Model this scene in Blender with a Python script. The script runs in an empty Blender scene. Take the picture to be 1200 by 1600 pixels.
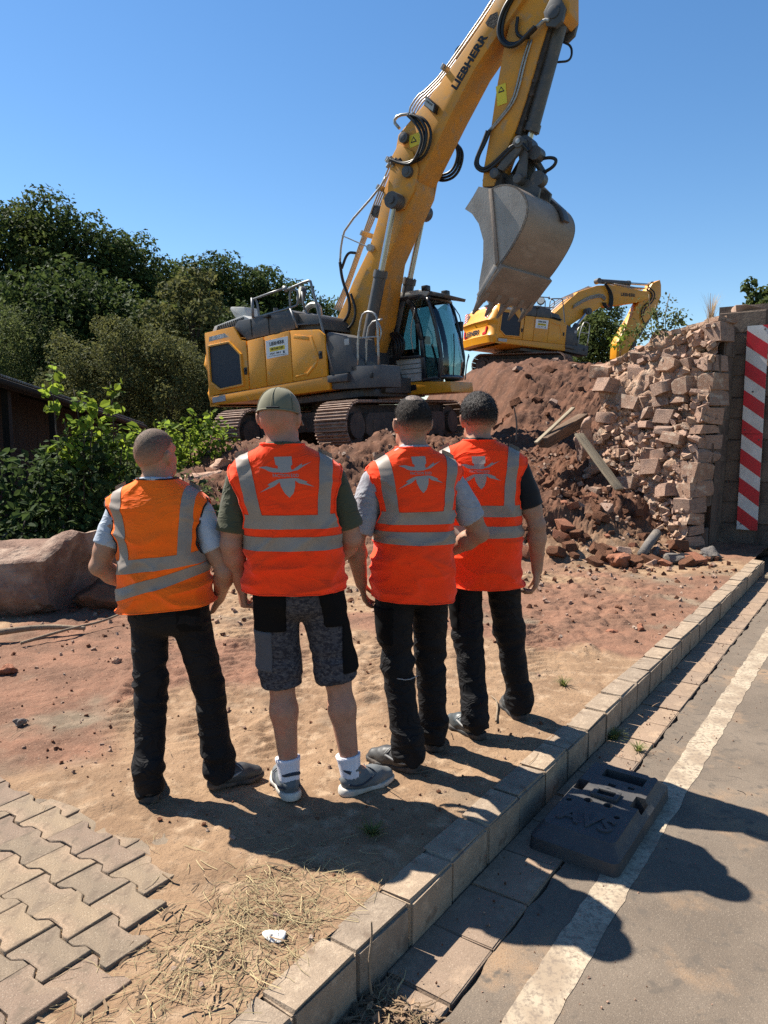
import bpy, bmesh, math, random
import numpy as np
from mathutils import Vector, Matrix, Euler
random.seed(7); rng = np.random.default_rng(7)
SC = bpy.context.scene; COL = SC.collection
R = math.radians

# ------------------------------------------------------------------ camera, sky, sun, exposure
cam_d = bpy.data.cameras.new('camera'); cam = bpy.data.objects.new('camera', cam_d); COL.objects.link(cam)
cam.location = (0, 0, 1.65); cam.rotation_euler = (R(83.5), 0, 0)
cam_d.sensor_fit = 'VERTICAL'; cam_d.sensor_height = 36; cam_d.lens = 26.01
cam_d.clip_start = .05; cam_d.clip_end = 3000
SC.camera = cam
SUN_EL, SUN_AZ = 53.0, -59.0            # azimuth from +Y towards +X
w = bpy.data.worlds.new('World'); SC.world = w; w.use_nodes = True
nt = w.node_tree; bg = nt.nodes['Background']
sky = nt.nodes.new('ShaderNodeTexSky'); sky.sky_type = 'NISHITA'; sky.sun_disc = False
sky.sun_elevation = R(SUN_EL); sky.sun_rotation = R(SUN_AZ); sky.air_density = 1.0; sky.dust_density = .1; sky.ozone_density = 2.2
hs = nt.nodes.new('ShaderNodeHueSaturation'); hs.inputs['Saturation'].default_value = 1.22; nt.links.new(sky.outputs[0], hs.inputs['Color']); nt.links.new(hs.outputs[0], bg.inputs[0]); bg.inputs[1].default_value = .066
sd = bpy.data.lights.new('sun', 'SUN'); sun = bpy.data.objects.new('sun', sd); COL.objects.link(sun)
sd.energy = 5.0; sd.angle = R(.5); sd.color = (1, .93, .82)
sdir = Vector((math.sin(R(SUN_AZ))*math.cos(R(SUN_EL)), math.cos(R(SUN_AZ))*math.cos(R(SUN_EL)), math.sin(R(SUN_EL))))
sun.rotation_euler = (-sdir).to_track_quat('-Z', 'Y').to_euler(); sun.location = sdir*60
vs = SC.view_settings; vs.view_transform = 'Standard'; vs.look = 'None'; vs.gamma = 1; vs.use_curve_mapping = False
vs.exposure = 1.3
SC.cycles.use_denoising = False; SC.cycles.max_bounces = 8; SC.cycles.transparent_max_bounces = 12

# ------------------------------------------------------------------ noise (numpy value noise)
def _h(i, j, k, s):
    n = (i.astype(np.int64)*374761393 + j.astype(np.int64)*668265263 + k.astype(np.int64)*1274126177 + s*974711) & 0x7fffffff
    n = ((n ^ (n >> 13))*1274126177) & 0x7fffffff
    n = ((n ^ (n >> 16))*668265263) & 0x7fffffff
    return ((n ^ (n >> 15)) & 0xffff)/32767.5-1
def vn(x, y, z=None, s=0):
    x = np.asarray(x, float); y = np.asarray(y, float); z = np.zeros_like(x) if z is None else np.asarray(z, float)
    i, j, k = np.floor(x), np.floor(y), np.floor(z); fx, fy, fz = x-i, y-j, z-k
    fx = fx*fx*(3-2*fx); fy = fy*fy*(3-2*fy); fz = fz*fz*(3-2*fz); r = 0
    for a in (0, 1):
        for b in (0, 1):
            for c in (0, 1):
                r = r + (fx if a else 1-fx)*(fy if b else 1-fy)*(fz if c else 1-fz)*_h(i+a, j+b, k+c, s)
    return r
def fbm(x, y, z=None, o=4, s=0, g=.5):
    r, a, f = 0, 1, 1
    for n in range(o):
        r = r + a*vn(np.asarray(x)*f, np.asarray(y)*f, None if z is None else np.asarray(z)*f, s+n); a *= g; f *= 2.03
    return r
def sst(a, b, x):
    t = np.clip((np.asarray(x, float)-a)/(b-a), 0, 1); return t*t*(3-2*t)

# ------------------------------------------------------------------ materials
def pm(name, col, rough=.7, metal=0., col2=None, vs=4., vcon=(.35, .65), bump=0., bs=40., bd=.02, col3=None, vs3=1.2, t3=(.5, .62), spec=.4,
       transl=0., island=0., objr=0., specks=(), detail=6, stretch=None, fold=None, sheen=0., sss=0., coat=0.):
    m = bpy.data.materials.new(name); m.use_nodes = True; n = m.node_tree.nodes; l = m.node_tree.links
    b = n['Principled BSDF']; b.inputs['Roughness'].default_value = rough; b.inputs['Metallic'].default_value = metal
    b.inputs['Specular IOR Level'].default_value = spec
    b.inputs['Base Color'].default_value = (*col, 1)
    if sheen: b.inputs['Sheen Weight'].default_value = sheen
    if coat: b.inputs['Coat Weight'].default_value = coat; b.inputs['Coat Roughness'].default_value = .15
    if sss: b.inputs['Subsurface Weight'].default_value = sss; b.inputs['Subsurface Radius'].default_value = (.012, .004, .002); b.inputs['Subsurface Scale'].default_value = 1.
    tc = n.new('ShaderNodeTexCoord'); src = tc.outputs['Object']
    if stretch:
        mp = n.new('ShaderNodeMapping'); mp.inputs['Scale'].default_value = stretch; l.new(src, mp.inputs[0]); src = mp.outputs[0]
    cur = None
    def mixin(a, c2, fac):
        mx = n.new('ShaderNodeMix'); mx.data_type = 'RGBA'
        if a is None: mx.inputs[6].default_value = (*col, 1)
        else: l.new(a, mx.inputs[6])
        mx.inputs[7].default_value = (*c2, 1); l.new(fac, mx.inputs[0]); return mx.outputs[2]
    def nz(scale, con, det=detail):
        t = n.new('ShaderNodeTexNoise'); t.inputs['Scale'].default_value = scale; t.inputs['Detail'].default_value = det; t.inputs['Roughness'].default_value = .62; l.new(src, t.inputs[0])
        r = n.new('ShaderNodeMapRange'); r.inputs[1].default_value = con[0]; r.inputs[2].default_value = con[1]; l.new(t.outputs[0], r.inputs[0]); return r.outputs[0]
    if col2: cur = mixin(cur, col2, nz(vs, vcon))
    if col3: cur = mixin(cur, col3, nz(vs3, t3))
    for sc_, cc_, lo_, hi_ in specks: cur = mixin(cur, cc_, nz(sc_, (lo_, hi_), 2))
    if island:
        g = n.new('ShaderNodeNewGeometry'); hv = n.new('ShaderNodeHueSaturation')
        mr = n.new('ShaderNodeMapRange'); mr.inputs[3].default_value = 1-island; mr.inputs[4].default_value = 1+island; l.new(g.outputs['Random Per Island'], mr.inputs[0])
        l.new(mr.outputs[0], hv.inputs['Value'])
        if cur is None: hv.inputs['Color'].default_value = (*col, 1)
        else: l.new(cur, hv.inputs['Color'])
        cur = hv.outputs[0]
    if objr:
        g = n.new('ShaderNodeObjectInfo'); hv = n.new('ShaderNodeHueSaturation'); mr = n.new('ShaderNodeMapRange'); mr.inputs[3].default_value = 1-objr; mr.inputs[4].default_value = 1+objr; l.new(g.outputs['Random'], mr.inputs[0]); l.new(mr.outputs[0], hv.inputs['Value'])
        mh = n.new('ShaderNodeMath'); mh.operation = 'MULTIPLY_ADD'; mh.inputs[1].default_value = .8*objr; mh.inputs[2].default_value = 1-.5*objr; l.new(g.outputs['Random'], mh.inputs[0]); l.new(mh.outputs[0], hv.inputs['Saturation'])
        if cur is None: hv.inputs['Color'].default_value = (*col, 1)
        else: l.new(cur, hv.inputs['Color'])
        cur = hv.outputs[0]
    if cur is not None: l.new(cur, b.inputs['Base Color'])
    if bump:
        t = n.new('ShaderNodeTexNoise'); t.inputs['Scale'].default_value = bs; t.inputs['Detail'].default_value = 8; t.inputs['Roughness'].default_value = .65; l.new(src, t.inputs[0])
        bp = n.new('ShaderNodeBump'); bp.inputs['Strength'].default_value = bump; bp.inputs['Distance'].default_value = bd; l.new(t.outputs[0], bp.inputs['Height']); l.new(bp.outputs[0], b.inputs['Normal'])
        if fold:      # soft cloth creases: thin ridges of warped noise
            t2 = n.new('ShaderNodeTexNoise'); t2.inputs['Scale'].default_value = fold[0]; t2.inputs['Detail'].default_value = 3; t2.inputs['Distortion'].default_value = .9; mp2 = n.new('ShaderNodeMapping'); mp2.inputs['Scale'].default_value = (1, 1, 1.7); mp2.inputs['Rotation'].default_value = (0, .5, 0); l.new(tc.outputs['Object'], mp2.inputs[0]); l.new(mp2.outputs[0], t2.inputs[0])
            m1 = n.new('ShaderNodeMath'); m1.operation = 'SUBTRACT'; m1.inputs[1].default_value = .5; l.new(t2.outputs[0], m1.inputs[0]); m2 = n.new('ShaderNodeMath'); m2.operation = 'ABSOLUTE'; l.new(m1.outputs[0], m2.inputs[0]); m3 = n.new('ShaderNodeMath'); m3.operation = 'POWER'; m3.inputs[1].default_value = .6; l.new(m2.outputs[0], m3.inputs[0])
            b2 = n.new('ShaderNodeBump'); b2.invert = True; b2.inputs['Strength'].default_value = fold[2]; b2.inputs['Distance'].default_value = fold[1]; l.new(m3.outputs[0], b2.inputs['Height']); l.new(b2.outputs[0], bp.inputs['Normal'])
    if transl:
        tr = n.new('ShaderNodeBsdfTranslucent'); ms = n.new('ShaderNodeMixShader'); ms.inputs[0].default_value = transl
        if cur is None: tr.inputs[0].default_value = (col[0]*1.1, col[1]*1.2, col[2]*.6, 1)
        else:
            h2 = n.new('ShaderNodeHueSaturation'); h2.inputs['Value'].default_value = 1.5; h2.inputs['Hue'].default_value = .48; l.new(cur, h2.inputs['Color']); l.new(h2.outputs[0], tr.inputs[0])
        l.new(b.outputs[0], ms.inputs[1]); l.new(tr.outputs[0], ms.inputs[2]); l.new(ms.outputs[0], n['Material Output'].inputs[0])
    return m
def glass(name, col, alpha_mix=.6, rough=.03):
    m = bpy.data.materials.new(name); m.use_nodes = True; n = m.node_tree.nodes; l = m.node_tree.links
    g = n.new('ShaderNodeBsdfGlossy'); g.inputs['Roughness'].default_value = rough; g.inputs[0].default_value = (.9, .95, 1, 1)
    t = n.new('ShaderNodeBsdfTransparent'); t.inputs[0].default_value = (*col, 1)
    f = n.new('ShaderNodeFresnel'); f.inputs[0].default_value = 1.5
    mx = n.new('ShaderNodeMixShader'); l.new(f.outputs[0], mx.inputs[0]); l.new(t.outputs[0], mx.inputs[1]); l.new(g.outputs[0], mx.inputs[2])
    l.new(mx.outputs[0], n['Material Output'].inputs[0]); return m

# ------------------------------------------------------------------ mesh builder
class MB:
    def __init__(s): s.v = []; s.f = []; s.m = []; s.X = None
    def add(s, vs, fs, mi=0):
        o = len(s.v)
        if s.X is not None: vs = [s.X @ Vector(v) for v in vs]
        s.v += [tuple(v) for v in vs]; s.f += [tuple(i+o for i in f) for f in fs]; s.m += [mi]*len(fs); return s
    def box(s, c, d, rot=None, mi=0):
        x, y, z = d[0]/2, d[1]/2, d[2]/2
        vs = [Vector(p) for p in [(-x,-y,-z),(x,-y,-z),(x,y,-z),(-x,y,-z),(-x,-y,z),(x,-y,z),(x,y,z),(-x,y,z)]]
        if rot is not None: vs = [rot @ v for v in vs]
        c = Vector(c); return s.add([v+c for v in vs], [(0,3,2,1),(4,5,6,7),(0,1,5,4),(1,2,6,5),(2,3,7,6),(3,0,4,7)], mi)
    def bar(s, a, b, w, h, mi=0, up=(0,0,1)):
        a, b = Vector(a), Vector(b); d = (b-a); L = d.length; d.normalize(); u = Vector(up)
        if abs(d.dot(u)) > .98: u = Vector((1,0,0))
        sx = d.cross(u).normalized(); u = sx.cross(d)
        vs = [p+sx*(i*w/2)+u*(j*h/2) for p in (a, b) for i, j in ((-1,-1),(1,-1),(1,1),(-1,1))]
        return s.add(vs, [(0,3,2,1),(4,5,6,7),(0,1,5,4),(1,2,6,5),(2,3,7,6),(3,0,4,7)][:], mi)
    def prism(s, poly, y0, y1, mi=0, ax='xz'):
        n = len(poly)
        f = {'xz': lambda p, t: (p[0], t, p[1]), 'xy': lambda p, t: (p[0], p[1], t), 'yz': lambda p, t: (t, p[0], p[1])}[ax]
        vs = [f(p, y0) for p in poly]+[f(p, y1) for p in poly]
        return s.add(vs, [tuple(range(n)), tuple(range(2*n-1, n-1, -1))]+[(i, n+i, n+(i+1) % n, (i+1) % n) for i in range(n)], mi)
    def cone(s, a, b, r0, r1=None, n=12, mi=0, cap=True):
        r1 = r0 if r1 is None else r1
        a, b = Vector(a), Vector(b); d = (b-a).normalized(); u = d.orthogonal().normalized(); v = d.cross(u)
        vs = [p+(u*math.cos(t)+v*math.sin(t))*r for p, r in ((a, r0), (b, r1)) for t in [2*math.pi*i/n for i in range(n)]]
        fs = [(i, (i+1) % n, n+(i+1) % n, n+i) for i in range(n)]
        if cap: fs += [tuple(range(n-1, -1, -1)), tuple(range(n, 2*n))]
        return s.add(vs, fs, mi)
    def tube(s, pts, r, n=8, mi=0, smooth=0, radii=None):
        P = [Vector(p) for p in pts]
        for _ in range(smooth):
            Q = [P[0]]
            for a, b in zip(P, P[1:]): Q += [a*.75+b*.25, a*.25+b*.75]
            P = Q+[P[-1]]
        m = len(P); vs = []; u = None
        for i, p in enumerate(P):
            d = (P[min(i+1, m-1)]-P[max(i-1, 0)]).normalized()
            if u is None: u = d.orthogonal().normalized()
            else: u = (u-d*u.dot(d)).normalized() if (u-d*u.dot(d)).length > 1e-6 else d.orthogonal().normalized()
            v = d.cross(u); rr = r if radii is None else radii(i/(m-1))
            vs += [p+(u*math.cos(2*math.pi*k/n)+v*math.sin(2*math.pi*k/n))*rr for k in range(n)]
        fs = [(i*n+k, i*n+(k+1) % n, (i+1)*n+(k+1) % n, (i+1)*n+k) for i in range(m-1) for k in range(n)]
        fs += [tuple(range(n-1, -1, -1)), tuple(range((m-1)*n, m*n))]
        return s.add(vs, fs, mi)
    def obj(s, name, mats, parent=None, smooth=35, bevel=0, seg=2, fix=True):
        return mk(name, s.v, s.f, mats, parent, smooth, s.m, bevel, seg, fix)
def mesh_of(name, v, f, mats, smooth=35, mi=None, bevel=0, seg=2, fix=False):
    me = bpy.data.meshes.new(name)
    me.from_pydata([tuple(p) for p in v] if not isinstance(v, np.ndarray) else v.tolist(), [], f if not isinstance(f, np.ndarray) else f.tolist())
    for m in (mats if isinstance(mats, (list, tuple)) else [mats]): me.materials.append(m)
    if mi is not None and len(set(mi)) > 1: me.polygons.foreach_set('material_index', mi)
    if fix or bevel:
        bm = bmesh.new(); bm.from_mesh(me)
        if fix: bmesh.ops.recalc_face_normals(bm, faces=bm.faces)
        if bevel:
            es = [e for e in bm.edges if len(e.link_faces) == 2 and e.calc_face_angle(0) > .5]
            try: bmesh.ops.bevel(bm, geom=es, offset=bevel, segments=seg, affect='EDGES', profile=.6, clamp_overlap=True)
            except Exception: pass
        bm.to_mesh(me); bm.free()
    if smooth:
        me.polygons.foreach_set('use_smooth', [True]*len(me.polygons))
        if smooth < 180: me.set_sharp_from_angle(angle=R(smooth))
    me.update(); return me
def mk(name, v, f, mats, parent=None, smooth=35, mi=None, bevel=0, seg=2, fix=False):
    return put(name, mesh_of(name, v, f, mats, smooth, mi, bevel, seg, fix), parent)
def put(name, me, parent=None, loc=None, rot=None, sc=None):
    o = bpy.data.objects.new(name, me); COL.objects.link(o)
    if parent is not None: o.parent = parent
    if loc is not None: o.location = loc
    if rot is not None: o.rotation_euler = rot
    if sc is not None: o.scale = sc
    return o
def tag(o, label, cat, group=None, kind=None):
    if label: o['label'] = label
    if cat: o['category'] = cat
    if group: o['group'] = group
    if kind: o['kind'] = kind
    return o
def struct(o): o['kind'] = 'structure'; return o
def stuff(o): o['kind'] = 'stuff'; return o
def thing(name, label, cat, loc=(0,0,0), rot=(0,0,0), group=None):
    o = bpy.data.objects.new(name, None); COL.objects.link(o); o.location = loc; o.rotation_euler = rot; o.empty_display_size = .1
    return tag(o, label, cat, group)
def text_mesh(txt, size, depth=.002, bold=0.):
    c = bpy.data.curves.new('lettering', 'FONT'); c.body = txt; c.size = size; c.extrude = depth; c.align_x = 'CENTER'; c.align_y = 'CENTER'; c.offset = bold; c.resolution_u = 2
    t = bpy.data.objects.new('lettering', c); COL.objects.link(t); bpy.context.view_layer.update()
    dg = bpy.context.evaluated_depsgraph_get(); me = bpy.data.meshes.new_from_object(t.evaluated_get(dg)); me.name = 'lettering'
    bpy.data.objects.remove(t); bpy.data.curves.remove(c); return me
def put_text(txt, size, mat, origin, xdir, ydir, parent, width=None, depth=.002, bold=0., name='lettering'):
    me = text_mesh(txt, size, depth, bold); me.materials.clear(); me.materials.append(mat)
    xd, yd = Vector(xdir).normalized(), Vector(ydir); yd = (yd-xd*yd.dot(xd)).normalized(); zd = xd.cross(yd)
    xs = [v.co.x for v in me.vertices]; k = 1 if width is None else width/(max(xs)-min(xs))
    M = Matrix((xd*k, yd, zd)).transposed().to_4x4(); M.translation = Vector(origin)
    me.transform(M); return put(name, me, parent)

# ------------------------------------------------------------------ kerb frame: a along the kerb (away), b to its left
KD = Vector((.5707, .8211, 0)); KL = Vector((-.8211, .5707, 0)); KO = Vector((.155, 2.504, 0)); ROADZ = -.17
def W(a, b, z=0): return KO+KD*a+KL*b+Vector((0, 0, z))
def AB(x, y): x, y = np.asarray(x)-KO.x, np.asarray(y)-KO.y; return x*KD.x+y*KD.y, x*KL.x+y*KL.y
KANG = math.atan2(KD.y, KD.x)

# ------------------------------------------------------------------ surface nets from a sampled field
def surface_nets(F, org, h):
    nx, ny, nz = F.shape; ins = F < 0
    c = np.zeros((nx-1, ny-1, nz-1), np.int8)
    for i in (0, 1):
        for j in (0, 1):
            for k in (0, 1): c += ins[i:nx-1+i, j:ny-1+j, k:nz-1+k]
    act = (c > 0) & (c < 8); idx = np.full(act.shape, -1, np.int64); A = np.argwhere(act); idx[act] = np.arange(len(A))
    S = np.zeros((len(A), 3)); N = np.zeros(len(A))
    cor = [(i, j, k) for i in (0, 1) for j in (0, 1) for k in (0, 1)]
    vals = {q: F[A[:,0]+q[0], A[:,1]+q[1], A[:,2]+q[2]] for q in cor}
    for p in cor:
        for ax in range(3):
            if p[ax]: continue
            q = list(p); q[ax] = 1; q = tuple(q); a, b = vals[p], vals[q]; m = (a < 0) != (b < 0)
            t = np.where(m, a/np.where(m, a-b, 1), 0)
            P = np.tile(np.array(p, float), (len(A), 1)); P[:, ax] += t; S += P*m[:, None]; N += m
    V = (A+S/N[:, None])*h+np.asarray(org)
    faces = []
    for ax in range(3):
        sl0 = [slice(None)]*3; sl1 = [slice(None)]*3; sl0[ax] = slice(0, -1); sl1[ax] = slice(1, None)
        a, b = ins[tuple(sl0)], ins[tuple(sl1)]; E = np.argwhere(a != b); fl = a[E[:,0], E[:,1], E[:,2]]
        u, v = [(1, 2), (2, 0), (0, 1)][ax]
        ok = (E[:, u] > 0) & (E[:, v] > 0) & (E[:, u] < F.shape[u]-1) & (E[:, v] < F.shape[v]-1); E = E[ok]; fl = fl[ok]
        q = []
        for du, dv in ((1, 1), (0, 1), (0, 0), (1, 0)):
            G = E.copy(); G[:, u] -= du; G[:, v] -= dv; q.append(idx[G[:,0], G[:,1], G[:,2]])
        Q = np.stack(q, 1); Q[~fl] = Q[~fl][:, ::-1]; faces.append(Q)
    return V, np.concatenate(faces)
class SDF:
    def __init__(s, lo, hi, h):
        s.lo = np.array(lo, float); s.h = h; s.n = np.ceil((np.array(hi)-lo)/h).astype(int)+1; s.F = np.full(s.n, 9., np.float32)
        s.ax = [s.lo[i]+h*np.arange(s.n[i]) for i in range(3)]
    def grid(s, lo=None, hi=None):
        sl = []
        for i in range(3):
            a = 0 if lo is None else int(np.clip((lo[i]-s.lo[i])/s.h-1, 0, s.n[i])); b = s.n[i] if hi is None else int(np.clip((hi[i]-s.lo[i])/s.h+2, 0, s.n[i]))
            sl.append(slice(a, b))
        X, Y, Z = np.meshgrid(*[s.ax[i][sl[i]] for i in range(3)], indexing='ij'); return tuple(sl), X.astype(np.float32), Y.astype(np.float32), Z.astype(np.float32)
    def _u(s, sl, d, k):
        f = s.F[sl]
        if k > 0: h = np.clip(.5+.5*(f-d)/k, 0, 1); s.F[sl] = f*(1-h)+d*h-k*h*(1-h)
        else: s.F[sl] = np.minimum(f, d)
    def cap(s, a, b, ra, rb, k=.02, sc=(1, 1, 1)):       # round cone; sc squeezes the cross-section (x,y,z)
        a, b, sc = np.array(a, float), np.array(b, float), np.array(sc, float); m = max(ra, rb)*max(sc.max(), 1)+k+s.h*2
        sl, X, Y, Z = s.grid(np.minimum(a, b)-m, np.maximum(a, b)+m)
        if X.size == 0: return s
        A, B = a/sc, b/sc; d = B-A; L = d@d+1e-12
        x, y, z = X/sc[0]-A[0], Y/sc[1]-A[1], Z/sc[2]-A[2]
        t = np.clip((x*d[0]+y*d[1]+z*d[2])/L, 0, 1); r = ra+(rb-ra)*t
        s._u(sl, (np.sqrt((x-t*d[0])**2+(y-t*d[1])**2+(z-t*d[2])**2)-r)*float(sc.min()), k); return s
    def ell(s, c, r, k=.02, rot=None, sub=False):
        c, r = np.array(c, float), np.array(r, float); m = r.max()+k+s.h*2
        sl, X, Y, Z = s.grid(c-m, c+m)
        if X.size == 0: return s
        x, y, z = X-c[0], Y-c[1], Z-c[2]
        if rot is not None:
            M = np.array(rot).T; x, y, z = [M[i, 0]*x+M[i, 1]*y+M[i, 2]*z for i in range(3)]
        q = np.sqrt((x/r[0])**2+(y/r[1])**2+(z/r[2])**2); g = np.sqrt((x/r[0]**2)**2+(y/r[1]**2)**2+(z/r[2]**2)**2)+1e-6
        d = q*(q-1)/g; d = np.where(q < .05, -r.min(), d)
        if sub: s.F[sl] = np.maximum(s.F[sl], -d)
        else: s._u(sl, d, k)
        return s
    def mesh(s): return surface_nets(s.F, s.lo, s.h)
    def obj(s, name, mats, parent=None, smooth=180, it=1):
        V, Q = s.mesh(); V = relax(V, Q, it); return mk(name, V, Q, mats, parent, smooth)
def relax(V, Q, it):
    n = len(V)
    for _ in range(it):
        S = np.zeros_like(V); N = np.zeros(n)
        for i in range(4):
            for j in (1, 3):
                t = Q[:, (i+j) % 4]; N += np.bincount(Q[:, i], minlength=n)
                for c in range(3): S[:, c] += np.bincount(Q[:, i], V[t, c], n)
        V = V*.5+.5*S/np.maximum(N, 1)[:, None]
    return V
# ================================================================== THE GROUND
def interp(x, tab): return np.interp(x, [t[0] for t in tab], [t[1] for t in tab])
LT = [(8.3, 0), (9.4, .28), (10.8, .82), (12.6, 1.16), (17, 1.24), (22, 1.3), (60, 2.6)]
RT = [(8.7, 0), (9.6, .22), (11, .72), (13, 1.2), (15, 1.6), (17, 2.2), (19.5, 3.15), (21, 3.45), (60, 4.3)]
def height(x, y, fine=True):
    x = np.asarray(x, float); y = np.asarray(y, float); a, b = AB(x, y)
    yy = y+.35*vn(x*.6, y*.6, s=3)+.12*vn(x*1.9, y*1.9, s=4)
    zl, zr = interp(yy, LT), interp(yy, RT); wr = sst(1.7, 3.3, x+.25*vn(x*.7, y*.7, s=9))
    z = zl*(1-wr)+zr*wr
    xe = -2.75-.22*(y-11)+.25*vn(y*.8, x*.1, s=8)
    z = z*sst(-1.3, .15, x-xe)*sst(.55, 1.9, b)
    # spoil bank beside the near track
    z = z+.28*np.exp(-((x-.6)/1.5)**2-((y-12.7)/.8)**2)+.22*np.exp(-((x+2.1)/.8)**2-((y-12.4)/.9)**2)
    mw = np.clip(z/.35, 0, 1)
    if not fine: return z
    wx_, wy_ = x+.12*vn(x*4, y*4, s=26), y+.12*vn(x*4, y*4, s=27)
    lump = (.35*vn(wx_*1.7, wy_*1.7, s=21)+.30*(.5-np.abs(vn(wx_*3.7, wy_*3.7, s=22)))+.24*(.5-np.abs(vn(wx_*8.3, wy_*8.3, s=23)))+.15*(.4-np.abs(vn(wx_*17, wy_*17, s=25)))+.10*vn(wx_*33, wy_*33, s=28)+.05*vn(wx_*60, wy_*60, s=29))
    z = z+mw*(.30*lump-.02+.10*fbm(x*1.1, y*1.1, o=3, s=31))
    wet = sst(.1, .5, fbm(x*.9, y*.9, o=3, s=40)+.55*np.exp(-((x-1.9)/1.1)**2-((y-6)/1.3)**2)+.5*np.exp(-((x+2.2)/.9)**2-((y-5.2)/.9)**2))
    z = z+(1-mw)*(.014*fbm(x*1.3, y*1.3, o=3, s=50)+.006*fbm(x*9, y*9, o=3, s=55)+.004*(.3-np.abs(vn(x*15+y*4, y*15, s=56)))+wet*(.034*np.abs(fbm(x*6, y*6, o=3, s=57)))+.003*fbm(x*27, y*27, o=2, s=58))
    # machine tracks pressed into the dust
    def tread(xc, hw, y0, y1, p, ang=0.):
        u = x-xc-ang*(y-5); m = sst(hw, hw-.05, np.abs(u))*sst(y0, y0+.5, y)*sst(y1, y1-.6, y)*(.65+.35*vn(x*2, y*1.4, s=60))
        return m*(.013*np.sign(np.sin((y+.5*np.abs(u))*2*math.pi/p))*np.abs(np.sin((y+.5*np.abs(u))*2*math.pi/p))**.6-.006)
    z = z+(1-mw)*(tread(-1.02, .19, 3.5, 8.2, .10, -.06)+tread(-.48, .17, 3.3, 7.5, .085, .04)+tread(.02, .15, 4.0, 7.6, .09, .1)+tread(1.12, .14, 4.4, 6.6, .085, .18)+tread(-1.55, .16, 3.6, 7.0, .09, -.12))
    # boot scuffs behind the men
    z = z+(1-mw)*.009*np.abs(fbm(x*13+y*3, y*8, o=2, s=65))*np.exp(-((x+.1)/.9)**2-((y-2.95)/.4)**2)
    # dust lies over the far rows of pavers; bare rows sit lower
    pw = sst(.02, -.2, a+.33+.16*vn(x*4, y*4, s=70))*sst(.50, .76, b+.14*vn(x*5, y*5, s=71)+.50*np.clip(-a-.35, 0, .7))
    z = z*(1-pw)-.022*pw+.012*np.exp(-((pw-.5)/.3)**2)*.6
    # meets the back of the kerb
    kw = sst(.55, .16, b); z = z*(1-kw*(z > -.005))+kw*(-.001+.004*fbm(x*9, y*9, o=2, s=77))*(1)
    return z
def axis(lo, hi, s0, g, c=0.):
    v = [lo]
    while v[-1] < hi: v.append(v[-1]+s0+g*max(v[-1]-c, 0))
    return np.array(v)
aa = axis(-1.9, 48, .0115, .012, 4.2); bb = axis(.128, 24, .0125, .012, 4.0)
A_, B_ = np.meshgrid(aa, bb, indexing='ij')
X_ = KO.x+KD.x*A_+KL.x*B_; Y_ = KO.y+KD.y*A_+KL.y*B_; Z_ = height(X_, Y_)
na, nb = A_.shape; I = np.arange(na*nb).reshape(na, nb)
Q = np.stack([I[:-1, :-1], I[1:, :-1], I[1:, 1:], I[:-1, 1:]], -1).reshape(-1, 4)
m_soil = bpy.data.materials.new('soil'); m_soil.use_nodes = True
def soil_nodes(m):
    n = m.node_tree.nodes; l = m.node_tree.links; b = n['Principled BSDF']; b.inputs['Roughness'].default_value = .95; b.inputs['Specular IOR Level'].default_value = .15
    tc = n.new('ShaderNodeTexCoord'); g = n.new('ShaderNodeNewGeometry')
    def nz(s, d=6, lo=.4, hi=.6):
        t = n.new('ShaderNodeTexNoise'); t.inputs['Scale'].default_value = s; t.inputs['Detail'].default_value = d; t.inputs['Roughness'].default_value = .6; l.new(tc.outputs['Object'], t.inputs[0])
        r = n.new('ShaderNodeMapRange'); r.inputs[1].default_value = lo; r.inputs[2].default_value = hi; l.new(t.outputs[0], r.inputs[0]); return r.outputs[0]
    def mix(a, c, f):
        x = n.new('ShaderNodeMix'); x.data_type = 'RGBA'
        for i, v in ((6, a), (7, c)):
            if isinstance(v, tuple): x.inputs[i].default_value = (*v, 1)
            else: l.new(v, x.inputs[i])
        l.new(f, x.inputs[0]); return x.outputs[2]
    at = n.new('ShaderNodeAttribute'); at.attribute_name = 'heap'; aw = n.new('ShaderNodeAttribute'); aw.attribute_name = 'dust'
    sand = mix((.265, .172, .103), (.19, .12, .072), nz(2.2)); sand = mix(sand, (.33, .232, .15), nz(9, 6, .52, .68)); sand = mix(sand, (.17, .115, .078), nz(120, 4, .56, .72))
    red = mix((.20, .105, .068), (.13, .072, .048), nz(3)); red = mix(red, (.27, .165, .11), nz(90, 4, .56, .7)); grey = mix((.20, .15, .105), (.13, .10, .07), nz(7))
    flat = mix(red, sand, aw.outputs['Fac']); flat = mix(flat, grey, nz(.9, 4, .56, .66))
    hp = mix((.118, .056, .034), (.075, .038, .025), nz(2.5)); hp = mix(hp, (.17, .095, .06), nz(13, 5, .55, .7))
    c = mix(flat, hp, at.outputs['Fac'])
    c = mix(c, (.10, .07, .05), nz(60, 3, .63, .72))
    l.new(c, b.inputs['Base Color'])
    bp = n.new('ShaderNodeBump'); bp.inputs['Strength'].default_value = .8; bp.inputs['Distance'].default_value = .012
    t = n.new('ShaderNodeTexNoise'); t.inputs['Scale'].default_value = 70; t.inputs['Detail'].default_value = 9; t.inputs['Roughness'].default_value = .7; l.new(tc.outputs['Object'], t.inputs[0]); l.new(t.outputs[0], bp.inputs['Height']); l.new(bp.outputs[0], b.inputs['Normal'])
    vo = n.new('ShaderNodeTexVoronoi'); vo.inputs['Scale'].default_value = 34; vo.inputs['Randomness'].default_value = 1; l.new(tc.outputs['Object'], vo.inputs[0]); b2 = n.new('ShaderNodeBump'); b2.invert = True; b2.inputs['Strength'].default_value = .16; b2.inputs['Distance'].default_value = .02; l.new(vo.outputs['Distance'], b2.inputs['Height']); l.new(b2.outputs[0], bp.inputs['Normal'])
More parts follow.
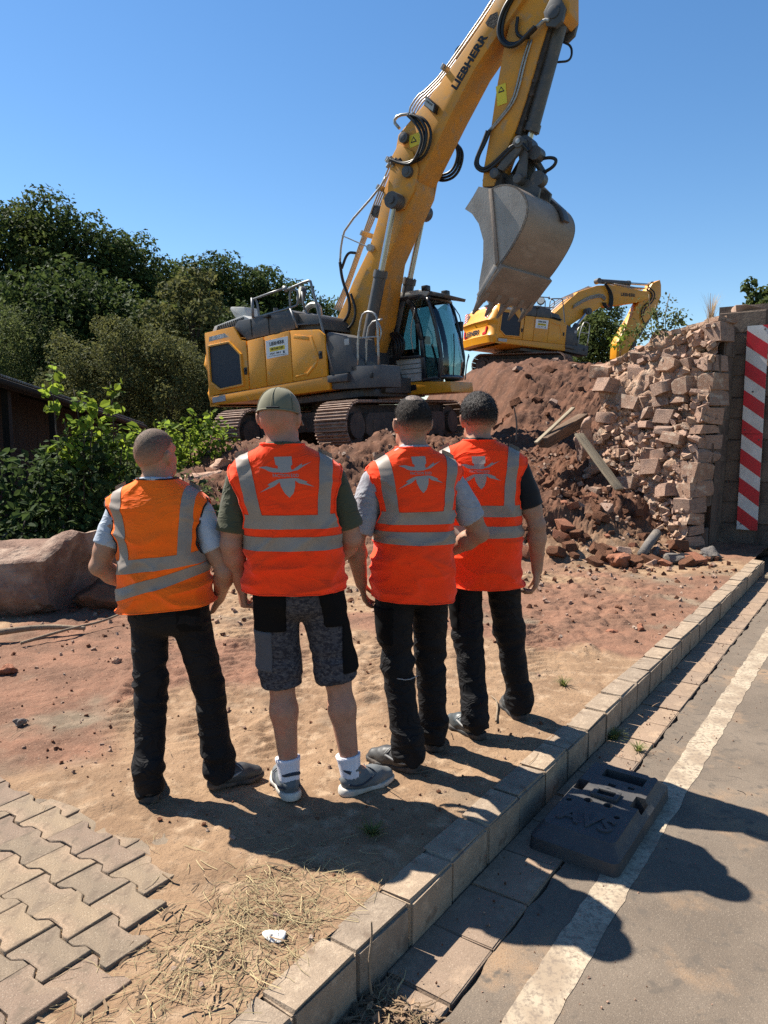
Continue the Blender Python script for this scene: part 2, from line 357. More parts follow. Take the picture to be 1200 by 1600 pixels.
soil_nodes(m_soil)
go = struct(mk('dirt_ground', np.stack([X_, Y_, Z_], -1).reshape(-1, 3), Q, m_soil, smooth=180))
def fattr(o, name, val):
    at = o.data.attributes.new(name, 'FLOAT', 'POINT'); at.data.foreach_set('value', np.asarray(val, np.float32).ravel())
fattr(go, 'heap', np.clip(height(X_, Y_, False)/.45, 0, 1))
fattr(go, 'dust', sst(-.35, .25, fbm(X_*.8, Y_*.8, o=3, s=80)-.22*sst(4.4, 6.0, Y_)-.15*sst(-1.4, -2.2, X_)+1.1*np.exp(-((X_-.1)/1.7)**2-((Y_-3.4)/1.9)**2)+.55*sst(3.6, 2.8, Y_)-.75*np.exp(-((X_+2.6)/.9)**2-((Y_-5)/1.1)**2)-.25*np.exp(-((X_-1.4)/1.2)**2-((Y_-6.3)/.9)**2)))
_gx, _gy = np.arange(-6, 8, .03), np.arange(1, 24, .03); _GX, _GY = np.meshgrid(_gx, _gy, indexing='ij'); _GH = height(_GX, _GY)
def gz(x, y): return float(_GH[min(max(int((x+6)/.03+.5), 0), len(_gx)-1), min(max(int((y-1)/.03+.5), 0), len(_gy)-1)])

m_far = pm('grassland', (.06, .08, .03), .95, col2=(.10, .09, .05), vs=.4, bump=.3, bs=3)
struct(mk('terrain', [(-900, -900, -.45), (900, -900, -.45), (900, 900, -.45), (-900, 900, -.45)], [(0, 1, 2, 3)], m_far))

# ---- road: subgrade, asphalt with a ragged edge, worn white line
m_sub = pm('road_bed_dirt', (.15, .10, .065), .95, col2=(.09, .06, .04), vs=12, bump=.8, bs=60)
def strip(b0f, b1f, z, a0, a1, n):
    v = []; f = []
    for i in range(n+1):
        a = a0+(a1-a0)*i/n; v += [tuple(W(a, b0f(a), z)), tuple(W(a, b1f(a), z))]
    for i in range(n): f.append((2*i+1, 2*i, 2*i+2, 2*i+3))
    return v, f
v, f = strip(lambda a: .2, lambda a: -9, ROADZ-.02, -4, 60, 4)
struct(mk('road_bed', v, f, m_sub))
m_asph = pm('dusty_asphalt', (.155, .122, .092), .9, specks=((330, (.07, .06, .05), .56, .66), (240, (.26, .215, .165), .60, .70), (16, (.10, .082, .065), .58, .70)), col2=(.115, .09, .068), vs=1.6, vcon=(.4, .6), bump=.55, bs=150, bd=.006, col3=(.25, .165, .10), vs3=2.3, t3=(.53, .68), spec=.25, detail=9)
edge = lambda a: -.258-.012*float(vn(np.array(a*9), np.array(0.), s=5))-.006*float(vn(np.array(a*31), np.array(0.), s=6))
v, f = strip(edge, lambda a: -8.5, ROADZ, -4, 60, 1600)
struct(mk('road', v, f, m_asph))
m_line = bpy.data.materials.new('worn_white_paint'); m_line.use_nodes = True
def line_nodes(m):
    n = m.node_tree.nodes; l = m.node_tree.links; b = n['Principled BSDF']; b.inputs['Roughness'].default_value = .75
    tc = n.new('ShaderNodeTexCoord'); t = n.new('ShaderNodeTexNoise'); t.inputs['Scale'].default_value = 42; t.inputs['Detail'].default_value = 9; t.inputs['Roughness'].default_value = .75; l.new(tc.outputs['Object'], t.inputs[0])
    r = n.new('ShaderNodeMapRange'); r.inputs[1].default_value = .47; r.inputs[2].default_value = .60; l.new(t.outputs[0], r.inputs[0])
    t2 = n.new('ShaderNodeTexNoise'); t2.inputs['Scale'].default_value = 5; l.new(tc.outputs['Object'], t2.inputs[0]); r2 = n.new('ShaderNodeMapRange'); r2.inputs[1].default_value = .45; r2.inputs[2].default_value = .62; l.new(t2.outputs[0], r2.inputs[0])
    m1 = n.new('ShaderNodeMix'); m1.data_type = 'RGBA'; m1.inputs[6].default_value = (.36, .295, .21, 1); m1.inputs[7].default_value = (.25, .19, .13, 1); l.new(r2.outputs[0], m1.inputs[0])
    m2 = n.new('ShaderNodeMix'); m2.data_type = 'RGBA'; l.new(m1.outputs[2], m2.inputs[6]); m2.inputs[7].default_value = (.17, .13, .095, 1); l.new(r.outputs[0], m2.inputs[0]); l.new(m2.outputs[2], b.inputs['Base Color'])
    bp = n.new('ShaderNodeBump'); bp.inputs['Strength'].default_value = .4; bp.inputs['Distance'].default_value = .004; l.new(t.outputs[0], bp.inputs['Height']); l.new(bp.outputs[0], b.inputs['Normal'])
line_nodes(m_line)
jg = lambda a, o, s: o+.007*float(vn(np.array(a*24), np.array(0.), s=s))
v, f = strip(lambda a: jg(a, -.408, 1), lambda a: jg(a, -.538, 2), ROADZ+.002, -2, 40, 700)
struct(mk('road_line', v, f, m_line))

# ---- rocks: one small set of angular meshes, shared
def rock_mesh(seed, d=(1, 1, 1), n=18, mat=None, box=.6, bev=.04, name='rock'):
    r = np.random.default_rng(seed); p = r.normal(size=(n, 3)); p /= np.linalg.norm(p, axis=1)[:, None]
    q = np.abs(p).max(1)[:, None]; p = p*(1-box)+box*p/q*.8; p *= (1+r.uniform(-.13, .1, (n, 1))); p *= np.array(d)/2
    bm = bmesh.new()
    for c in p: bm.verts.new(c)
    h = bmesh.ops.convex_hull(bm, input=bm.verts)
    bmesh.ops.delete(bm, geom=[e for e in h['geom_interior'] if isinstance(e, bmesh.types.BMVert)], context='VERTS')
    bmesh.ops.dissolve_limit(bm, angle_limit=.16, verts=bm.verts, edges=bm.edges)
    if bev: bmesh.ops.bevel(bm, geom=list(bm.edges), offset=bev*min(d), segments=1, affect='EDGES', clamp_overlap=True)
    bmesh.ops.triangulate(bm, faces=[fc for fc in bm.faces if len(fc.verts) > 4])
    me = bpy.data.meshes.new(name); bm.to_mesh(me); bm.free()
    if mat: me.materials.append(mat)
    me.polygons.foreach_set('use_smooth', [True]*len(me.polygons)); me.set_sharp_from_angle(angle=R(28)); return me
def chip_mesh(seed, mat=None, cuts=6, jit=.13, bev=.03, name='stone'):
    r = np.random.default_rng(seed); bm = bmesh.new(); bmesh.ops.create_cube(bm, size=1)
    for vv in bm.verts: vv.co += Vector(r.uniform(-jit, jit, 3).tolist())
    for _ in range(cuts):
        d = Vector(r.normal(size=3).tolist()).normalized(); off = max(abs(d.x), abs(d.y), abs(d.z))*.5+(abs(d.x)+abs(d.y)+abs(d.z)-max(abs(d.x), abs(d.y), abs(d.z)))*.5*r.uniform(.45, .85)
        g = bmesh.ops.bisect_plane(bm, geom=bm.verts[:]+bm.edges[:]+bm.faces[:], plane_co=d*off, plane_no=d, clear_outer=True)
        es = [e for e in g['geom_cut'] if isinstance(e, bmesh.types.BMEdge)]
        if es: bmesh.ops.contextual_create(bm, geom=es)
    if bev: bmesh.ops.bevel(bm, geom=list(bm.edges), offset=bev, segments=1, affect='EDGES', clamp_overlap=True)
    bmesh.ops.recalc_face_normals(bm, faces=bm.faces); bmesh.ops.triangulate(bm, faces=[f for f in bm.faces if len(f.verts) > 4])
    me = bpy.data.meshes.new(name); bm.to_mesh(me); bm.free()
    if mat: me.materials.append(mat)
    me.polygons.foreach_set('use_smooth', [True]*len(me.polygons)); me.set_sharp_from_angle(angle=R(20)); return me
m_sand = pm('red_sandstone', col=(.34, .215, .15), rough=.9, objr=.18, col2=(.23, .14, .10), vs=6, bump=.75, bs=26, bd=.03, col3=(.43, .33, .25), vs3=3.1, t3=(.5, .65), spec=.2, island=.0)
m_sand2 = pm('pink_sandstone', col=(.38, .255, .19), rough=.9, objr=.16, col2=(.27, .17, .125), vs=8, bump=.75, bs=30, bd=.03, col3=(.22, .15, .12), vs3=2.3, t3=(.52, .66), spec=.2)
m_dark = pm('dark_grey_stone', (.11, .10, .095), .85, col2=(.17, .145, .12), vs=7, bump=.7, bs=30, bd=.02, spec=.3)
m_clod = pm('red_clod', (.17, .08, .047), .95, col2=(.11, .055, .035), vs=5, bump=.9, bs=30, bd=.03, spec=.1)
m_brick = pm('brick_red_stone', (.27, .115, .065), .9, col2=(.19, .08, .05), vs=6, bump=.6, bs=35, bd=.02, spec=.2)

# ---- kerb: every stone is a piece
m_kerb = pm('kerb_concrete', (.27, .205, .145), .9, specks=((280, (.13, .10, .075), .58, .68), (210, (.40, .33, .25), .62, .70), (11, (.16, .115, .08), .57, .70)), objr=.16, col2=(.21, .16, .115), vs=5, bump=.6, bs=80, bd=.008, col3=(.36, .28, .20), vs3=14, t3=(.52, .7), spec=.25)
kerb = struct(bpy.data.objects.new('kerb', None)); COL.objects.link(kerb)
def stone_block(d, seed, bev=.014, amp=.004, mat=None, name='kerbstone'):
    bm = bmesh.new(); bmesh.ops.create_cube(bm, size=1)
    for vv in bm.verts: vv.co = Vector((vv.co.x*d[0], vv.co.y*d[1], vv.co.z*d[2]))
    bmesh.ops.bevel(bm, geom=list(bm.edges), offset=bev, segments=2, affect='EDGES')
    r = random.Random(seed)
    for vv in bm.verts: vv.co += Vector((r.uniform(-amp, amp), r.uniform(-amp, amp), r.uniform(-amp, amp)))
    me = bpy.data.meshes.new(name); bm.to_mesh(me); bm.free(); me.materials.append(mat)
    me.polygons.foreach_set('use_smooth', [True]*len(me.polygons)); me.set_sharp_from_angle(angle=R(50)); return me
ks = [stone_block((.2995, .148, .34), i, .010, .0042, m_kerb) for i in range(6)]
a = -1.62; i = 0
while a < 8.0:
    p = W(a+.15, .074+random.uniform(-.004, .004), -.168+random.uniform(-.004, .004))
    o = put('kerbstone', ks[(i*5+i//3) % 6], kerb, p, (random.uniform(-.012, .012), random.uniform(-.01, .01), KANG+random.uniform(-.008, .008)+(math.pi if i % 2 else 0))); a += .302; i += 1
# ---- gutter slabs
m_gut = pm('gutter_slab_concrete', (.24, .17, .12), .9, specks=((280, (.12, .09, .07), .58, .68), (210, (.36, .28, .21), .62, .70)), objr=.14, col2=(.18, .13, .09), vs=4, bump=.5, bs=90, bd=.006, col3=(.31, .22, .15), vs3=9, t3=(.52, .7), spec=.25)
gut = struct(bpy.data.objects.new('gutter', None)); COL.objects.link(gut)
gs = [stone_block((.2925, .242, .10), 20+i, .004, .002, m_gut, 'gutter_slab') for i in range(4)]
a = -.55; i = 0
while a < 7.9:
    put('gutter_slab', gs[(i*3+i//2) % 4], gut, W(a+.145, -.125, ROADZ-.042+random.uniform(-.003, .002)-(.012 if i == 0 else 0)), (random.uniform(-.012, .006), random.uniform(-.008, .008), KANG+random.uniform(-.006, .006)+(math.pi if i % 2 else 0))); a += .296; i += 1

# ---- interlocking pavers
m_pav = pm('paver_concrete', (.222, .166, .112), .9, specks=((260, (.10, .08, .06), .58, .67), (190, (.34, .28, .21), .61, .70), (14, (.14, .105, .075), .56, .68)), objr=.16, col2=(.145, .112, .08), vs=6, bump=.55, bs=110, bd=.006, col3=(.29, .205, .14), vs3=3, t3=(.5, .66), spec=.2)
m_pav2 = pm('paver_concrete_red', (.225, .158, .112), .9, specks=((260, (.10, .08, .06), .58, .67), (190, (.34, .28, .21), .61, .70), (14, (.14, .105, .075), .56, .68)), objr=.16, col2=(.155, .11, .08), vs=6, bump=.55, bs=110, bd=.006, col3=(.28, .20, .135), vs3=3, t3=(.5, .66), spec=.2)
pave = struct(bpy.data.objects.new('pavement', None)); COL.objects.link(pave)
PL, PW, PZ = .206, .148, .026
def paver_mesh(seed, mat):
    g = .005; L, Wd, c = PL/2-g/2, PW/2-g/2, PZ/2; q = PL/4
    # wide shoulders, narrow waist: the next row's shoulders lock into the waist
    top = [(-L, Wd+c), (-q-.016, Wd+c), (-q+.016, Wd-c), (q-.016, Wd-c), (q+.016, Wd+c), (L, Wd+c)]
    poly = top+[(x, -y) for x, y in reversed(top)]
    m = MB(); m.prism(poly, -.06, 0, ax='xy'); r = random.Random(seed)
    me = mesh_of('paver', m.v, m.f, mat, 40, None, .003, 1, True)
    for vv in me.vertices: vv.co.z += r.uniform(-.0015, .0015); vv.co.x += r.uniform(-.0015, .0015); vv.co.y += r.uniform(-.0015, .0015)
    return me
pmesh = [paver_mesh(i, m_pav if i % 3 else m_pav2) for i in range(9)]
for r_ in range(17):
    for c_ in range(15):
        a = -.30-PW*(r_+.5); b = .40+PL*(c_+.5*(r_ % 2))
        if b+.50*min(max(-a-.35, 0), .7) < .76: continue
        put('paver', pmesh[random.randrange(9)], pave, W(a, b, .000+random.uniform(-.004, .003)-(.026*sst(1.06, .78, b+.50*min(max(-a-.35, 0), .7))+.012*sst(-.5, -.33, a))), (random.uniform(-.018, .018), random.uniform(-.018, .018), KANG+math.pi/2+random.uniform(-.012, .012)+(math.pi if random.random() < .5 else 0)))
# ================================================================== EXCAVATORS (x forward, y left, z up; origin on the ground under the slew ring)
m_yel = pm('yellow_paint', specks=((7, (.46, .27, .09), .60, .80), (95, (.30, .17, .05), .67, .74)), col=(.72, .30, .010), rough=.42, col2=(.62, .25, .012), vs=1.3, bump=.06, bs=60, bd=.003, col3=(.42, .235, .07), vs3=3.5, t3=(.58, .8), spec=.45, coat=.15)
m_yel2 = pm('dusty_yellow_paint', specks=((6, (.42, .25, .11), .56, .74), (80, (.26, .15, .06), .65, .72)), col=(.66, .28, .025), rough=.6, col2=(.47, .235, .06), vs=2.3, bump=.1, bs=60, bd=.003, col3=(.36, .22, .10), vs3=6, t3=(.55, .8), spec=.3)
m_gry = pm('dark_grey_paint', specks=((8, (.14, .11, .085), .58, .78),), col=(.045, .05, .058), rough=.5, col2=(.085, .08, .075), vs=3, bump=.08, bs=60, bd=.003, spec=.4)
m_blk = pm('black_rubber', (.012, .012, .013), .45, spec=.4)
m_blk2 = pm('black_grease_and_shade', (.016, .014, .012), .7, col2=(.06, .045, .035), vs=9, bump=.5, bs=40)  # grease, and also the painted shade of stick belly and boom cutout
m_mesh = pm('dark_grille', (.03, .036, .045), .6, spec=.3)
m_lgt = pm('light_grey_paint', (.42, .43, .42), .55, col2=(.33, .32, .29), vs=4, spec=.35)
m_slv = pm('galvanised_pipe', (.36, .36, .35), .42, .6, col2=(.26, .24, .21), vs=20)
m_chr = pm('chromed_rod', (.42, .43, .45), .22, .9)
m_wht = pm('white_sticker', (.74, .74, .72), .5)
m_ylab = pm('yellow_sticker', (.72, .55, .03), .5)
m_txt = pm('black_lettering', (.012, .012, .014), .5)
m_steel = pm('worn_bucket_steel', (.34, .31, .275), .5, .25, col2=(.25, .215, .18), vs=3, bump=.3, bs=30, bd=.008, col3=(.36, .32, .28), vs3=1.6, t3=(.5, .62), spec=.4, stretch=(1, 1, .45))
m_bshell = pm('muddy_bucket_steel', (.29, .225, .175), .6, .15, col2=(.19, .145, .11), vs=2.2, bump=.35, bs=25, bd=.008, col3=(.36, .30, .245), vs3=5, t3=(.56, .75), stretch=(1.5, .3, .6))
m_trk = pm('muddy_track_steel', (.25, .165, .12), .75, .2, col2=(.16, .10, .075), vs=7, bump=.5, bs=30, bd=.01, col3=(.33, .25, .20), vs3=5, t3=(.52, .7))
m_trk2 = pm('dark_track_frame', (.05, .04, .034), .8, col2=(.11, .075, .055), vs=5, bump=.3, bs=30)
m_glass = glass('tinted_cab_glass', (.44, .57, .58))
m_glass2 = glass('dark_cab_glass', (.12, .17, .17))
m_cabdk = pm('black_cab_frame', (.014, .016, .022), .35, spec=.45, coat=.3)
m_red = pm('red_reflector', (.55, .02, .025), .4)
m_lens = pm('lamp_lens', (.6, .58, .5), .15, spec=.6)

def rrect(x0, z0, x1, z1, r, n=3):
    out = []
    for cx, cz, t0 in ((x1-r, z1-r, 0), (x0+r, z1-r, 90), (x0+r, z0+r, 180), (x1-r, z0+r, 270)):
        out += [(cx+r*math.cos(R(t0+90*i/n)), cz+r*math.sin(R(t0+90*i/n))) for i in range(n+1)]
    return out
def cyl_ram(root, top, foot, y, rt, rr, split, flip=False):
    """hydraulic cylinder: tube at the foot end, chromed rod to the top"""
    t, f = Vector((top[0], y, top[1])), Vector((foot[0], y, foot[1])); s = f.lerp(t, split)
    b = MB(); b.cone(f, s, rt, n=18); d = (t-f).normalized(); b.cone(s-d*.10, s+d*.03, rt*1.16, n=18); b.cone(f-Vector((0, rt*1.2, 0)), f+Vector((0, rt*1.2, 0)), rt*1.15, n=16)
    for k in range(6):
        u = d.orthogonal().normalized(); vv = d.cross(u); p = s+d*.03+(u*math.cos(k)+vv*math.sin(k))*rt*.85; b.cone(p, p+d*.02, .018, n=6)
    cy = b.obj('hydraulic_cylinder', m_gry, root)
    r_ = MB(); r_.cone(s, t, rr, n=16); r_.obj('piston_rod', m_chr, cy)
    e = MB(); e.cone(t-Vector((0, rt*1.05, 0)), t+Vector((0, rt*1.05, 0)), rt*1.25, n=18)
    e.cone(t-Vector((0, rt*1.3, 0)), t+Vector((0, rt*1.3, 0)), rt*.6, n=12); e.obj('rod_eye', m_gry, cy)
    return cy
def hose(root, pts, r, y=None, mat=None, name='hydraulic_hose', sm=3):
    b = MB(); P = [(p[0], y, p[1]) if len(p) == 2 else p for p in pts]; b.tube(P, r, 8, smooth=sm)
    return b.obj(name, mat or m_blk, root, 180)

def undercarriage(root, ang, fine, xo=0.):
    M = Matrix.Translation((xo, 0, 0)) @ Matrix.Rotation(R(ang), 4, 'Z')
    b = MB(); b.X = M; b.box((0, 0, .62), (1.7, 2.0, .42)); b.cone((0, 0, .8), (0, 0, 1.08), .75, n=28)
    for sx in (-1, 1):
        for sy in (-1, 1): b.bar((sx*.5, sy*.5, .6), (sx*1.35, sy*1.0, .5), .5, .3)
    b.obj('chassis_frame', m_trk2, root, bevel=.02)
    Lh, Rw, wd = 1.88, .44, .74                   # half wheelbase, wheel radius over shoes, shoe width
    per = []                                      # shoe centres around the loop: (u, z, angle)
    pitch = .193; straight = 2*Lh; n_s = round(straight/pitch); n_a = round(math.pi*Rw/pitch)
    for i in range(n_s): per.append((-Lh+straight*(i+.5)/n_s, .48+Rw, 0))
    for i in range(n_a): t = math.pi*(i+.5)/n_a; per.append((Lh+Rw*math.sin(t), .48+Rw*math.cos(t), -t))
    for i in range(n_s): per.append((Lh-straight*(i+.5)/n_s, .48-Rw, math.pi))
    for i in range(n_a): t = math.pi*(i+.5)/n_a; per.append((-Lh-Rw*math.sin(t), .48-Rw*math.cos(t), math.pi-t))
    shoe = MB(); shoe.box((0, 0, 0), (.183, wd, .022))
    for gx in (-.07, 0, .065): shoe.box((gx, 0, .026), (.018, wd, .034))
    sme = mesh_of('track_shoe', shoe.v, shoe.f, m_trk, 30)
    for sd_ in (-1, 1):
        c = sd_*1.35
        tb = MB(); tb.X = M                       # inner chain loop, wheels and side frame
        loop = [(u*.985, .48+(z-.48)*.9) for u, z, _ in per][::2]
        tb.prism(loop, c-.12, c+.12)
        tk = tb.obj('crawler_track', m_blk2, root, 30)
        fr = MB(); fr.X = M
        fr.prism([(-Lh+.32, .62), (-Lh+.45, .72), (Lh-.45, .72), (Lh-.32, .62), (Lh-.32, .33), (Lh-.5, .22), (-Lh+.5, .22), (-Lh+.32, .33)], c-.27, c+.27)
        for q in (-1.0, -.1, .8): fr.prism(rrect(q-.33, .33, q+.33, .6, .04), c-.29, c+.29)
        fr.obj('track_frame', m_trk2, tk, bevel=.02)
        for e in (-1, 1):
            wm = MB(); wm.X = M; wm.cone((e*Lh, c-.30, .48), (e*Lh, c+.30, .48), .24, n=20); wm.cone((e*Lh, c-.2, .48), (e*Lh, c+.2, .48), .37, n=24); wm.obj('idler_wheel' if e > 0 else 'drive_sprocket', m_trk2, tk)
        for q in np.linspace(-1.35, 1.35, 7):
            wm = MB(); wm.X = M; wm.cone((q, c-.28, .2), (q, c+.28, .2), .11, n=12); wm.obj('track_roller', m_trk2, tk)
        if fine:
            for u, z, t in per:
                o = put('track_shoe', sme, tk); mw = M @ Matrix.Translation((u, c, z)) @ Matrix.Rotation(-t, 4, 'Y')
                o.location = mw.to_translation(); o.rotation_euler = mw.to_euler()
        else:
            bl = MB()
            for u, z, t in per: bl.X = M @ Matrix.Translation((u, c, z)) @ Matrix.Rotation(-t, 4, 'Y'); bl.add(shoe.v, shoe.f)
            stuff(bl.obj('track_shoes', m_trk, tk, 30, fix=False))

def upper_house(root):
    YR, YL = -1.49, 1.49
    # yellow lower frame belt and dark deck
    b = MB(); b.prism([(-2.95, 1.12), (.40, 1.22), (.40, 1.49), (-2.95, 1.33)], YR, YL); b.obj('frame_belt', m_yel, root, bevel=.02)
    b = MB(); b.box((.35, .1, 1.28), (1.5, 1.3, .32)); b.prism([(-1.6, 1.0), (1.0, 1.05), (1.0, 1.2), (-1.6, 1.12)], -1.2, 1.2); b.box((-1.0, 0, 1.75), (3.2, 2.5, .75)); b.obj('slewing_deck', m_gry, root, bevel=.015)
    # counterweight: rounded rear corners, recessed band, hazard panels
    def cw_ring(z, xr, xf, r=.38):
        pts = [(xf, YR), (xr+r, YR)]+[(xr+r-r*math.sin(R(t)), YR+r-r*math.cos(R(t))) for t in (22, 45, 68)]+[(xr, YR+r), (xr-.05, 0), (xr, YL-r)]+[(xr+r-r*math.cos(R(t)), YL-r+r*math.sin(R(t))) for t in (22, 45, 68)]+[(xr+r, YL), (xf, YL)]
        return [(p[0], p[1], z) for p in pts]
    prof = [(1.10, -3.02), (1.13, -3.16), (1.36, -3.22), (1.42, -3.24), (1.46, -3.20), (1.80, -3.16), (1.86, -3.16), (2.0, -3.25), (2.05, -3.28), (2.14, -3.24), (2.45, -3.12), (2.62, -3.06), (2.70, -2.96)]
    rings = [cw_ring(z, x, -2.96) for z, x in prof]; n = len(rings[0]); v = sum(rings, [])
    f = [(i*n+k, i*n+(k+1) % n, (i+1)*n+(k+1) % n, (i+1)*n+k) for i in range(len(rings)-1) for k in range(n)]+[tuple(range(n-1, -1, -1)), tuple(range((len(rings)-1)*n, len(rings)*n))]
    cw = mk('counterweight', v, f, m_yel, root, 40, fix=True)
    put_text('LIEBHERR', .3, m_txt, (-3.245, .25, 1.63), (0, -1, 0), (0.12, 0, 1), cw, 1.35, .004, .008)
    for ys in (-1, 1):
        hz = MB()
        for i in range(5): hz.add([(-3.19+.12*0, ys*(.86), 2.1+.1*i), (-3.19, ys*1.08, 2.0+.1*i), (-3.19, ys*1.08, 2.05+.1*i), (-3.19, ys*.86, 2.15+.1*i)], [(0, 1, 2, 3)], 0)
        zz = MB(); zz.box((-3.19, ys*.97, 2.3), (.10, .24, .56)); zp = zz.obj('hazard_panel', m_wht, cw, fix=True)
        h2 = MB()
        for i in range(5):
            z0 = 2.05+.11*i; h2.prism([(ys*.86, z0+.06), (ys*1.08, z0-.03), (ys*1.08, z0+.02), (ys*.86, z0+.11)], -3.246, -3.242, ax='yz')
        h2.obj('red_stripe', m_red, cw)
        rl = MB(); rl.prism([(ys*.72, 1.47), (ys*1.02, 1.5), (ys*1.06, 1.80), (ys*.98, 1.80), (ys*.94, 1.60), (ys*.72, 1.56)], -3.235, -3.10, ax='yz'); rl.obj('tail_light', m_red, cw)
    for ys in (-.55, .55): hb = MB(); hb.box((-3.0, ys, 2.73), (.22, .3, .08)); hb.obj('lifting_lug', m_gry, cw, bevel=.015)
    # right-hand side: engine doors
    side = [(-2.95, 1.345), (.36, 1.50), (.35, 2.30), (.22, 2.41), (-.53, 2.48), (-1.70, 2.41), (-1.88, 2.43), (-2.07, 2.74), (-2.95, 2.71)]
    def door(poly, y=YR, t=.05, mat=m_yel, nm='engine_door', par=None, bv=.014):
        b = MB(); b.prism(poly, y-.006, y+t*(1 if y < 0 else -1)); return b.obj(nm, mat, par or root, bevel=bv)
    for sy, Y in ((-1, YR), (1, YL)):
        d1 = door([(-2.94, 1.345), (-1.745, 1.395), (-1.735, 2.405), (-1.88, 2.43), (-2.07, 2.74), (-2.94, 2.71)], Y)
        gr = [(-2.81, 2.39), (-2.21, 2.41), (-1.91, 2.13), (-1.90, 1.52), (-2.57, 1.47), (-2.83, 1.65)]; cx, cz = -2.35, 1.95
        big = [(cx+(x-cx)*1.10, cz+(z-cz)*1.11) for x, z in gr]
        b = MB(); nn = len(gr); y0, y1 = Y+sy*.006, Y+sy*.05
        ring = [(p[0], y0, p[1]) for p in big]+[(p[0], y1, p[1]) for p in [(cx+(x-cx)*1.07, cz+(z-cz)*1.075) for x, z in gr]]+[(p[0], y1, p[1]) for p in gr]+[(p[0], y0+sy*.004, p[1]) for p in gr]
        for k in range(3): b.add(ring, [(k*nn+i, k*nn+(i+1) % nn, (k+1)*nn+(i+1) % nn, (k+1)*nn+i) for i in range(nn)]); 
        b.obj('door_rim', m_yel, d1, 30)
        b = MB(); b.prism(gr, Y+sy*.008, Y+sy*.016); b.obj('grille', m_mesh, d1)
        b = MB(); b.prism([(-2.80, 2.61), (-2.33, 2.635), (-2.23, 2.54), (-2.83, 2.505)], Y+sy*.008, Y+sy*.014); bd = b.obj('model_badge', m_lgt, root)
        put_text('R 938', .09, m_wht, (-2.53, Y+sy*.017, 2.57), (1 if sy < 0 else -1, 0, 0), (0, 0, 1), bd, .34, .002)
        d2 = door([(-1.725, 1.397), (-1.24, 1.418), (-1.235, 2.428), (-1.70, 2.402)], Y)
        d3 = door([(-1.222, 1.42), (-.528, 1.448), (-.523, 2.475), (-1.215, 2.43)], Y)
        b = MB(); b.prism([(-1.18, 2.34), (-.57, 2.37), (-.59, 2.0), (-1.18, 1.97)], Y+sy*.008, Y+sy*.013); sg = b.obj('company_sign', m_wht, root)
        xs = 1 if sy < 0 else -1; yo = Y+sy*.017
        put_text('LIEBHERR', .1, m_txt, (-.875, yo, 2.265), (xs, 0, .04), (0, 0, 1), sg, .40, .002, .002)
        b = MB(); b.prism([(-1.08, 2.19), (-.67, 2.205), (-.67, 2.12), (-1.08, 2.105)], Y+sy*.014, Y+sy*.0165); yl_ = b.obj('yellow_band', m_ylab, sg)
        put_text('MIETPARTNER', .07, m_txt, (-.875, yo+sy*.003, 2.155), (xs, 0, .04), (0, 0, 1), sg, .34, .001)
        put_text('07251 788-0', .05, m_txt, (-.93, yo, 2.065), (xs, 0, .04), (0, 0, 1), sg, .30, .001)
        b = MB(); b.box((-.70, Y+sy*.0155, 2.07), (.045, .003, .05)); b.box((-.875, Y+sy*.0155, 2.02), (.48, .003, .008)); b.obj('sign_print', m_gry, sg)
        d4 = door([(-.515, 1.448), (.365, 1.49), (.355, 2.29), (.22, 2.405), (-.51, 2.472)], Y)
        # pressed recess of the front door: a raised bent rib
        rib = [(-.41, 2.38), (-.02, 2.30), (.14, 1.82), (-.14, 1.60), (-.43, 1.565)]
        for i in range(4):
            b = MB(); p, q = rib[i], rib[i+1]; wv = (.05, .035, .05, .022)[i]
            b.prism([(p[0], p[1]), (q[0], q[1]), (q[0]-.01, q[1]-wv*1.6), (p[0]-.01, p[1]-wv*1.6)] if i != 1 else [(p[0], p[1]), (p[0]+.07, p[1]+.0), (q[0]+.07, q[1]), (q[0], q[1])], Y+sy*.0, Y+sy*.022); b.obj('pressed_rib', m_yel, d4, bevel=.008)
        for dd, hx, hz_ in ((d1, -1.80, 1.78), (d4, .235, 1.91)):
            b = MB(); b.box((hx, Y+sy*.012, hz_), (.085, .02, .15)); b.box((hx, Y+sy*.03, hz_+.02), (.04, .03, .05)); b.obj('door_latch', m_blk, dd, bevel=.008)
    b = MB(); b.prism([(-2.86, 1.30), (-2.46, 1.325), (-2.46, 1.20), (-2.86, 1.18)], YR-.016, YR-.004); b.obj('sticker', m_lgt, root)
    # dark hood on top, silver louvred cover, air intake
    b = MB(); b.prism([(-2.13, 2.74), (-1.76, 2.43), (-.43, 2.50), (-.43, 2.83), (-.57, 2.90), (-1.65, 2.86), (-2.0, 2.86)], -1.42, .9); hd = b.obj('hood', m_gry, root, bevel=.02)
    for xs in (-1.62, -1.13): b = MB(); b.box((xs, -1.425, 2.66), (.014, .02, .36)); b.obj('panel_gap', m_blk, hd)
    b = MB(); b.box((-1.12, -1.47, 2.83), (.13, .10, .05)); b.obj('hood_catch', m_blk, hd, bevel=.01)
    b = MB(); b.prism([(-2.95, 2.69), (-2.82, 2.86), (-1.95, 2.98), (-1.72, 2.86), (-2.1, 2.7)], -1.30, 1.30); lv = b.obj('louvred_cover', m_lgt, root, bevel=.02)
    for i in range(14):
        b = MB(); x = -2.76+i*.058; b.bar((x, -1.305, 2.73+.02*(i/14)), (x+.07, -1.305, 2.85+.1*(i/14)), .02, .03, up=(0, 1, 0)); b.obj('louvre_slot', m_blk, lv)
    b = MB(); b.prism([(-2.75, 2.9), (-3.05, 3.33), (-3.02, 3.38), (-2.6, 3.32), (-2.5, 3.0)], -.55, -.1); b.obj('engine_cover_flap', m_lgt, root, bevel=.02)
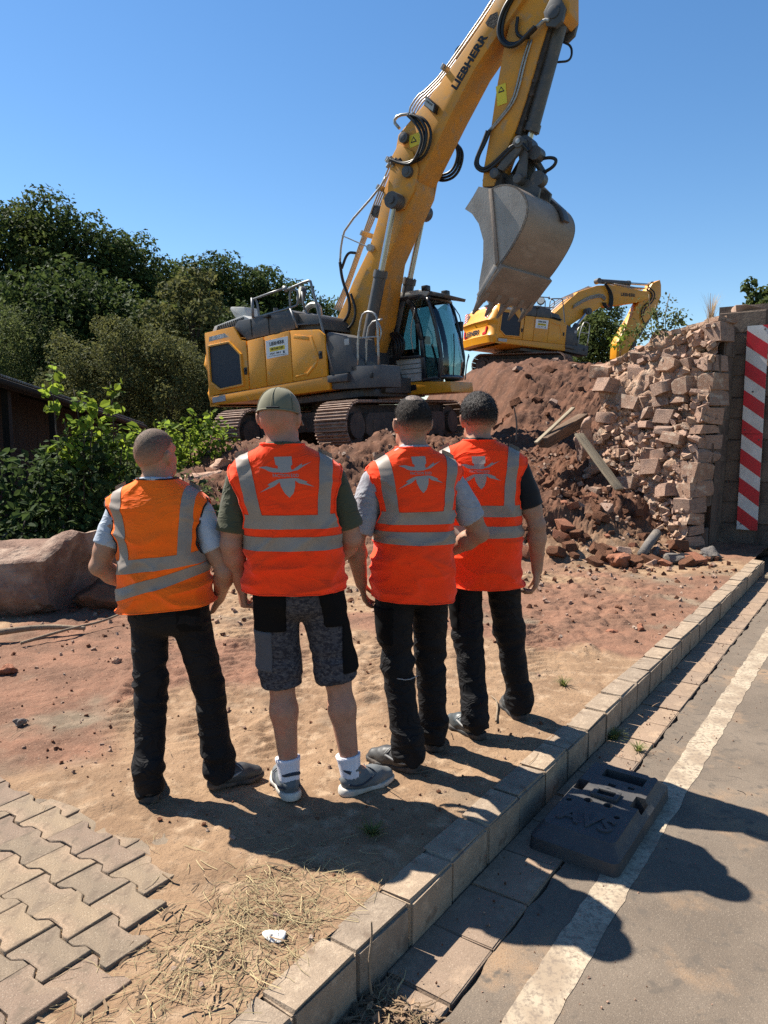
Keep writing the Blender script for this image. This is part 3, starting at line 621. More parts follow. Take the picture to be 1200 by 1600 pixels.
    b = MB(); b.prism([(-.43, 2.47), (.18, 2.43), (.14, 2.60), (.02, 2.74), (-.43, 2.80)], -1.30, .6); b.obj('service_platform', m_gry, root, bevel=.015)
    b = MB(); b.prism([(-.40, 2.60), (.16, 2.55), (.16, 2.52), (-.40, 2.57)], -1.42, -1.28); b.obj('platform_step', m_gry, root, bevel=.006)
    # handrails
    def rail(pts, y=None, r=.021, nm='handrail', mat=m_gry, sm=2): return hose(root, pts, r, y, mat, nm, sm)
    m_r = pm('grey_rail', (.17, .175, .18), .45, .3) if 'grey_rail' not in bpy.data.materials else bpy.data.materials['grey_rail']
    rail([(-1.55, 2.86), (-1.54, 3.27)], -1.42, .03, mat=m_r, sm=0); rail([(-1.42, 2.88), (-1.44, 3.18), (-1.5, 3.24)], -1.38, .022, mat=m_r)
    rail([(-1.50, 3.24), (-1.0, 3.30), (-.66, 3.33)], -1.42, .022, mat=m_r, sm=0); rail([(-1.56, 2.86), (-.40, 2.94), (-.33, 3.0), (-.31, 3.22), (-.40, 3.28), (-.53, 3.27), (-.54, 2.92)], -1.40, .022, mat=m_r, sm=1)
    rail([(-.66, 3.36), (-.58, 3.28)], -1.42, .045, mat=m_r, sm=0)
    rail([(-.53, 3.30), (.0, 3.39), (.06, 3.36), (.46, 1.56)], -1.43, .026, mat=m_r, sm=1); rail([(-.54, 2.93), (-.38, 2.52)], -1.41, .026, mat=m_r, sm=0)
    rail([(-.53, 3.30), (-.5, 2.93)], -1.0, .022, mat=m_r, sm=0)
    b = MB(); b.cone((-.64, -.82, 3.27), (-.69, -.90, 3.29), .17, n=24); rd = b.obj('round_mirror', m_gry, root); b = MB(); b.cone((-.69, -.90, 3.29), (-.695, -.907, 3.292), .15, n=24); b.obj('mirror_face', m_lens, rd)
    rail([(-.66, -.86, 3.12), (-.5, -.9, 2.82)], None, .018, mat=m_r)
    b = MB(); b.tube([(-.85, -.6, 2.86), (-.75, -.6, 3.05), (-.55, -.6, 3.1), (-.42, -.6, 3.02), (-.42, -.6, 2.8)], .06, 12, smooth=2); b.obj('intake_pipe', m_slv, root, 180)
    b = MB(); b.cone((-1.8, -.4, 2.9), (-1.8, -.4, 3.2), .05, n=12); b.obj('exhaust_pipe', m_gry, root)
    # front right: dark tank box, tool box, step, ladder rails
    b = MB(); b.prism([(.385, 1.5), (1.06, 1.52), (1.06, 1.72), (.96, 1.9), (.95, 2.18), (.42, 2.34), (.36, 2.30)], -1.44, -.62); b.obj('tank_box', m_gry, root, bevel=.02)
    b = MB(); b.prism([(.42, 1.22), (1.60, 1.18), (1.60, 1.60), (.90, 1.65), (.88, 1.50), (.42, 1.50)], -1.44, -.75); tb = b.obj('tool_box', m_gry, root, bevel=.02)
    b = MB(); b.box((1.38, -1.45, 1.42), (.07, .02, .10)); b.obj('lock', m_blk, tb, bevel=.006)
    b = MB(); b.box((.85, -1.447, 2.1), (.11, .006, .12)); b.obj('sticker', m_lgt, root)
    b = MB(); b.prism([(.38, 1.36), (.86, 1.345), (.88, 1.50), (.38, 1.49)], -1.53, -1.38); b.obj('side_step', m_gry, root, bevel=.02)
    rail([(1.06, 1.64), (1.10, 2.15), (1.22, 2.55), (1.33, 2.61), (1.50, 2.57), (1.57, 2.45), (1.54, 1.6)], -1.42, .022, mat=m_slv, sm=1)
    rail([(1.06, 1.64), (1.11, 2.14), (1.21, 2.44), (1.50, 2.47)], -1.15, .022, mat=m_slv, sm=1); rail([(1.11, 2.14), (1.56, 2.12)], -1.42, .018, mat=m_slv, sm=0)
    # boom foot brackets
    b = MB()
    for y in (-.5, .5): b.prism([(-.25, 1.4), (.95, 1.4), (.8, 1.75), (.55, 2.12), (.2, 2.15), (-.05, 1.9)], y-.05, y+.05)
    b.obj('boom_bracket', m_gry, root, bevel=.015)
    # cab on the left
    y0, y1 = .45, 1.45
    cab = MB(); cab.prism([(-.25, 1.34), (1.36, 1.36), (1.43, 1.86), (.3, 1.86), (-.25, 1.95)], y0, y1); cb = cab.obj('cab', m_lgt, root, bevel=.03)
    b = MB()
    for i in range(3): b.box((.95, y0-.004, 1.53+.1*i), (.85, .01, .012))
    b.obj('panel_line', m_gry, cb)
    base = MB(); base.prism([(-.3, 1.10), (2.07, 1.07), (2.05, 1.29), (1.34, 1.345), (-.3, 1.345)], y0-.01, y1+.01); bs_ = base.obj('cab_base', m_yel, cb, bevel=.02)
    b = MB(); b.box((1.13, y0-.016, 1.23), (.22, .012, .12)); b.obj('socket_plate', m_blk, cb, bevel=.01)
    for y in (y0, y1):
        def frame(pts, w_, nm='cab_pillar'):
            b = MB()
            for p, q in zip(pts, pts[1:]): b.bar((p[0], y, p[1]), (q[0], y, q[1]), .07, w_, up=(0, 1, 0) if False else (0, 0, 1))
            b.obj(nm, m_cabdk, cb, bevel=.01)
        frame([(-.2, 1.9), (-.06, 2.98), (.05, 3.08), (1.15, 3.09), (1.5, 3.08)], .09)
        frame([(1.12, 3.06), (1.24, 2.9), (1.35, 2.55), (1.42, 2.2), (1.44, 1.84), (1.44, 1.38)], .10)
        frame([(1.48, 3.1), (1.64, 2.96), (1.78, 2.4), (1.86, 1.8), (1.80, 1.38)], .07)
        frame([(-.2, 1.9), (1.44, 1.86)], .06); frame([(1.40, 1.37), (1.82, 1.38)], .06)
        b = MB(); b.prism([(1.48, 1.42), (1.48, 1.84), (1.46, 2.2), (1.40, 2.55), (1.28, 2.95), (1.5, 3.05), (1.62, 2.9), (1.74, 2.4), (1.82, 1.8), (1.76, 1.42)], y-.005, y+.005); b.obj('corner_window', m_glass, cb)
        b = MB(); b.prism([(-.17, 1.95), (-.02, 2.95), (.1, 3.05), (1.1, 3.06), (1.22, 2.95), (1.33, 2.55), (1.36, 1.86), (.3, 1.86)], y-.006, y+.006); b.obj('side_window', m_glass, cb)
    b = MB(); b.box((.72, y0-.002, 2.45), (.05, .05, 1.2)); b.box((.72, y1+.002, 2.45), (.05, .05, 1.2)); b.obj('window_post', m_cabdk, cb)
    b = MB()   # bowed windscreen
    fr = [(1.80, 1.40), (1.88, 1.75), (1.82, 2.2), (1.72, 2.7), (1.60, 3.04)]; cols = []
    for t in np.linspace(0, 1, 7): cols.append((y0+(y1-y0)*t, .10*math.sin(math.pi*t)))
    vv = [(x+bx, y, z) for x, z in fr for y, bx in cols]; ff = [(i*7+k, i*7+k+1, (i+1)*7+k+1, (i+1)*7+k) for i in range(4) for k in range(6)]
    b.add(vv, ff); b.obj('windscreen', m_glass, cb, 180, fix=False)
    for y in (y0, y1): hose(cb, [(x+.0, y, z) for x, z in fr], .04, None, m_cabdk, 'front_pillar', 1)
    hose(cb, [(fr[-1][0]+bx, y, fr[-1][1]) for y, bx in cols], .05, None, m_cabdk, 'top_rail', 0); hose(cb, [(fr[0][0]+bx, y, fr[0][1]) for y, bx in cols], .05, None, m_cabdk, 'bottom_rail', 0)
    hose(cb, [(1.98, .72, 1.42), (1.99, .8, 1.9), (1.93, .92, 2.3)], .012, None, m_blk, 'wiper', 1)
    hose(cb, [(1.93, 1.34, 1.35), (1.97, 1.38, 1.7), (1.99, 1.46, 1.9)], .012, None, m_slv, 'grab_rail', 1); hose(cb, [(1.97, 1.28, 1.35), (2.0, 1.33, 1.7), (2.02, 1.42, 1.86)], .012, None, m_slv, 'grab_rail', 1)
    b = MB(); b.prism([(-.28, 3.08), (-.2, 3.18), (.78, 3.25), (1.42, 3.23), (1.66, 3.16), (1.6, 3.07)], y0-.02, y1+.02); b.obj('cab_roof', m_lgt, cb, bevel=.03)
    b = MB(); b.prism([(1.58, 3.10), (1.64, 3.18), (2.0, 3.06), (1.97, 3.0)], y0+.02, y1-.02); b.obj('sun_visor', m_gry, cb, bevel=.012)
    for y in (y0+.05, y1-.1): b = MB(); b.box((1.55, y, 3.24), (.14, .16, .11)); b.obj('work_light', m_blk, cb, bevel=.02)
    b = MB(); b.box((.25, .95, 2.15), (.14, .5, .75)); b.box((.5, .95, 1.82), (.5, .5, .14)); b.box((.25, .95, 2.6), (.11, .28, .2)); b.obj('driver_seat', m_blk, cb, bevel=.05)
    b = MB(); b.box((1.0, .62, 1.95), (.3, .16, .2)); b.cone((1.15, .65, 2.0), (1.2, .65, 2.25), .02); b.cone((1.5, 1.0, 1.5), (1.35, 1.0, 2.15), .025); b.box((1.45, .62, 2.2), (.05, .2, .16)); b.obj('controls', m_blk, cb, bevel=.02)
    hose(root, [(1.35, .36, 2.86), (1.2, .36, 2.4), (1.25, .36, 1.95)], .012, None, m_slv, 'grab_rail', 1)
    b = MB(); b.cone((1.78, 1.53, 2.42), (1.80, 1.53, 2.62), .06, n=12); hose(root, [(1.66, 1.5, 2.95), (1.8, 1.55, 2.7), (1.82, 1.55, 2.1), (1.76, 1.5, 2.05)], .012, None, m_blk, 'mirror_arm', 1); b.obj('cab_mirror', m_blk, root, bevel=.02)

def boom_seg(root, prof, hw, nm, low=0., mats=None, side_inset=.0):
    """box-section boom piece: profile in x,z, rounded long edges"""
    b = MB(); b.prism(prof, -hw, hw); return b.obj(nm, mats or m_yel2, root, bevel=.028, seg=2)
def bucket(root, origin, yaw):
    bk = bpy.data.objects.new('bucket', None); COL.objects.link(bk); bk.parent = root; bk.location = (origin[0], .20, origin[1]); bk.rotation_euler = (0, 0, R(yaw))
    H = 1.0
    def P(x, z): return (x-origin[0], z-origin[1])
    shell = [P(*p) for p in [(3.76, 4.47), (3.95, 4.50), (4.16, 4.45), (4.34, 4.32), (4.45, 4.13), (4.46, 3.93), (4.38, 3.72), (4.22, 3.50), (4.03, 3.28), (3.86, 3.12), (3.68, 2.94), (3.54, 2.80), (3.43, 2.70)]]
    # smooth the curve, give it plate thickness
    Q_ = [Vector((p[0], p[1])) for p in shell]
    for _ in range(2):
        N_ = [Q_[0]]
        for i in range(len(Q_)-1): N_ += [Q_[i]*.75+Q_[i+1]*.25, Q_[i]*.25+Q_[i+1]*.75]
        Q_ = N_+[Q_[-1]]
    inn = []
    for i, p in enumerate(Q_):
        d = Q_[min(i+1, len(Q_)-1)]-Q_[max(i-1, 0)]; nrm = Vector((d.y, -d.x)).normalized(); inn.append(p+nrm*.035)
    b = MB(); b.prism([tuple(p) for p in Q_]+[tuple(p) for p in reversed(inn)], -H, H); b.obj('bucket_shell', m_bshell, bk, 40)
    side = [tuple(p) for p in Q_]+[P(*p) for p in [(3.45, 2.92), (3.55, 3.30), (3.57, 3.62), (3.49, 3.93), (3.36, 4.13), (3.22, 4.24), (3.40, 4.42), (3.52, 4.56)]]
    for s in (-1, 1):
        b = MB(); b.prism(side, s*H, s*(H-.035)); sp = b.obj('side_plate', m_steel, bk, 40)
        b = MB(); b.prism([P(*p) for p in [(3.73, 4.46), (3.80, 4.46), (3.87, 3.21), (3.81, 3.14)]], s*(H+.001), s*(H+.035)); b.obj('weld_strip', m_bshell, bk, bevel=.006)
        b = MB(); b.prism([P(*p) for p in [(3.40, 2.70), (3.47, 2.65), (3.84, 3.10), (3.78, 3.17)]], s*(H+.001), s*(H+.03)); b.obj('wear_strip', m_steel, bk, bevel=.008)
    b = MB(); lp = [P(*p) for p in [(3.40, 2.68), (3.46, 2.61), (3.95, 3.10), (3.90, 3.17)]]; b.prism(lp, -H-.012, H+.012); b.obj('cutting_lip', m_bshell, bk, bevel=.006)
    for i in range(5):
        y = -H+.09+i*(2*H-.18)/4
        t = MB(); c0 = Vector((*P(3.47, 2.68), )); d = Vector((-.62, -.78)).normalized(); nn = Vector((d.y, -d.x))
        def q(u, w_): p = c0+d*u+nn*w_; return (p.x, p.y)
        t.prism([q(-.10, -.06), q(.06, -.065), q(.10, -.05), q(.10, .05), q(.06, .065), q(-.10, .06)], y-.075, y+.075)
        vs_ = [(q(.10, a)[0], y+s*.06, q(.10, a)[1]) for a in (-.05, .05) for s in (-1, 1)]+[(q(.37, a)[0], y+s*.02, q(.37, a)[1]) for a in (-.014, .014) for s in (-1, 1)]
        t.add(vs_, [(0, 1, 3, 2), (4, 6, 7, 5), (0, 4, 5, 1), (1, 5, 7, 3), (3, 7, 6, 2), (2, 6, 4, 0)]); t.obj('bucket_tooth', m_bshell, bk, bevel=.008)
    b = MB()
    for y in (-.23, .23): b.prism([P(*p) for p in [(3.55, 4.50), (3.60, 4.78), (3.78, 4.88), (3.98, 4.78), (4.2, 4.66), (4.34, 4.5), (4.30, 4.34), (4.0, 4.47)]], y-.04, y+.04)
    b.obj('bucket_ear', m_gry, bk, bevel=.012)
    b = MB(); b.prism([P(*p) for p in [(4.10, 4.42), (4.22, 4.52), (4.5, 4.22), (4.56, 4.0), (4.50, 3.98), (4.44, 4.18)]], .28, .52); b.obj('tilt_ram_cover', m_gry, bk, bevel=.015)
    return bk

# ---------------- excavator close by: boom raised, bucket hanging
ex = thing('excavator', 'yellow crawler excavator on the dirt mound with raised boom and hanging wide bucket', 'excavator', (-.513, 16.22, 1.20), (R(1.685), -R(2.79), -R(33.43)), 'yellow crawler excavators')
ex.rotation_mode = 'XYZ'
Mx = Matrix.Rotation(-.5835, 4, 'Z') @ Matrix.Rotation(-.0487, 4, 'Y') @ Matrix.Rotation(.0294, 4, 'X'); ex.rotation_euler = Mx.to_euler()
undercarriage(ex, 90, True, -.35)
upper_house(ex)
lowb = boom_seg(ex, [(-.02, 2.05), (.08, 1.85), (.35, 1.78), (.55, 1.9), (.87, 2.58), (1.18, 3.75), (1.56, 4.33), (1.92, 4.86), (1.95, 5.1), (1.88, 5.36), (1.66, 5.62), (1.40, 5.50), (1.19, 5.08), (.98, 4.52), (.73, 4.01), (.32, 3.48), (.08, 3.10), (-.20, 2.72)], .35, 'lower_boom')
upb = boom_seg(ex, [(1.42, 5.52), (1.57, 6.04), (2.27, 6.51), (2.67, 6.82), (3.43, 7.47), (3.9, 7.95), (4.3, 8.3), (4.62, 8.28), (4.6, 8.0), (4.25, 7.62), (3.96, 7.36), (3.72, 7.17), (3.26, 6.75), (2.73, 6.09), (2.10, 5.25), (1.90, 5.04), (1.82, 5.25), (1.70, 5.40)], .33, 'upper_boom')
b = MB()
for y in (-.375, .375): b.prism([(1.30, 5.0), (1.42, 5.62), (1.62, 5.85), (1.92, 5.62), (2.02, 5.3), (1.9, 4.9), (1.66, 4.62), (1.45, 4.62)], y-.028, y+.028)
b.obj('boom_knuckle_plate', m_yel2, ex, bevel=.012)
for (px, pz, r_, y) in ((1.81, 5.27, .11, .43), (1.73, 5.93, .10, .36), (.92, 4.76, .12, .22), (1.55, 4.76, .13, .55)):
    b = MB(); b.cone((px, -y-.06, pz), (px, y+.06, pz), r_, n=20); b.cone((px, -y-.075, pz), (px, y+.075, pz), r_*.55, n=16); b.obj('pivot_pin', m_gry, ex, bevel=.008)
put_text('LIEBHERR', .2, m_txt, (3.15, -.334, 6.88), (.58, 0, .62), (-.6, 0, .58), upb, .98, .004, .008)
b = MB(); b.prism([(3.50, 7.44), (3.60, 7.54), (3.74, 7.55), (3.76, 7.40), (3.66, 7.29), (3.54, 7.37)], -.336, -.326); b.obj('pocket_shade', m_blk2, upb)  # flat dark plate paints the shade inside the boom's cutout
def quad_sign(x, z, d, nrm_y, w_, h_, mat, par, nm='warning_label'):
    d = Vector(d).normalized(); u = Vector((-d.y, d.x)); pts = [Vector((x, z))+d*(i*w_/2)+u*(j*h_/2) for i, j in ((-1, -1), (1, -1), (1, 1), (-1, 1))]
    b = MB(); b.prism([tuple(p) for p in pts], nrm_y, nrm_y-.004); return b.obj(nm, mat, par)
wl = quad_sign(1.95, 5.85, (1, 0.1), -.334, .26, .22, m_ylab, upb)
def warn_print(x, z, y, par, s=1.):
    b = MB(); b.prism([(x-.07*s, z+.01), (x+.07*s, z+.01), (x, z+.12*s)], y-.002, y-.006); b.obj('warning_triangle', m_txt, par.parent); b = MB(); b.prism([(x-.04*s, z+.03), (x+.04*s, z+.03), (x, z+.09*s)], y-.006, y-.008); b.obj('triangle_centre', m_ylab, par.parent)
warn_print(1.92, 5.80, -.338, wl)
bx_ = MB(); bx_.prism([(2.30, 6.52), (2.50, 6.31), (2.45, 6.16), (2.24, 6.36)], -.46, -.335); jb = bx_.obj('junction_box', m_blk, ex, bevel=.015)
b = MB(); b.prism([(2.29, 6.49), (2.47, 6.31), (2.43, 6.20), (2.26, 6.36)], -.468, -.461); b.obj('box_label', m_lgt, jb)
put_text('LIEBHERR', .05, m_txt, (2.37, -.472, 6.36), (.7, 0, -.7), (.7, 0, .7), jb, .17, .001)
# stick, forked head, bucket linkage
stick = boom_seg(ex, [(3.26, 4.72), (3.31, 5.05), (3.49, 5.73), (3.64, 6.41), (3.80, 6.99), (3.90, 7.3), (4.0, 7.75), (4.3, 8.35), (4.75, 8.4), (5.02, 7.9), (5.0, 7.15), (4.86, 7.06), (4.72, 7.2), (4.62, 7.1), (4.44, 6.68), (4.17, 6.0), (3.96, 5.55), (3.72, 5.15), (3.50, 4.68)], .24, 'stick')
b = MB(); b.prism([(4.02, 5.45), (4.22, 5.95), (4.50, 6.6), (4.66, 7.05), (4.58, 7.05), (4.40, 6.62), (4.12, 5.95), (3.93, 5.5)], -.20, .20); b.obj('shaded_dirty_belly', m_blk2, stick)  # dark plate paints the shade on the stick's belly, with its dirt
sl = quad_sign(3.72, 6.20, (1, .05), -.246, .19, .34, m_ylab, stick); warn_print(3.72, 6.23, -.25, sl, .9)
b = MB()
for y in (-.30, .30): b.prism([(4.62, 7.02), (4.58, 7.25), (4.70, 7.42), (4.88, 7.38), (4.96, 7.2), (4.90, 7.02), (4.78, 6.95)], y-.045, y+.045)
b.cone((4.76, -.37, 7.20), (4.76, .37, 7.20), .11, n=18); b.obj('ram_bracket', m_gry, ex, bevel=.012)
cyl_ram(ex, (4.06, 5.28), (4.76, 7.2), 0, .135, .07, .86)
b = MB()
for y in (-.27, .27):
    b.prism([(3.60, 4.95), (3.72, 4.88), (4.05, 5.12), (4.16, 5.3), (4.02, 5.42), (3.9, 5.3)], y-.04, y+.04)
    b.prism([(3.98, 5.3), (4.14, 5.36), (4.16, 5.1), (4.10, 4.72), (3.95, 4.6), (3.88, 4.72), (4.0, 5.0)], y*.7-.04, y*.7+.04)
b.cone((4.04, -.34, 5.30), (4.04, .34, 5.30), .10, n=18); b.cone((4.04, -.36, 5.30), (4.04, .36, 5.30), .055, n=14, mi=1); b.cone((3.98, -.3, 4.70), (3.98, .3, 4.70), .085, n=16); b.cone((3.55, -.33, 4.88), (3.55, .33, 4.88), .09, n=16)
b.obj('bucket_linkage', [m_gry, m_slv], ex, bevel=.012)
b = MB(); b.prism([(3.30, 4.50), (3.26, 4.85), (3.45, 5.02), (3.66, 4.92), (3.64, 4.52)], -.22, .22); b.obj('stick_nose', m_blk2, ex, bevel=.02)
b = MB(); b.cone((4.25, -.12, 5.12), (4.25, .12, 5.12), .12, n=16); b.cone((4.28, -.1, 4.68), (4.28, .1, 4.68), .13, n=16); b.cone((4.16, .1, 5.1), (4.30, .2, 4.8), .06); b.obj('swivel_block', m_gry, ex)
bucket(ex, (3.80, 4.55), -4)
# cylinders: two for the lower boom, one on top for the upper boom
for y in (-.55, .55): cyl_ram(ex, (1.55, 4.76), (.52, 1.55), y, .125, .062, .60)
cyl_ram(ex, (1.55, 5.93), (.92, 4.76), 0, .10, .05, .55)
cyl_ram(ex, (3.95, 8.2), (2.9, 7.2), .0, .12, .06, .6)
# pipes and hoses on the boom
for i in range(4):
    o = .035*i; y = -.30+.11*i
    hose(ex, [(1.42-o, y, 5.68-o*.3), (.95-o, y, 4.98), (.52-o, y, 4.22+o), (.05-o, y, 3.38+o), (-.25-o, y, 2.98)], .018, None, m_slv, 'hydraulic_pipe', 1)
    hose(ex, [(3.9-o*.4, y, 8.05), (3.50-o, y, 7.66), (3.22-o, y, 7.42), (2.55-o, y, 6.86+o*.5), (2.2-o, y, 6.68+o*.4), (2.02-o, y, 6.64), (1.80-o*.5, y, 6.42), (1.92, y-.02, 6.24)], .018, None, m_slv, 'hydraulic_pipe', 1)
hose(ex, [(1.30, 5.30), (1.12, 5.10), (.25, 4.54), (.12, 4.25), (.06, 3.88)], .022, -.42, m_slv, 'hydraulic_pipe', 1)
hose(ex, [(.06, 3.88), (.09, 3.5), (.25, 3.1), (.22, 2.8), (.0, 2.62), (-.25, 2.75)], .032, -.42)
hose(ex, [(.08, 3.75), (.25, 4.05), (.45, 4.0)], .028, -.40); hose(ex, [(.3, 3.2), (.42, 2.85), (.3, 2.55), (-.02, 2.45)], .028, -.44)
b = MB(); b.bar((.19, -.44, 4.38), (.85, -.42, 4.02), .02, .085, up=(0, 1, 0)); b.cone((.83, -.46, 4.03), (.83, -.36, 4.03), .07, n=12); b.obj('pipe_strut', m_lgt, ex)
for k, (dx, dz, y) in enumerate(((0, 0, -.44), (.07, .03, -.48), (.13, .02, -.42), (-.03, -.04, -.50))):
    hose(ex, [(1.92+dx*.5, 6.26), (2.10+dx, 6.12+dz), (2.24+dx, 5.85+dz), (2.16+dx, 5.58), (1.98+dx, 5.40+dz), (1.72, 5.42), (1.5+dx, 5.56)], .027, y)
for k in range(3): hose(ex, [(2.35, 5.95), (2.47+.04*k, 5.7), (2.32+.03*k, 5.38-.04*k), (2.0, 5.36-.05*k), (1.75, 5.5)], .028, .46+.04*k)
for k in range(5):
    b = MB(); x, z = ((1.92, 6.28), (1.30, 5.62), (1.05, 5.15), (.60, 4.35), (2.62, 6.94))[k]; b.box((x, -.12, z+.03), (.10, .5, .05), Matrix.Rotation(-R(55), 3, 'Y')); b.obj('pipe_clamp', m_slv, ex, bevel=.006)
for k in range(7):
    b = MB(); x, z = 1.30+.05*(k % 4), 5.60-.05*(k//2); b.cone((x, -.36, z), (x+.1, -.42, z+.03), .03, n=8); b.obj('hose_coupling', m_slv, ex)
hose(ex, [(1.85, -.3, 6.36), (1.62, -.36, 6.38), (1.50, -.36, 6.30), (1.62, -.34, 6.14)], .03, None, m_slv, 'hydraulic_pipe', 1)
for k in range(2):
    o = .055*k
    hose(ex, [(4.33-o, 6.92), (4.20-o, 6.62), (4.04-o, 6.13), (3.92-o, 5.95), (3.70-o, 5.78), (3.50-o, 5.64)], .018, -.27, m_slv, 'hydraulic_pipe', 1)
    hose(ex, [(3.50-o, 5.64), (3.40-o, 5.45), (3.24-o*.5, 5.24), (3.22-o, 5.08), (3.36, 4.98-o), (3.60, 5.08-o), (3.84, 5.24-o), (4.08, 5.30), (4.22, 5.1)], .03, -.31)
    hose(ex, [(4.14+o, 7.75), (3.90, 7.5+o), (3.80-o, 7.2), (3.86, 6.98-o), (4.08, 6.88-o), (4.34, 6.98), (4.45, 7.04)], .036, -.36-.05*k)
hose(ex, [(4.45, -.36, 7.04), (4.60, -.34, 7.13), (4.68, -.34, 7.08)], .035, None, m_slv, 'hydraulic_pipe', 1)
hose(ex, [(4.1, 7.35), (4.05, 7.1), (4.18, 6.98), (4.3, 6.96)], .03, -.3)
hose(ex, [(4.18, .1, 5.05), (4.45, .1, 5.05), (4.58, .12, 4.98), (4.5, .12, 4.86), (4.22, .12, 4.80)], .03)
hose(ex, [(4.70, .20, 6.95), (4.86, .26, 6.85), (4.84, .24, 6.6), (4.62, .16, 6.62)], .02)
hose(ex, [(1.0, -.58, 2.6), (1.12, -.60, 2.35), (1.05, -.6, 2.15), (.9, -.58, 2.0), (.85, -.6, 1.75)], .018, None, m_slv, 'hydraulic_pipe', 2)
for k in range(4): hose(ex, [(.75+.06*k, .25, 2.4), (.95+.07*k, .2, 2.2), (.95+.05*k, .2, 1.95), (.7, .2, 1.7)], .025)
b = MB()
for k in range(60):
    t = random.random(); x = 4.02+.55*t+random.uniform(-.03, .03); z = 5.5+1.5*t; y = random.uniform(-.2, .2); s = random.uniform(.02, .05); b.box((x+.02, y, z), (s, s, s), Euler((random.random()*3, random.random()*3, 0)).to_matrix())
stuff(b.obj('mud_lumps', m_trk2, stick))

# ---------------- second excavator further back on the rubble: arm bent down behind the wall
ex2 = thing('excavator', 'yellow crawler excavator standing behind the earth heap, arm bent down behind the broken wall', 'excavator', (6.78, 33.6, 3.74), (0, 0, 0), 'yellow crawler excavators')
Mx = Matrix.Rotation(.350, 4, 'Z') @ Matrix.Rotation(.1018, 4, 'Y') @ Matrix.Rotation(-.0083, 4, 'X'); ex2.rotation_euler = Mx.to_euler()
undercarriage(ex2, -62, False, 0)
upper_house(ex2)
lb2 = boom_seg(ex2, [(-.02, 2.05), (.3, 1.78), (.6, 1.9), (1.22, 2.55), (1.75, 2.95), (2.75, 3.62), (3.05, 3.80), (3.1, 4.2), (2.75, 4.62), (2.45, 4.55), (1.5, 4.12), (1.2, 3.8), (.8, 3.4), (.1, 2.7)], .33, 'lower_boom', mats=m_yel)
ub2 = boom_seg(ex2, [(2.6, 4.55), (3.05, 4.72), (5.0, 4.75), (5.4, 4.78), (5.35, 4.45), (4.9, 4.22), (3.3, 3.78), (2.95, 3.86), (2.6, 4.2)], .31, 'upper_boom', mats=m_yel)
st2 = boom_seg(ex2, [(5.55, 5.20), (5.95, 5.42), (6.05, 5.2), (6.12, 4.7), (5.9, 3.95), (5.4, 3.3), (4.75, 2.2), (4.5, 1.6), (4.0, 1.5), (3.95, 2.2), (4.30, 2.95), (4.68, 3.65), (4.9, 4.2), (5.2, 4.55)], .24, 'stick', mats=m_yel)
put_text('LIEBHERR', .2, m_txt, (4.2, -.315, 4.42), (1, 0, .09), (0, 0, 1), ub2, .8, .004, .006)
cyl_ram(ex2, (5.65, 5.18), (2.7, 4.85), 0, .11, .055, .58); cyl_ram(ex2, (5.0, 2.3), (5.85, 3.9), 0, .11, .055, .7)
for y in (-.5, .5): cyl_ram(ex2, (2.0, 3.30), (.75, 1.55), y, .12, .06, .6)
for i in range(4):
    o = .04*i; y = -.28+.12*i
    hose(ex2, [(.2-o, y, 2.95+o), (.8-o, y, 3.55+o), (1.4-o, y, 4.0), (2.3, y, 4.45+o)], .02, None, m_slv, 'hydraulic_pipe', 1); hose(ex2, [(1.3, 3.35+o), (2.0, 3.85+o), (2.7, 4.1+o), (2.95, 3.95+o)], .02, -.36-.02*i, m_slv, 'hydraulic_pipe', 1)
    hose(ex2, [(2.8, 4.7), (3.15+o, 4.3), (3.2+o, 3.75-o), (2.95+o, 3.62-o), (2.8+o, 3.85)], .028, -.38-.03*i)
    hose(ex2, [(3.4, y, 4.80+.02*i), (4.6, y, 4.84), (5.2, y, 4.9)], .018, None, m_slv, 'hydraulic_pipe', 0)
hose(ex2, [(5.2, 4.85), (5.6, 4.7), (5.5, 4.35), (5.1, 4.05), (5.05, 3.6), (5.3, 3.3)], .03, -.3); hose(ex2, [(5.3, 4.95), (5.72, 4.75), (5.6, 4.3), (5.2, 4.0), (5.15, 3.6)], .03, -.33)
hose(ex2, [(-.2, 2.75), (.1, 3.0), (.5, 2.6), (.3, 2.3)], .03, -.42)
# ================================================================== BROKEN SANDSTONE WALL
C0 = Vector((4.25, 9.9, 0)); WE = Vector((-.45, .893, 0)); WN = Vector((-.893, -.45, 0))
m_mort = pm('crumbling_lime_mortar', (.40, .27, .19), .95, col2=(.29, .185, .13), vs=5, bump=.9, bs=22, bd=.04, col3=(.48, .37, .28), vs3=9, t3=(.5, .66), spec=.1)
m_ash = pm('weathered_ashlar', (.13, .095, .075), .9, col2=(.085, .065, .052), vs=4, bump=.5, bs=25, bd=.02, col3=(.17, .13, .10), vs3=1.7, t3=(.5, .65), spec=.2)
def wtop(t): return 3.12-.10*t-.14*t*t*.5
def woff(z): return .34*(1-np.clip(z/3.1, 0, 1))-.05
wall = thing('stone_wall', 'broken end of an old red sandstone wall with crumbling rubble core', 'wall', (C0.x, C0.y, 0))
def wp(t, z, o=0): return WE*t+WN*(woff(z)+o)+Vector((.058*z*.6, 0, z))
tt = np.linspace(0, 2.0, 74); zz = np.linspace(-.3, 1, 110)
T_, S_ = np.meshgrid(tt, zz, indexing='ij'); ZZ = S_*np.vectorize(wtop)(T_)
on = -.055+.10*fbm(T_*2.1, ZZ*2.6, o=4, s=90)+.05*np.abs(fbm(T_*6, ZZ*7, o=3, s=95))+.035*np.abs(vn(T_*15, ZZ*17, s=97))-.10*sst(.12, .0, T_)*0
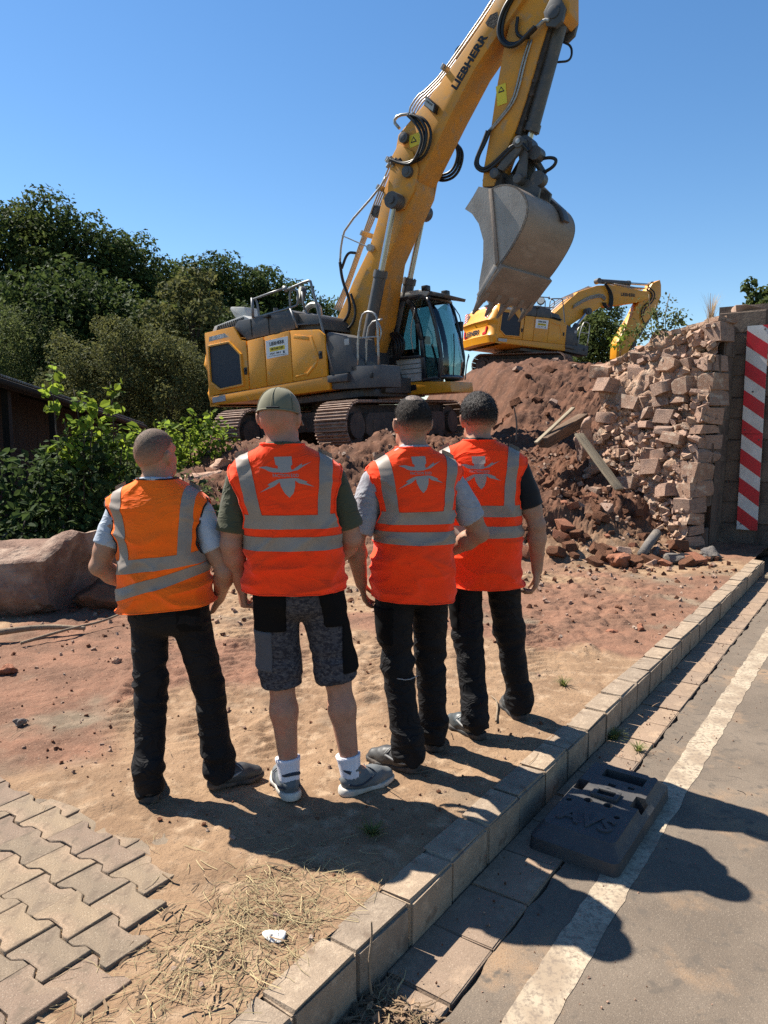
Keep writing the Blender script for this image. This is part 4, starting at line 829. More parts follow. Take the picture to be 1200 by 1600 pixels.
P_ = np.stack([WE.x*T_+WN.x*(woff(ZZ)+on)+.035*ZZ, WE.y*T_+WN.y*(woff(ZZ)+on), ZZ], -1)
I = np.arange(T_.size).reshape(T_.shape); Qw = np.stack([I[:-1, :-1], I[1:, :-1], I[1:, 1:], I[:-1, 1:]], -1).reshape(-1, 4)[:, ::-1]
mk('rubble_core', P_.reshape(-1, 3), Qw, m_mort, wall, 180)
# solid body behind the broken face (its right side is set with ashlar, its top is rough)
body = MB(); n_ = 12; ring0 = []; ring1 = []
plan = [WE*(1.95*i/n_)+WN*(-.28)+KL*.06*(i == 0) for i in range(n_+1)]
far = [p+KD*5 for p in reversed(plan)]
bot = [Vector((p.x, p.y, -.4)) for p in plan+far]; top = [Vector((p.x+.1, p.y, wtop(1.95*i/n_)-.06)) for i, p in enumerate(plan)]; top += [Vector((p.x+KD.x*5, p.y+KD.y*5, p.z)) for p in reversed(top)]
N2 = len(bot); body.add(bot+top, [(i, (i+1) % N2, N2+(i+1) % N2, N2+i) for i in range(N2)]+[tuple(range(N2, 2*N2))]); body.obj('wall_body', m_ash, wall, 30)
wang = math.atan2(WE.y, WE.x)
smesh = [chip_mesh(200+i, (m_sand, m_sand2)[i % 2], 4+i % 5, .10, .022, 'wall_stone') for i in range(18)]
qmesh = [chip_mesh(260+i, (m_sand, m_sand2)[i % 2], 4, .055, .02, 'wall_stone') for i in range(6)]
r4 = random.Random(11); z = .02; row = 0
while z < 3.05:
    hgt = r4.uniform(.12, .25)
    if z+hgt > 3.1: hgt = 3.1-z
    t = r4.uniform(-.02, .0)
    first = True
    while t < 1.9:
        wd = r4.uniform(.16, .40)*(1.15 if first else 1)
        if first: wd *= r4.uniform(.6, 1.1); t = 0.
        if z+hgt*.6 < wtop(t) and (r4.random() > .16 if first else r4.random() > .30+.12*math.sin(z*2.1+t*3)):
            zc = z+hgt/2+r4.uniform(-.06, .06)*(not first); pr = r4.uniform(-.17, .10) if not first else r4.uniform(-.15, -.01)
            p = wp(t+wd/2, zc, pr-.10)
            j = .35 if first else 1
            put('wall_stone', smesh[r4.randrange(18)] if not first or r4.random() < .5 else qmesh[r4.randrange(6)], wall, p, (r4.uniform(-.28, .28)*j, r4.uniform(-.24, .24)*j, wang+r4.uniform(-.45, .45)*j+(0 if r4.random() < .5 else math.pi)), (wd*1.0, r4.uniform(.30, .46), hgt*(r4.uniform(.72, 1.08) if not first else r4.uniform(.96, 1.1))))
        t += wd+r4.uniform(.01, .05); first = False
    z += hgt+.012; row += 1
# small broken bits bedded in the mortar, one mass
bits = MB(); hull = [chip_mesh(300+i, None, 5, .2, 0, 'bit') for i in range(6)]
def add_bits(b, me, p, s, rot):
    M = Matrix.Translation(p) @ Euler(rot).to_matrix().to_4x4() @ Matrix.Diagonal((*s, 1))
    b.add([M @ v.co for v in me.vertices], [tuple(f.vertices) for f in me.polygons], random.randrange(2))
for i in range(1300):
    t = r4.uniform(0.05, 1.95); zc = r4.uniform(.05, 3.0)
    if zc > wtop(t)-.05: continue
    s = .02+.10*r4.random()**2; add_bits(bits, hull[r4.randrange(6)], wp(t, zc, r4.uniform(-.11, .02)), (s*1.4, s, s*.7), (r4.uniform(-.5, .5), r4.uniform(-.5, .5), r4.uniform(0, 6)))
stuff(bits.obj('rubble_bits', [m_sand2, m_mort], wall, 25, fix=False))
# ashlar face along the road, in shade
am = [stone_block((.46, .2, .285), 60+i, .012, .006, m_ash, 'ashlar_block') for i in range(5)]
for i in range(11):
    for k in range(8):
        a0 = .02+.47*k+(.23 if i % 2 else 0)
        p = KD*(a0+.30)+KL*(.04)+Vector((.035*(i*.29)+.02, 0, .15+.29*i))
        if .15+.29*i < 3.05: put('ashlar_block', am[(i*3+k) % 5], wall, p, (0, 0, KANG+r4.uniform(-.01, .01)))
# ---- pier standing further along, carrying the hazard board
pier = thing('bridge_pier', 'dark shaded sandstone pier behind the red and white striped board', 'pier', tuple(W(9.47, .3, 0)))
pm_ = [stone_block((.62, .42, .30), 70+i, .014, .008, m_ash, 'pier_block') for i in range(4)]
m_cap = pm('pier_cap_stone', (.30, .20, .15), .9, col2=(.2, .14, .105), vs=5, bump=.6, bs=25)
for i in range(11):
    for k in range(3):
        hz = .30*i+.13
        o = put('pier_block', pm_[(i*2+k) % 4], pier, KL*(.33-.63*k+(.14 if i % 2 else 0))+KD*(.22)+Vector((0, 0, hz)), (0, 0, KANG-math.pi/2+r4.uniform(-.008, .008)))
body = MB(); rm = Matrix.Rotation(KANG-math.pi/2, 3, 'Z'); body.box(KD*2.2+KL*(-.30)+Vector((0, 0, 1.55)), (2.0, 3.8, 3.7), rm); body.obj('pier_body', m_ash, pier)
for k in range(3): put('cap_stone', rock_mesh(420+k, (.7, .6, .2), 18, m_cap, .9, .03, 'cap_stone'), pier, KL*(.35-.68*k)+KD*.3+Vector((0, 0, 3.30)), (0, .02, KANG-math.pi/2))
# ---- hazard board
hb = thing('hazard_board', 'tall narrow red and white striped warning board on the dark pier', 'warning sign', tuple(W(9.425, .42, .20)))
m_hw = pm('white_reflective_sheet', (.62, .60, .57), .5, col2=(.50, .47, .43), vs=6); m_hr = pm('red_reflective_sheet', (.56, .012, .022), .45, col2=(.42, .015, .02), vs=5)
def on_board(u, z, d=0): return KL*(-u)+KD*(-d)+Vector((0, 0, z))
bw = .27
for z0, z1 in ((0, 1.36), (1.366, 2.86)):
    b = MB(); pts = [(-bw/2, z0), (bw/2, z0), (bw/2, z1), (-bw/2, z1)]
    b.add([on_board(u, z_, 0) for u, z_ in pts]+[on_board(u, z_, .012) for u, z_ in pts], [(0, 1, 2, 3), (7, 6, 5, 4), (0, 4, 5, 1), (1, 5, 6, 2), (2, 6, 7, 3), (3, 7, 4, 0)]); bp_ = b.obj('board_panel', m_hw, hb, fix=True)
    for k in range(-1, 9):
        zl = 2.80-.41*k; poly = [(-bw/2, zl), (bw/2, zl-.20), (bw/2, zl-.41), (-bw/2, zl-.21)]
        # clip to the panel
        def clip(poly, zc, keep):
            out = []
            for i in range(len(poly)):
                p, q = poly[i], poly[(i+1) % len(poly)]; ip, iq = keep(p[1], zc), keep(q[1], zc)
                if ip: out.append(p)
                if ip != iq: s = (zc-p[1])/(q[1]-p[1]); out.append((p[0]+(q[0]-p[0])*s, zc))
            return out
        poly = clip(poly, z1, lambda a, c: a <= c); poly = clip(poly, z0, lambda a, c: a >= c) if poly else poly
        if len(poly) < 3: continue
        b = MB(); n_ = len(poly); b.add([on_board(u, z_, .0125) for u, z_ in poly]+[on_board(u, z_, .0145) for u, z_ in poly], [tuple(range(n_, 2*n_))]+[(i, (i+1) % n_, n_+(i+1) % n_, n_+i) for i in range(n_)]); b.obj('red_stripe', m_hr, bp_, fix=True)
for u, z_ in ((.09, 2.8), (-.02, 1.95), (-.1, 1.42), (.09, 1.28), (-.08, .08)):
    b = MB(); b.cone(on_board(u, z_, .012), on_board(u, z_, .02), .012, n=8); b.obj('bolt', m_gry, hb)

# ================================================================== RECYCLED-RUBBER BASE PLATE WITH RAISED LETTERS
m_rub = pm('recycled_black_plastic', (.036, .037, .040), .62, col2=(.06, .056, .052), vs=6, bump=.4, bs=120, bd=.004, col3=(.10, .09, .078), vs3=30, t3=(.58, .8), spec=.4)
def solve_bool(base, cut):
    oa = put('base_block', base); ob = put('cutter', cut); md = oa.modifiers.new('b', 'BOOLEAN'); md.object = ob; md.operation = 'DIFFERENCE'; md.solver = 'EXACT'
    bpy.context.view_layer.update(); me = bpy.data.meshes.new_from_object(oa.evaluated_get(bpy.context.evaluated_depsgraph_get()))
    bpy.data.objects.remove(oa); bpy.data.objects.remove(ob); return me
bpt = thing('traffic_base_plate', 'black recycled plastic base plate with raised AVS letters lying against the kerb', 'base plate', tuple(W(1.11, -.28, ROADZ+.002)), (.012, -.01, KANG))
L_, B_w, Hh = .41, .197, .112
b = MB(); lo = rrect(-L_, -B_w, L_, B_w, .03, 3); up_ = rrect(-L_+.06, -B_w+.035, L_-.06, B_w-.035, .03, 3); mid = rrect(-L_+.004, -B_w+.004, L_-.004, B_w-.004, .03, 3); n_ = len(lo)
vs_ = [(x, y, 0) for x, y in lo]+[(x, y, .062) for x, y in mid]+[(x, y, Hh-.012) for x, y in up_]+[(x*.985, y*.975, Hh) for x, y in up_]
b.add(vs_, [(k*n_+i, k*n_+(i+1) % n_, (k+1)*n_+(i+1) % n_, (k+1)*n_+i) for k in range(3) for i in range(n_)]+[tuple(range(n_-1, -1, -1)), tuple(range(3*n_, 4*n_))])
base = mesh_of('plate_body', b.v, b.f, m_rub, 35, fix=True)
c = MB()
for x, y, dx, dy in ((.255, -.015, .085, .20), (.07, .135, .105, .05), (.05, -.145, .11, .055), (.03, .0, .045, .075), (.145, .01, .028, .035), (.165, -.075, .024, .03)): c.box((x, y, .09), (dx, dy, .14))
for x, y, r_ in ((.085, .012, .022), (-.055, .055, .021), (-.05, -.035, .021), (.34, .13, .012), (.345, -.12, .014), (-.10, .13, .014), (-.13, -.10, .014)): c.cone((x, y, .045), (x, y, .2), r_, n=16)
cut = mesh_of('cut', c.v, c.f, m_rub, 0, fix=True)
me = solve_bool(base, cut); me.name = 'plate_body'
me.polygons.foreach_set('use_smooth', [True]*len(me.polygons)); me.set_sharp_from_angle(angle=R(35)); put('plate_body', me, bpt)
b = MB()
for y in (-.05, .05): b.box((.028, y, Hh+.008), (.075, .022, .018))
for x in (-.005, .062): b.box((x, 0, Hh+.008), (.02, .12, .018))
b.obj('slot_rim', m_rub, bpt, bevel=.005)
put_text('AVS', .15, m_rub, (-.235, -.0, Hh+.001), (0, -1, 0), (1, 0, 0), bpt, .24, .006, .004, 'raised_lettering')

# ================================================================== BOULDERS, RUBBLE, TIMBER
def rough_rock(seed, d, mat, sub=3, amp=.05, n=24, box=.75, base=None):
    if base is not None: me = base; me.transform(Matrix.Diagonal((*d, 1)))
    else: me = rock_mesh(seed, d, n, mat, box, .03, 'boulder')
    bm = bmesh.new(); bm.from_mesh(me)
    bmesh.ops.triangulate(bm, faces=bm.faces)
    for _ in range(sub):
        es = [e for e in bm.edges if e.calc_length() > max(d)*.05]
        bmesh.ops.subdivide_edges(bm, edges=es, cuts=1, use_grid_fill=True); bmesh.ops.triangulate(bm, faces=bm.faces)
    co = np.array([v.co for v in bm.verts]); nr = np.array([v.normal for v in bm.verts]); f = 2.2/max(d)
    dd = amp*(fbm(co[:, 0]*f*1.6, co[:, 1]*f*1.6, co[:, 2]*f*2.4, o=5, s=seed))-amp*.6*np.abs(vn(co[:, 0]*f*2.5, co[:, 1]*f*2.5, co[:, 2]*f*5, s=seed+9))
    for v, q, k in zip(bm.verts, nr, dd): v.co += Vector(q)*float(k)
    bm.to_mesh(me); bm.free(); me.polygons.foreach_set('use_smooth', [True]*len(me.polygons)); me.set_sharp_from_angle(angle=R(40)); return me
m_boul = pm('pale_pink_boulder', (.22, .138, .103), .9, col2=(.13, .08, .06), vs=3, bump=.9, bs=14, bd=.05, col3=(.32, .235, .18), vs3=2.1, t3=(.52, .66), spec=.2)
bo = put('boulder', rough_rock(500, (2.1, 1.0, .70), m_boul, 5, .095, 26, .85, chip_mesh(507, m_boul, 7, .12, .012, 'boulder')), None, (-3.76, 6.95, .15), (.02, -.17, -.08)); tag(bo, 'huge pale pink sandstone boulder at the left edge beside the bushes', 'boulder')
bo = put('boulder', rough_rock(501, (.75, .55, .36), m_clod, 3, .03, 18, .4), None, (-2.5, 6.75, .08), (0, .1, .5)); tag(bo, 'dark reddish round rock in the shade under the huge boulder', 'rock')
bo = put('boulder', rough_rock(502, (1.1, .6, .32), m_sand2, 3, .04, 22, .8), None, (-2.95, 11.3, .86), (-.1, -.28, .25)); tag(bo, 'pale flat sandstone slab lying below the left track of the excavator', 'rock')
bo = put('boulder', rough_rock(503, (.7, .5, .28), m_sand2, 3, .03, 20, .8), None, (-2.55, 11.7, 1.05), (.1, -.2, -.5)); tag(bo, 'smaller pale sandstone block leaning at the end of the left track', 'rock')
def sit(x, y, d): return gz(x, y)+d
for nm, x, y, d, mat, rot, lab in (
    ('rock', 2.80, 8.72, (.34, .26, .24), m_brick, .4, 'angular brick red rock at the front of the rubble'),
    ('rock', 3.02, 8.86, (.22, .18, .13), m_brick, 1.2, 'small reddish rock just right of the angular brick red rock'),
    ('rock', 3.62, 8.93, (.52, .26, .20), m_dark, -.1, 'long dark grey stone lying before the wall foot'),
    ('rock', 4.16, 9.28, (.34, .28, .21), m_dark, .3, 'rounded dark grey stone at the bottom corner of the wall'),
    ('rock', 3.45, 9.25, (.26, .2, .16), m_dark, .8, 'small slate grey stone beside the dark pipe'),
    ('rock', 2.10, 5.92, (.13, .09, .09), m_brick, .3, 'small red stone alone on the flat soil near the kerb'),
    ('rock', 1.85, 5.86, (.13, .07, .05), m_brick, -.4, 'flat red stone chip beside the small red stone near the kerb'),
    ('rock', -2.02, 3.95, (.085, .06, .06), m_dark, .9, 'small dark stone on the pale dirt above the pavers'),
    ('rock', -1.88, 5.05, (.10, .07, .06), m_sand, .2, 'small brown stone left of the leftmost man'),
    ('rock', -2.55, 4.85, (.16, .11, .09), m_brick, .6, 'reddish stone on red soil near the left edge')):
    o = put('rock', rough_rock(int(abs(x)*1000+y*10), d, mat, 2, min(d)*.12, 16, .55), None, (x, y, sit(x, y, d[2]*.28)), (random.uniform(-.2, .2), random.uniform(-.2, .2), rot)); tag(o, lab, 'rock')
rk = [chip_mesh(600+i, (m_clod, m_clod, m_sand, m_clod, m_brick, m_clod, m_sand2)[i % 7], 6+i % 4, .16, .03, 'rubble_stone') for i in range(15)]
for q_ in rk: q_.transform(Matrix.Diagonal((.85, .68, .5, 1)))
rr = random.Random(5)
def rubble(n, fx, label, group, smin, smax):
    for _ in range(n):
        x, y = fx(); s = rr.uniform(smin, smax)*rr.uniform(.7, 1.15)
        o = put('rubble_stone', rk[rr.randrange(15)], None, (x, y, gz(x, y)+s*.14), (rr.uniform(-.5, .5), rr.uniform(-.5, .5), rr.uniform(0, 6.3)), (s, s, s)); tag(o, label, 'stone', group)
rubble(48, lambda: (rr.uniform(1.5, 3.9), 8.75+abs(rr.gauss(0, .45))), 'rough red brown rubble stone at the foot of the earth heap', 'rubble stones along the foot of the heap', .08, .27)
rubble(50, lambda: (rr.uniform(2.4, 3.6), rr.uniform(9.4, 11.4)), 'loose sandstone chunk on the slope below the broken wall', 'sandstone chunks below the broken wall', .08, .26)
rubble(26, lambda: (rr.uniform(-2.8, 2.4), rr.uniform(9.2, 12.8)), 'clod of red earth on the mound in front of the excavator', 'clods on the near mound', .07, .22)
rubble(22, lambda: (rr.uniform(2.2, 5.2), rr.uniform(16, 20.5)), 'clod of red earth on the high heap', 'clods on the high heap', .12, .36)
# gravel and crumbs nobody could count
gv = MB()
for i in range(6400):
    if i < 3600: y = 3.2+5.6*rr.random()**.8; x = rr.uniform(-3.2, 3.2)*(.5+y/9)
    elif i < 4800: y = rr.uniform(8.4, 13); x = rr.uniform(-3, 4.2)
    else:
        y = rr.uniform(2.0, 4.2); x = rr.uniform(-1.9, .9)
        if rr.random() < .6: continue
    a_, b_ = AB(x, y)
    if b_ < .16 or (b_ > .5 and a_ < -.25): continue
    if i < 3600 and rr.random() > (.14+.8*sst(4.6, 7.0, y)+.85*(x < -1.3)*(y > 3.5)): continue
    s = .003+.014*rr.random()**4*(1+sst(4, 8, y)*2)
    if i >= 3600 and i < 4800: s = .015+.05*rr.random()**3
    me = hull[rr.randrange(6)]; add_bits(gv, me, Vector((x, y, gz(x, y)+s*.25)), (s*1.3, s, s*.8), (rr.uniform(0, 6), rr.uniform(0, 6), rr.uniform(0, 6)))
o = gv.obj('gravel', [m_clod, m_sand], None, 25, fix=False); tag(o, 'small red and brown crumbs of stone strewn over the dirt', None, None, 'stuff')
# road grit
gv = MB()
for i in range(700):
    a_ = rr.uniform(-.9, 6); b_ = -abs(rr.gauss(.0, .35))-.02
    if .68 < a_ < 1.54 and b_ > -.5: continue
    s = .002+.006*rr.random()**3; add_bits(gv, hull[rr.randrange(6)], W(a_, b_, ROADZ+.013*(b_ > -.25)+s*.3), (s*1.3, s, s*.8), (rr.uniform(0, 6), rr.uniform(0, 6), rr.uniform(0, 6)))
o = gv.obj('grit', [m_clod, m_sand], None, 25, fix=False); tag(o, 'grit scattered over the gutter and road edge', None, None, 'stuff')
# planks, beam, pipe
m_wood = pm('weathered_plank', (.27, .225, .16), .85, col2=(.18, .145, .10), vs=3, bump=.5, bs=20, bd=.01, stretch=(1, 12, 12), spec=.2)
m_wood2 = pm('old_brown_timber', (.16, .105, .07), .9, col2=(.09, .062, .045), vs=3, bump=.7, bs=14, bd=.02, stretch=(1, 9, 9), spec=.15)
def timber(nm, a, b_, w_, h_, mat, label, cat='plank', bend=0., group=None):
    a, b_ = Vector(a), Vector(b_); L = (b_-a).length; m = MB(); n_ = 10; r = random.Random(int(L*997))
    for i in range(n_+1):
        x = L*i/n_-L/2; k = 1+r.uniform(-.05, .05); dz = bend*(1-(2*i/n_-1)**2)
        m.v += [(x, -w_/2*k, -h_/2+dz), (x, w_/2*k, -h_/2+dz), (x, w_/2*k, h_/2+dz), (x, -w_/2*k, h_/2+dz)]
    m.f = [(4*i+j, 4*i+(j+1) % 4, 4*i+4+(j+1) % 4, 4*i+4+j) for i in range(n_) for j in range(4)]+[(3, 2, 1, 0), (4*n_, 4*n_+1, 4*n_+2, 4*n_+3)]; m.m = [0]*len(m.f)
    o = m.obj(nm, mat, None, 30, bevel=min(w_, h_)*.12); d = (b_-a).normalized(); sy = Vector((0, 0, 1)).cross(d).normalized(); up = d.cross(sy)
    o.matrix_world = Matrix((d, sy, up)).transposed().to_4x4(); o.location = (a+b_)/2; return tag(o, label, cat, group)
timber('plank', (2.84, 10.85, 1.56), (3.26, 10.2, .80), .17, .035, m_wood, 'pale grey plank sliding down the rubble beside the wall')
timber('timber_beam', (2.42, 11.3, 1.42), (3.22, 12.0, 1.80), .2, .17, m_wood2, 'thick old brown timber beam lying on the heap', 'beam')
timber('plank', (2.30, 11.25, 1.42), (2.98, 11.75, 1.96), .07, .03, m_wood, 'thin pale plank crossing over the thick timber beam')
timber('plank', (2.36, 11.45, 1.40), (2.75, 11.75, 1.70), .06, .03, m_wood, 'short thin lath beside the timber beam')
o = put('slab', rough_rock(504, (.34, .26, .85), m_sand2, 3, .03, 20, .8), None, (3.02, 11.2, 1.45), (.25, -.2, .4)); tag(o, 'reddish slab standing against the left end of the wall', 'slab')
timber('drift_wood', W(7.55, -.10, ROADZ+.06), W(8.5, -.62, ROADZ+.05), .05, .04, m_wood, 'long pale stick on the road at the far end of the kerb', 'stick')
timber('drift_wood', W(7.4, -.25, ROADZ+.03), W(8.3, -.75, ROADZ+.04), .07, .03, m_wood, 'flat broken lath on the road at the far end of the kerb', 'stick')
timber('drift_wood', W(7.7, -.55, ROADZ+.03), W(7.9, -.1, ROADZ+.10), .035, .03, m_wood2, 'dark twig laid across the pale sticks at the far end of the kerb', 'stick')
b = MB(); b.tube([(3.18, 9.0, .10), (3.34, 9.22, .2), (3.52, 9.45, .30)], .06, 14); o = b.obj('pipe', m_dark, None, 180); tag(o, 'short dark grey pipe poking out of the rubble at the wall foot', 'pipe')
m_root = pm('dry_root', (.24, .18, .12), .9, col2=(.15, .11, .075), vs=8, bump=.4, bs=50)
for pts, r_, lab in (([(-2.75, 5.45, .03), (-2.5, 5.7, .07), (-2.3, 6.0, .06), (-2.15, 6.25, .12), (-1.95, 6.35, .16)], .012, 'thin bent dead branch on the dirt in front of the huge boulder'),
                 ([(-3.3, 5.5, .05), (-2.95, 5.55, .09), (-2.7, 5.75, .08), (-2.4, 5.8, .05)], .03, 'thick dark root lying at the shaded left edge of the dirt'),
                 ([(-1.25, 3.55, .0), (-1.15, 3.42, .015), (-1.1, 3.3, .005)], .004, 'fine dry twig above the pavers left of the leftmost man'),
                 ([(.63, 4.0, .01), (.68, 4.25, .03), (.66, 4.4, .01)], .006, 'small twig between the feet of the rightmost man'),
                 ([(2.47, 13.9, 1.4), (2.5, 14.0, 1.75), (2.44, 14.05, 2.05)], .02, 'bent dead root sticking out of the heap face')):
    b = MB(); b.tube(pts, r_, 7, smooth=2, radii=lambda t, r_=r_: r_*(1.1-.6*t)); o = b.obj('branch', m_root, None, 180); tag(o, lab, 'branch')
# crushed white cup lid
m_paper = pm('white_paper', (.72, .71, .68), .6, col2=(.6, .58, .54), vs=30)
b = MB(); n_ = 20
for k, (r_, z_) in enumerate(((.010, .008), (.020, .010), (.028, .006), (.033, .003), (.035, .001))): b.v += [((r_+.003*math.sin(3*t+k))*math.cos(t)*1.15, (r_+.003*math.cos(2*t))*math.sin(t)*.8, z_+.006*math.sin(2*t+1)) for t in [2*math.pi*i/n_ for i in range(n_)]]
b.f = [(k*n_+i, k*n_+(i+1) % n_, (k+1)*n_+(i+1) % n_, (k+1)*n_+i) for k in range(4) for i in range(n_)]+[tuple(range(n_))]; b.m = [0]*len(b.f)
o = b.obj('paper_lid', m_paper, None, 180); o.location = (-.355, 2.24, gz(-.355, 2.24)+.008); o.rotation_euler = (.1, -.05, -.3); tag(o, 'crumpled white paper lid among the dry grass', 'litter')
# dry grass clippings, straw and dead leaves on the near soil and in the gutter
m_straw = pm('dry_straw', (.27, .215, .115), .85, island=.45, transl=.15); m_straw2 = pm('brown_dead_stalks', (.16, .105, .06), .9, island=.5)
def straw(n, fpos, L0, L1, w_, nm, mat, label, lift=.006, flat=.25):
    b = MB()
    for _ in range(n):
        x, y, z_ = fpos(); L = rr.uniform(L0, L1); t = rr.uniform(0, 6.3); c = rr.gauss(0, .5); P = []; e = rr.uniform(-.1, flat)
        for k in range(4):
            u = k/3*L; P.append((x+math.cos(t+c*k/3)*u, y+math.sin(t+c*k/3)*u, z_+lift+e*u*(1-.5*k/3)))
        wv = w_*rr.uniform(.6, 1.3); d = Vector((-math.sin(t), math.cos(t), 0))*wv; o_ = len(b.v)
        for p in P: b.v += [tuple(Vector(p)-d), tuple(Vector(p)+d+Vector((0, 0, wv*.8)))]
        b.f += [(o_+2*k, o_+2*k+1, o_+2*k+3, o_+2*k+2) for k in range(3)]; b.m += [0]*3
    o = b.obj(nm, mat, None, 0, fix=False); return tag(o, label, None, None, 'stuff')
def near_patch(ca, cb, sa, sb):
    def f():
        a_ = rr.gauss(ca, sa); b_ = abs(rr.gauss(cb, sb)-.15)+.15; p = W(a_, b_); return p.x, p.y, gz(p.x, p.y)
    return f
straw(620, near_patch(-.55, .34, .22, .13), .03, .13, .0011, 'dry_grass', m_straw, 'cut dry grass strewn beside the kerb stones')
straw(230, near_patch(-.3, .42, .18, .12), .02, .09, .0012, 'dry_grass', m_straw, 'cut dry grass around the white paper lid')
straw(260, near_patch(-.85, .8, .3, .3), .03, .12, .0012, 'dry_grass', m_straw, 'single straws on the pavers')
straw(120, near_patch(-.7, .45, .25, .2), .04, .10, .003, 'dead_stalks', m_straw2, 'brown dead stalks in the dry grass')
straw(170, lambda: (rr.uniform(-2.6, 2.2), rr.uniform(3.0, 6.5), 0.004), .03, .16, .0016, 'dead_stalks', m_straw2, 'thin dead stalks strewn over the flat dirt')
def gutterpos():
    a_ = rr.uniform(-1.1, -.22)-.1; b_ = rr.uniform(-.24, -.005); p = W(a_, b_, ROADZ-.015+.035*rr.random()); return p.x, p.y, p.z
straw(1300, gutterpos, .02, .10, .002, 'dead_stalks', m_straw2, 'brown leaf litter heaped in the gutter', .0, .5)
straw(250, gutterpos, .03, .12, .0015, 'dry_grass', m_straw, 'straws in the gutter litter', .0, .5)
b = MB(); b.tube([W(-.38, -.03, ROADZ), W(-.39, -.02, -.06), W(-.36, -.015, .03), W(-.37, -.02, .09)], .0045, 6, smooth=2, radii=lambda t: .0055-.003*t); o = b.obj('dry_stem', m_root, None, 180); tag(o, 'single dry upright stem growing between the near kerb and the gutter', 'stem')
# dead leaves in the litter
m_leafd = pm('dead_leaf', (.20, .13, .08), .8, island=.5)
b = MB()
for _ in range(420):
    x, y, z_ = gutterpos(); s = rr.uniform(.008, .024); M = Matrix.Translation((x, y, z_+.012)) @ Euler((rr.uniform(-.8, .8), rr.uniform(-.8, .8), rr.uniform(0, 6))).to_matrix().to_4x4()
    b.add([M @ Vector(q) for q in ((-s, 0, 0), (0, -s*.55, s*.25), (s, 0, 0), (0, s*.55, s*.25))], [(0, 1, 2), (0, 2, 3)])
o = b.obj('leaf_litter', m_leafd, None, 0, fix=False); tag(o, 'curled dead leaves in the near gutter', None, None, 'stuff')
# ================================================================== TREES, BUSHES, SHED
def leaf_cloud(blobs, n, size, seed, up=.35, shell=.62, shape=4, flat=0., jitter=.6):
    """blobs: (x, y, z, rx, ry, rz); returns verts, faces of n leaf-sized faces spread through the crown, thicker near each clump's skin"""
    r = np.random.default_rng(seed); B = np.array(blobs, float); wgt = (B[:, 3]*B[:, 4]*B[:, 5])**.66; wgt /= wgt.sum()
    k = r.choice(len(B), n, p=wgt); d = r.normal(size=(n, 3)); d /= np.linalg.norm(d, axis=1)[:, None]
    rad = shell+(1.12-shell)*r.random(n)**.7
    rad *= 1+.22*vn(d[:, 0]*2.6+k*7, d[:, 1]*2.6, d[:, 2]*2.6, s=seed)+.10*vn(d[:, 0]*7+k, d[:, 1]*7, d[:, 2]*7, s=seed+1)
    P = B[k, :3]+d*B[k, 3:6]*rad[:, None]
    nr = d*.6+r.normal(size=(n, 3))*jitter; nr[:, 2] += up; nr /= np.linalg.norm(nr, axis=1)[:, None]
    t = np.cross(nr, r.normal(size=(n, 3))); t /= np.linalg.norm(t, axis=1)[:, None]; b = np.cross(nr, t)
    s = size*(.55+.9*r.random(n))[:, None]
    if shape == 4: off = [(-1, 0, 0), (0, -.55, .12), (1, 0, -.1), (0, .55, .12)]; F = [(0, 1, 2, 3)]
    else: off = [(-1, 0, 0), (-.45, -.5, .1), (.25, -.62, .14), (1.05, 0, -.15), (.25, .62, .14), (-.45, .5, .1)]; F = [(0, 1, 2, 3), (0, 3, 4, 5)]
    V = np.stack([P+t*s*o[0]+b*s*o[1]+nr*s*o[2] for o in off], 1).reshape(-1, 3); m = len(off)
    base = np.arange(n)[:, None]*m
    Fc = np.concatenate([base+np.array(f) for f in F], 0)
    return V, Fc
def leafmat(name, c, c2, tr=.3, isl=.35, vs=.5): return pm(name, c, .75, col2=c2, vs=vs, vcon=(.42, .58), island=isl, transl=tr, spec=.14)
m_l_dark = leafmat('dark_forest_leaves', (.046, .072, .020), (.028, .047, .014), .32)
m_l_oak = leafmat('oak_leaves', (.060, .084, .022), (.038, .057, .016), .34)
m_l_olv = leafmat('olive_willow_leaves', (.098, .106, .036), (.060, .070, .026), .30)
m_l_mid = leafmat('bush_leaves', (.085, .108, .036), (.052, .072, .025), .36)
m_l_brt = leafmat('bright_bush_leaves', (.135, .20, .022), (.08, .135, .02), .5, .45, 2)
m_l_shade = leafmat('shade_darkened_leaves', (.04, .07, .02), (.025, .045, .015), .35, .4, 2)  # leaf green darkened to paint in the shade among the bushes
m_bark = pm('tree_bark', (.075, .06, .045), .9, col2=(.045, .037, .03), vs=8, bump=.6, bs=20, stretch=(1, 1, .3))
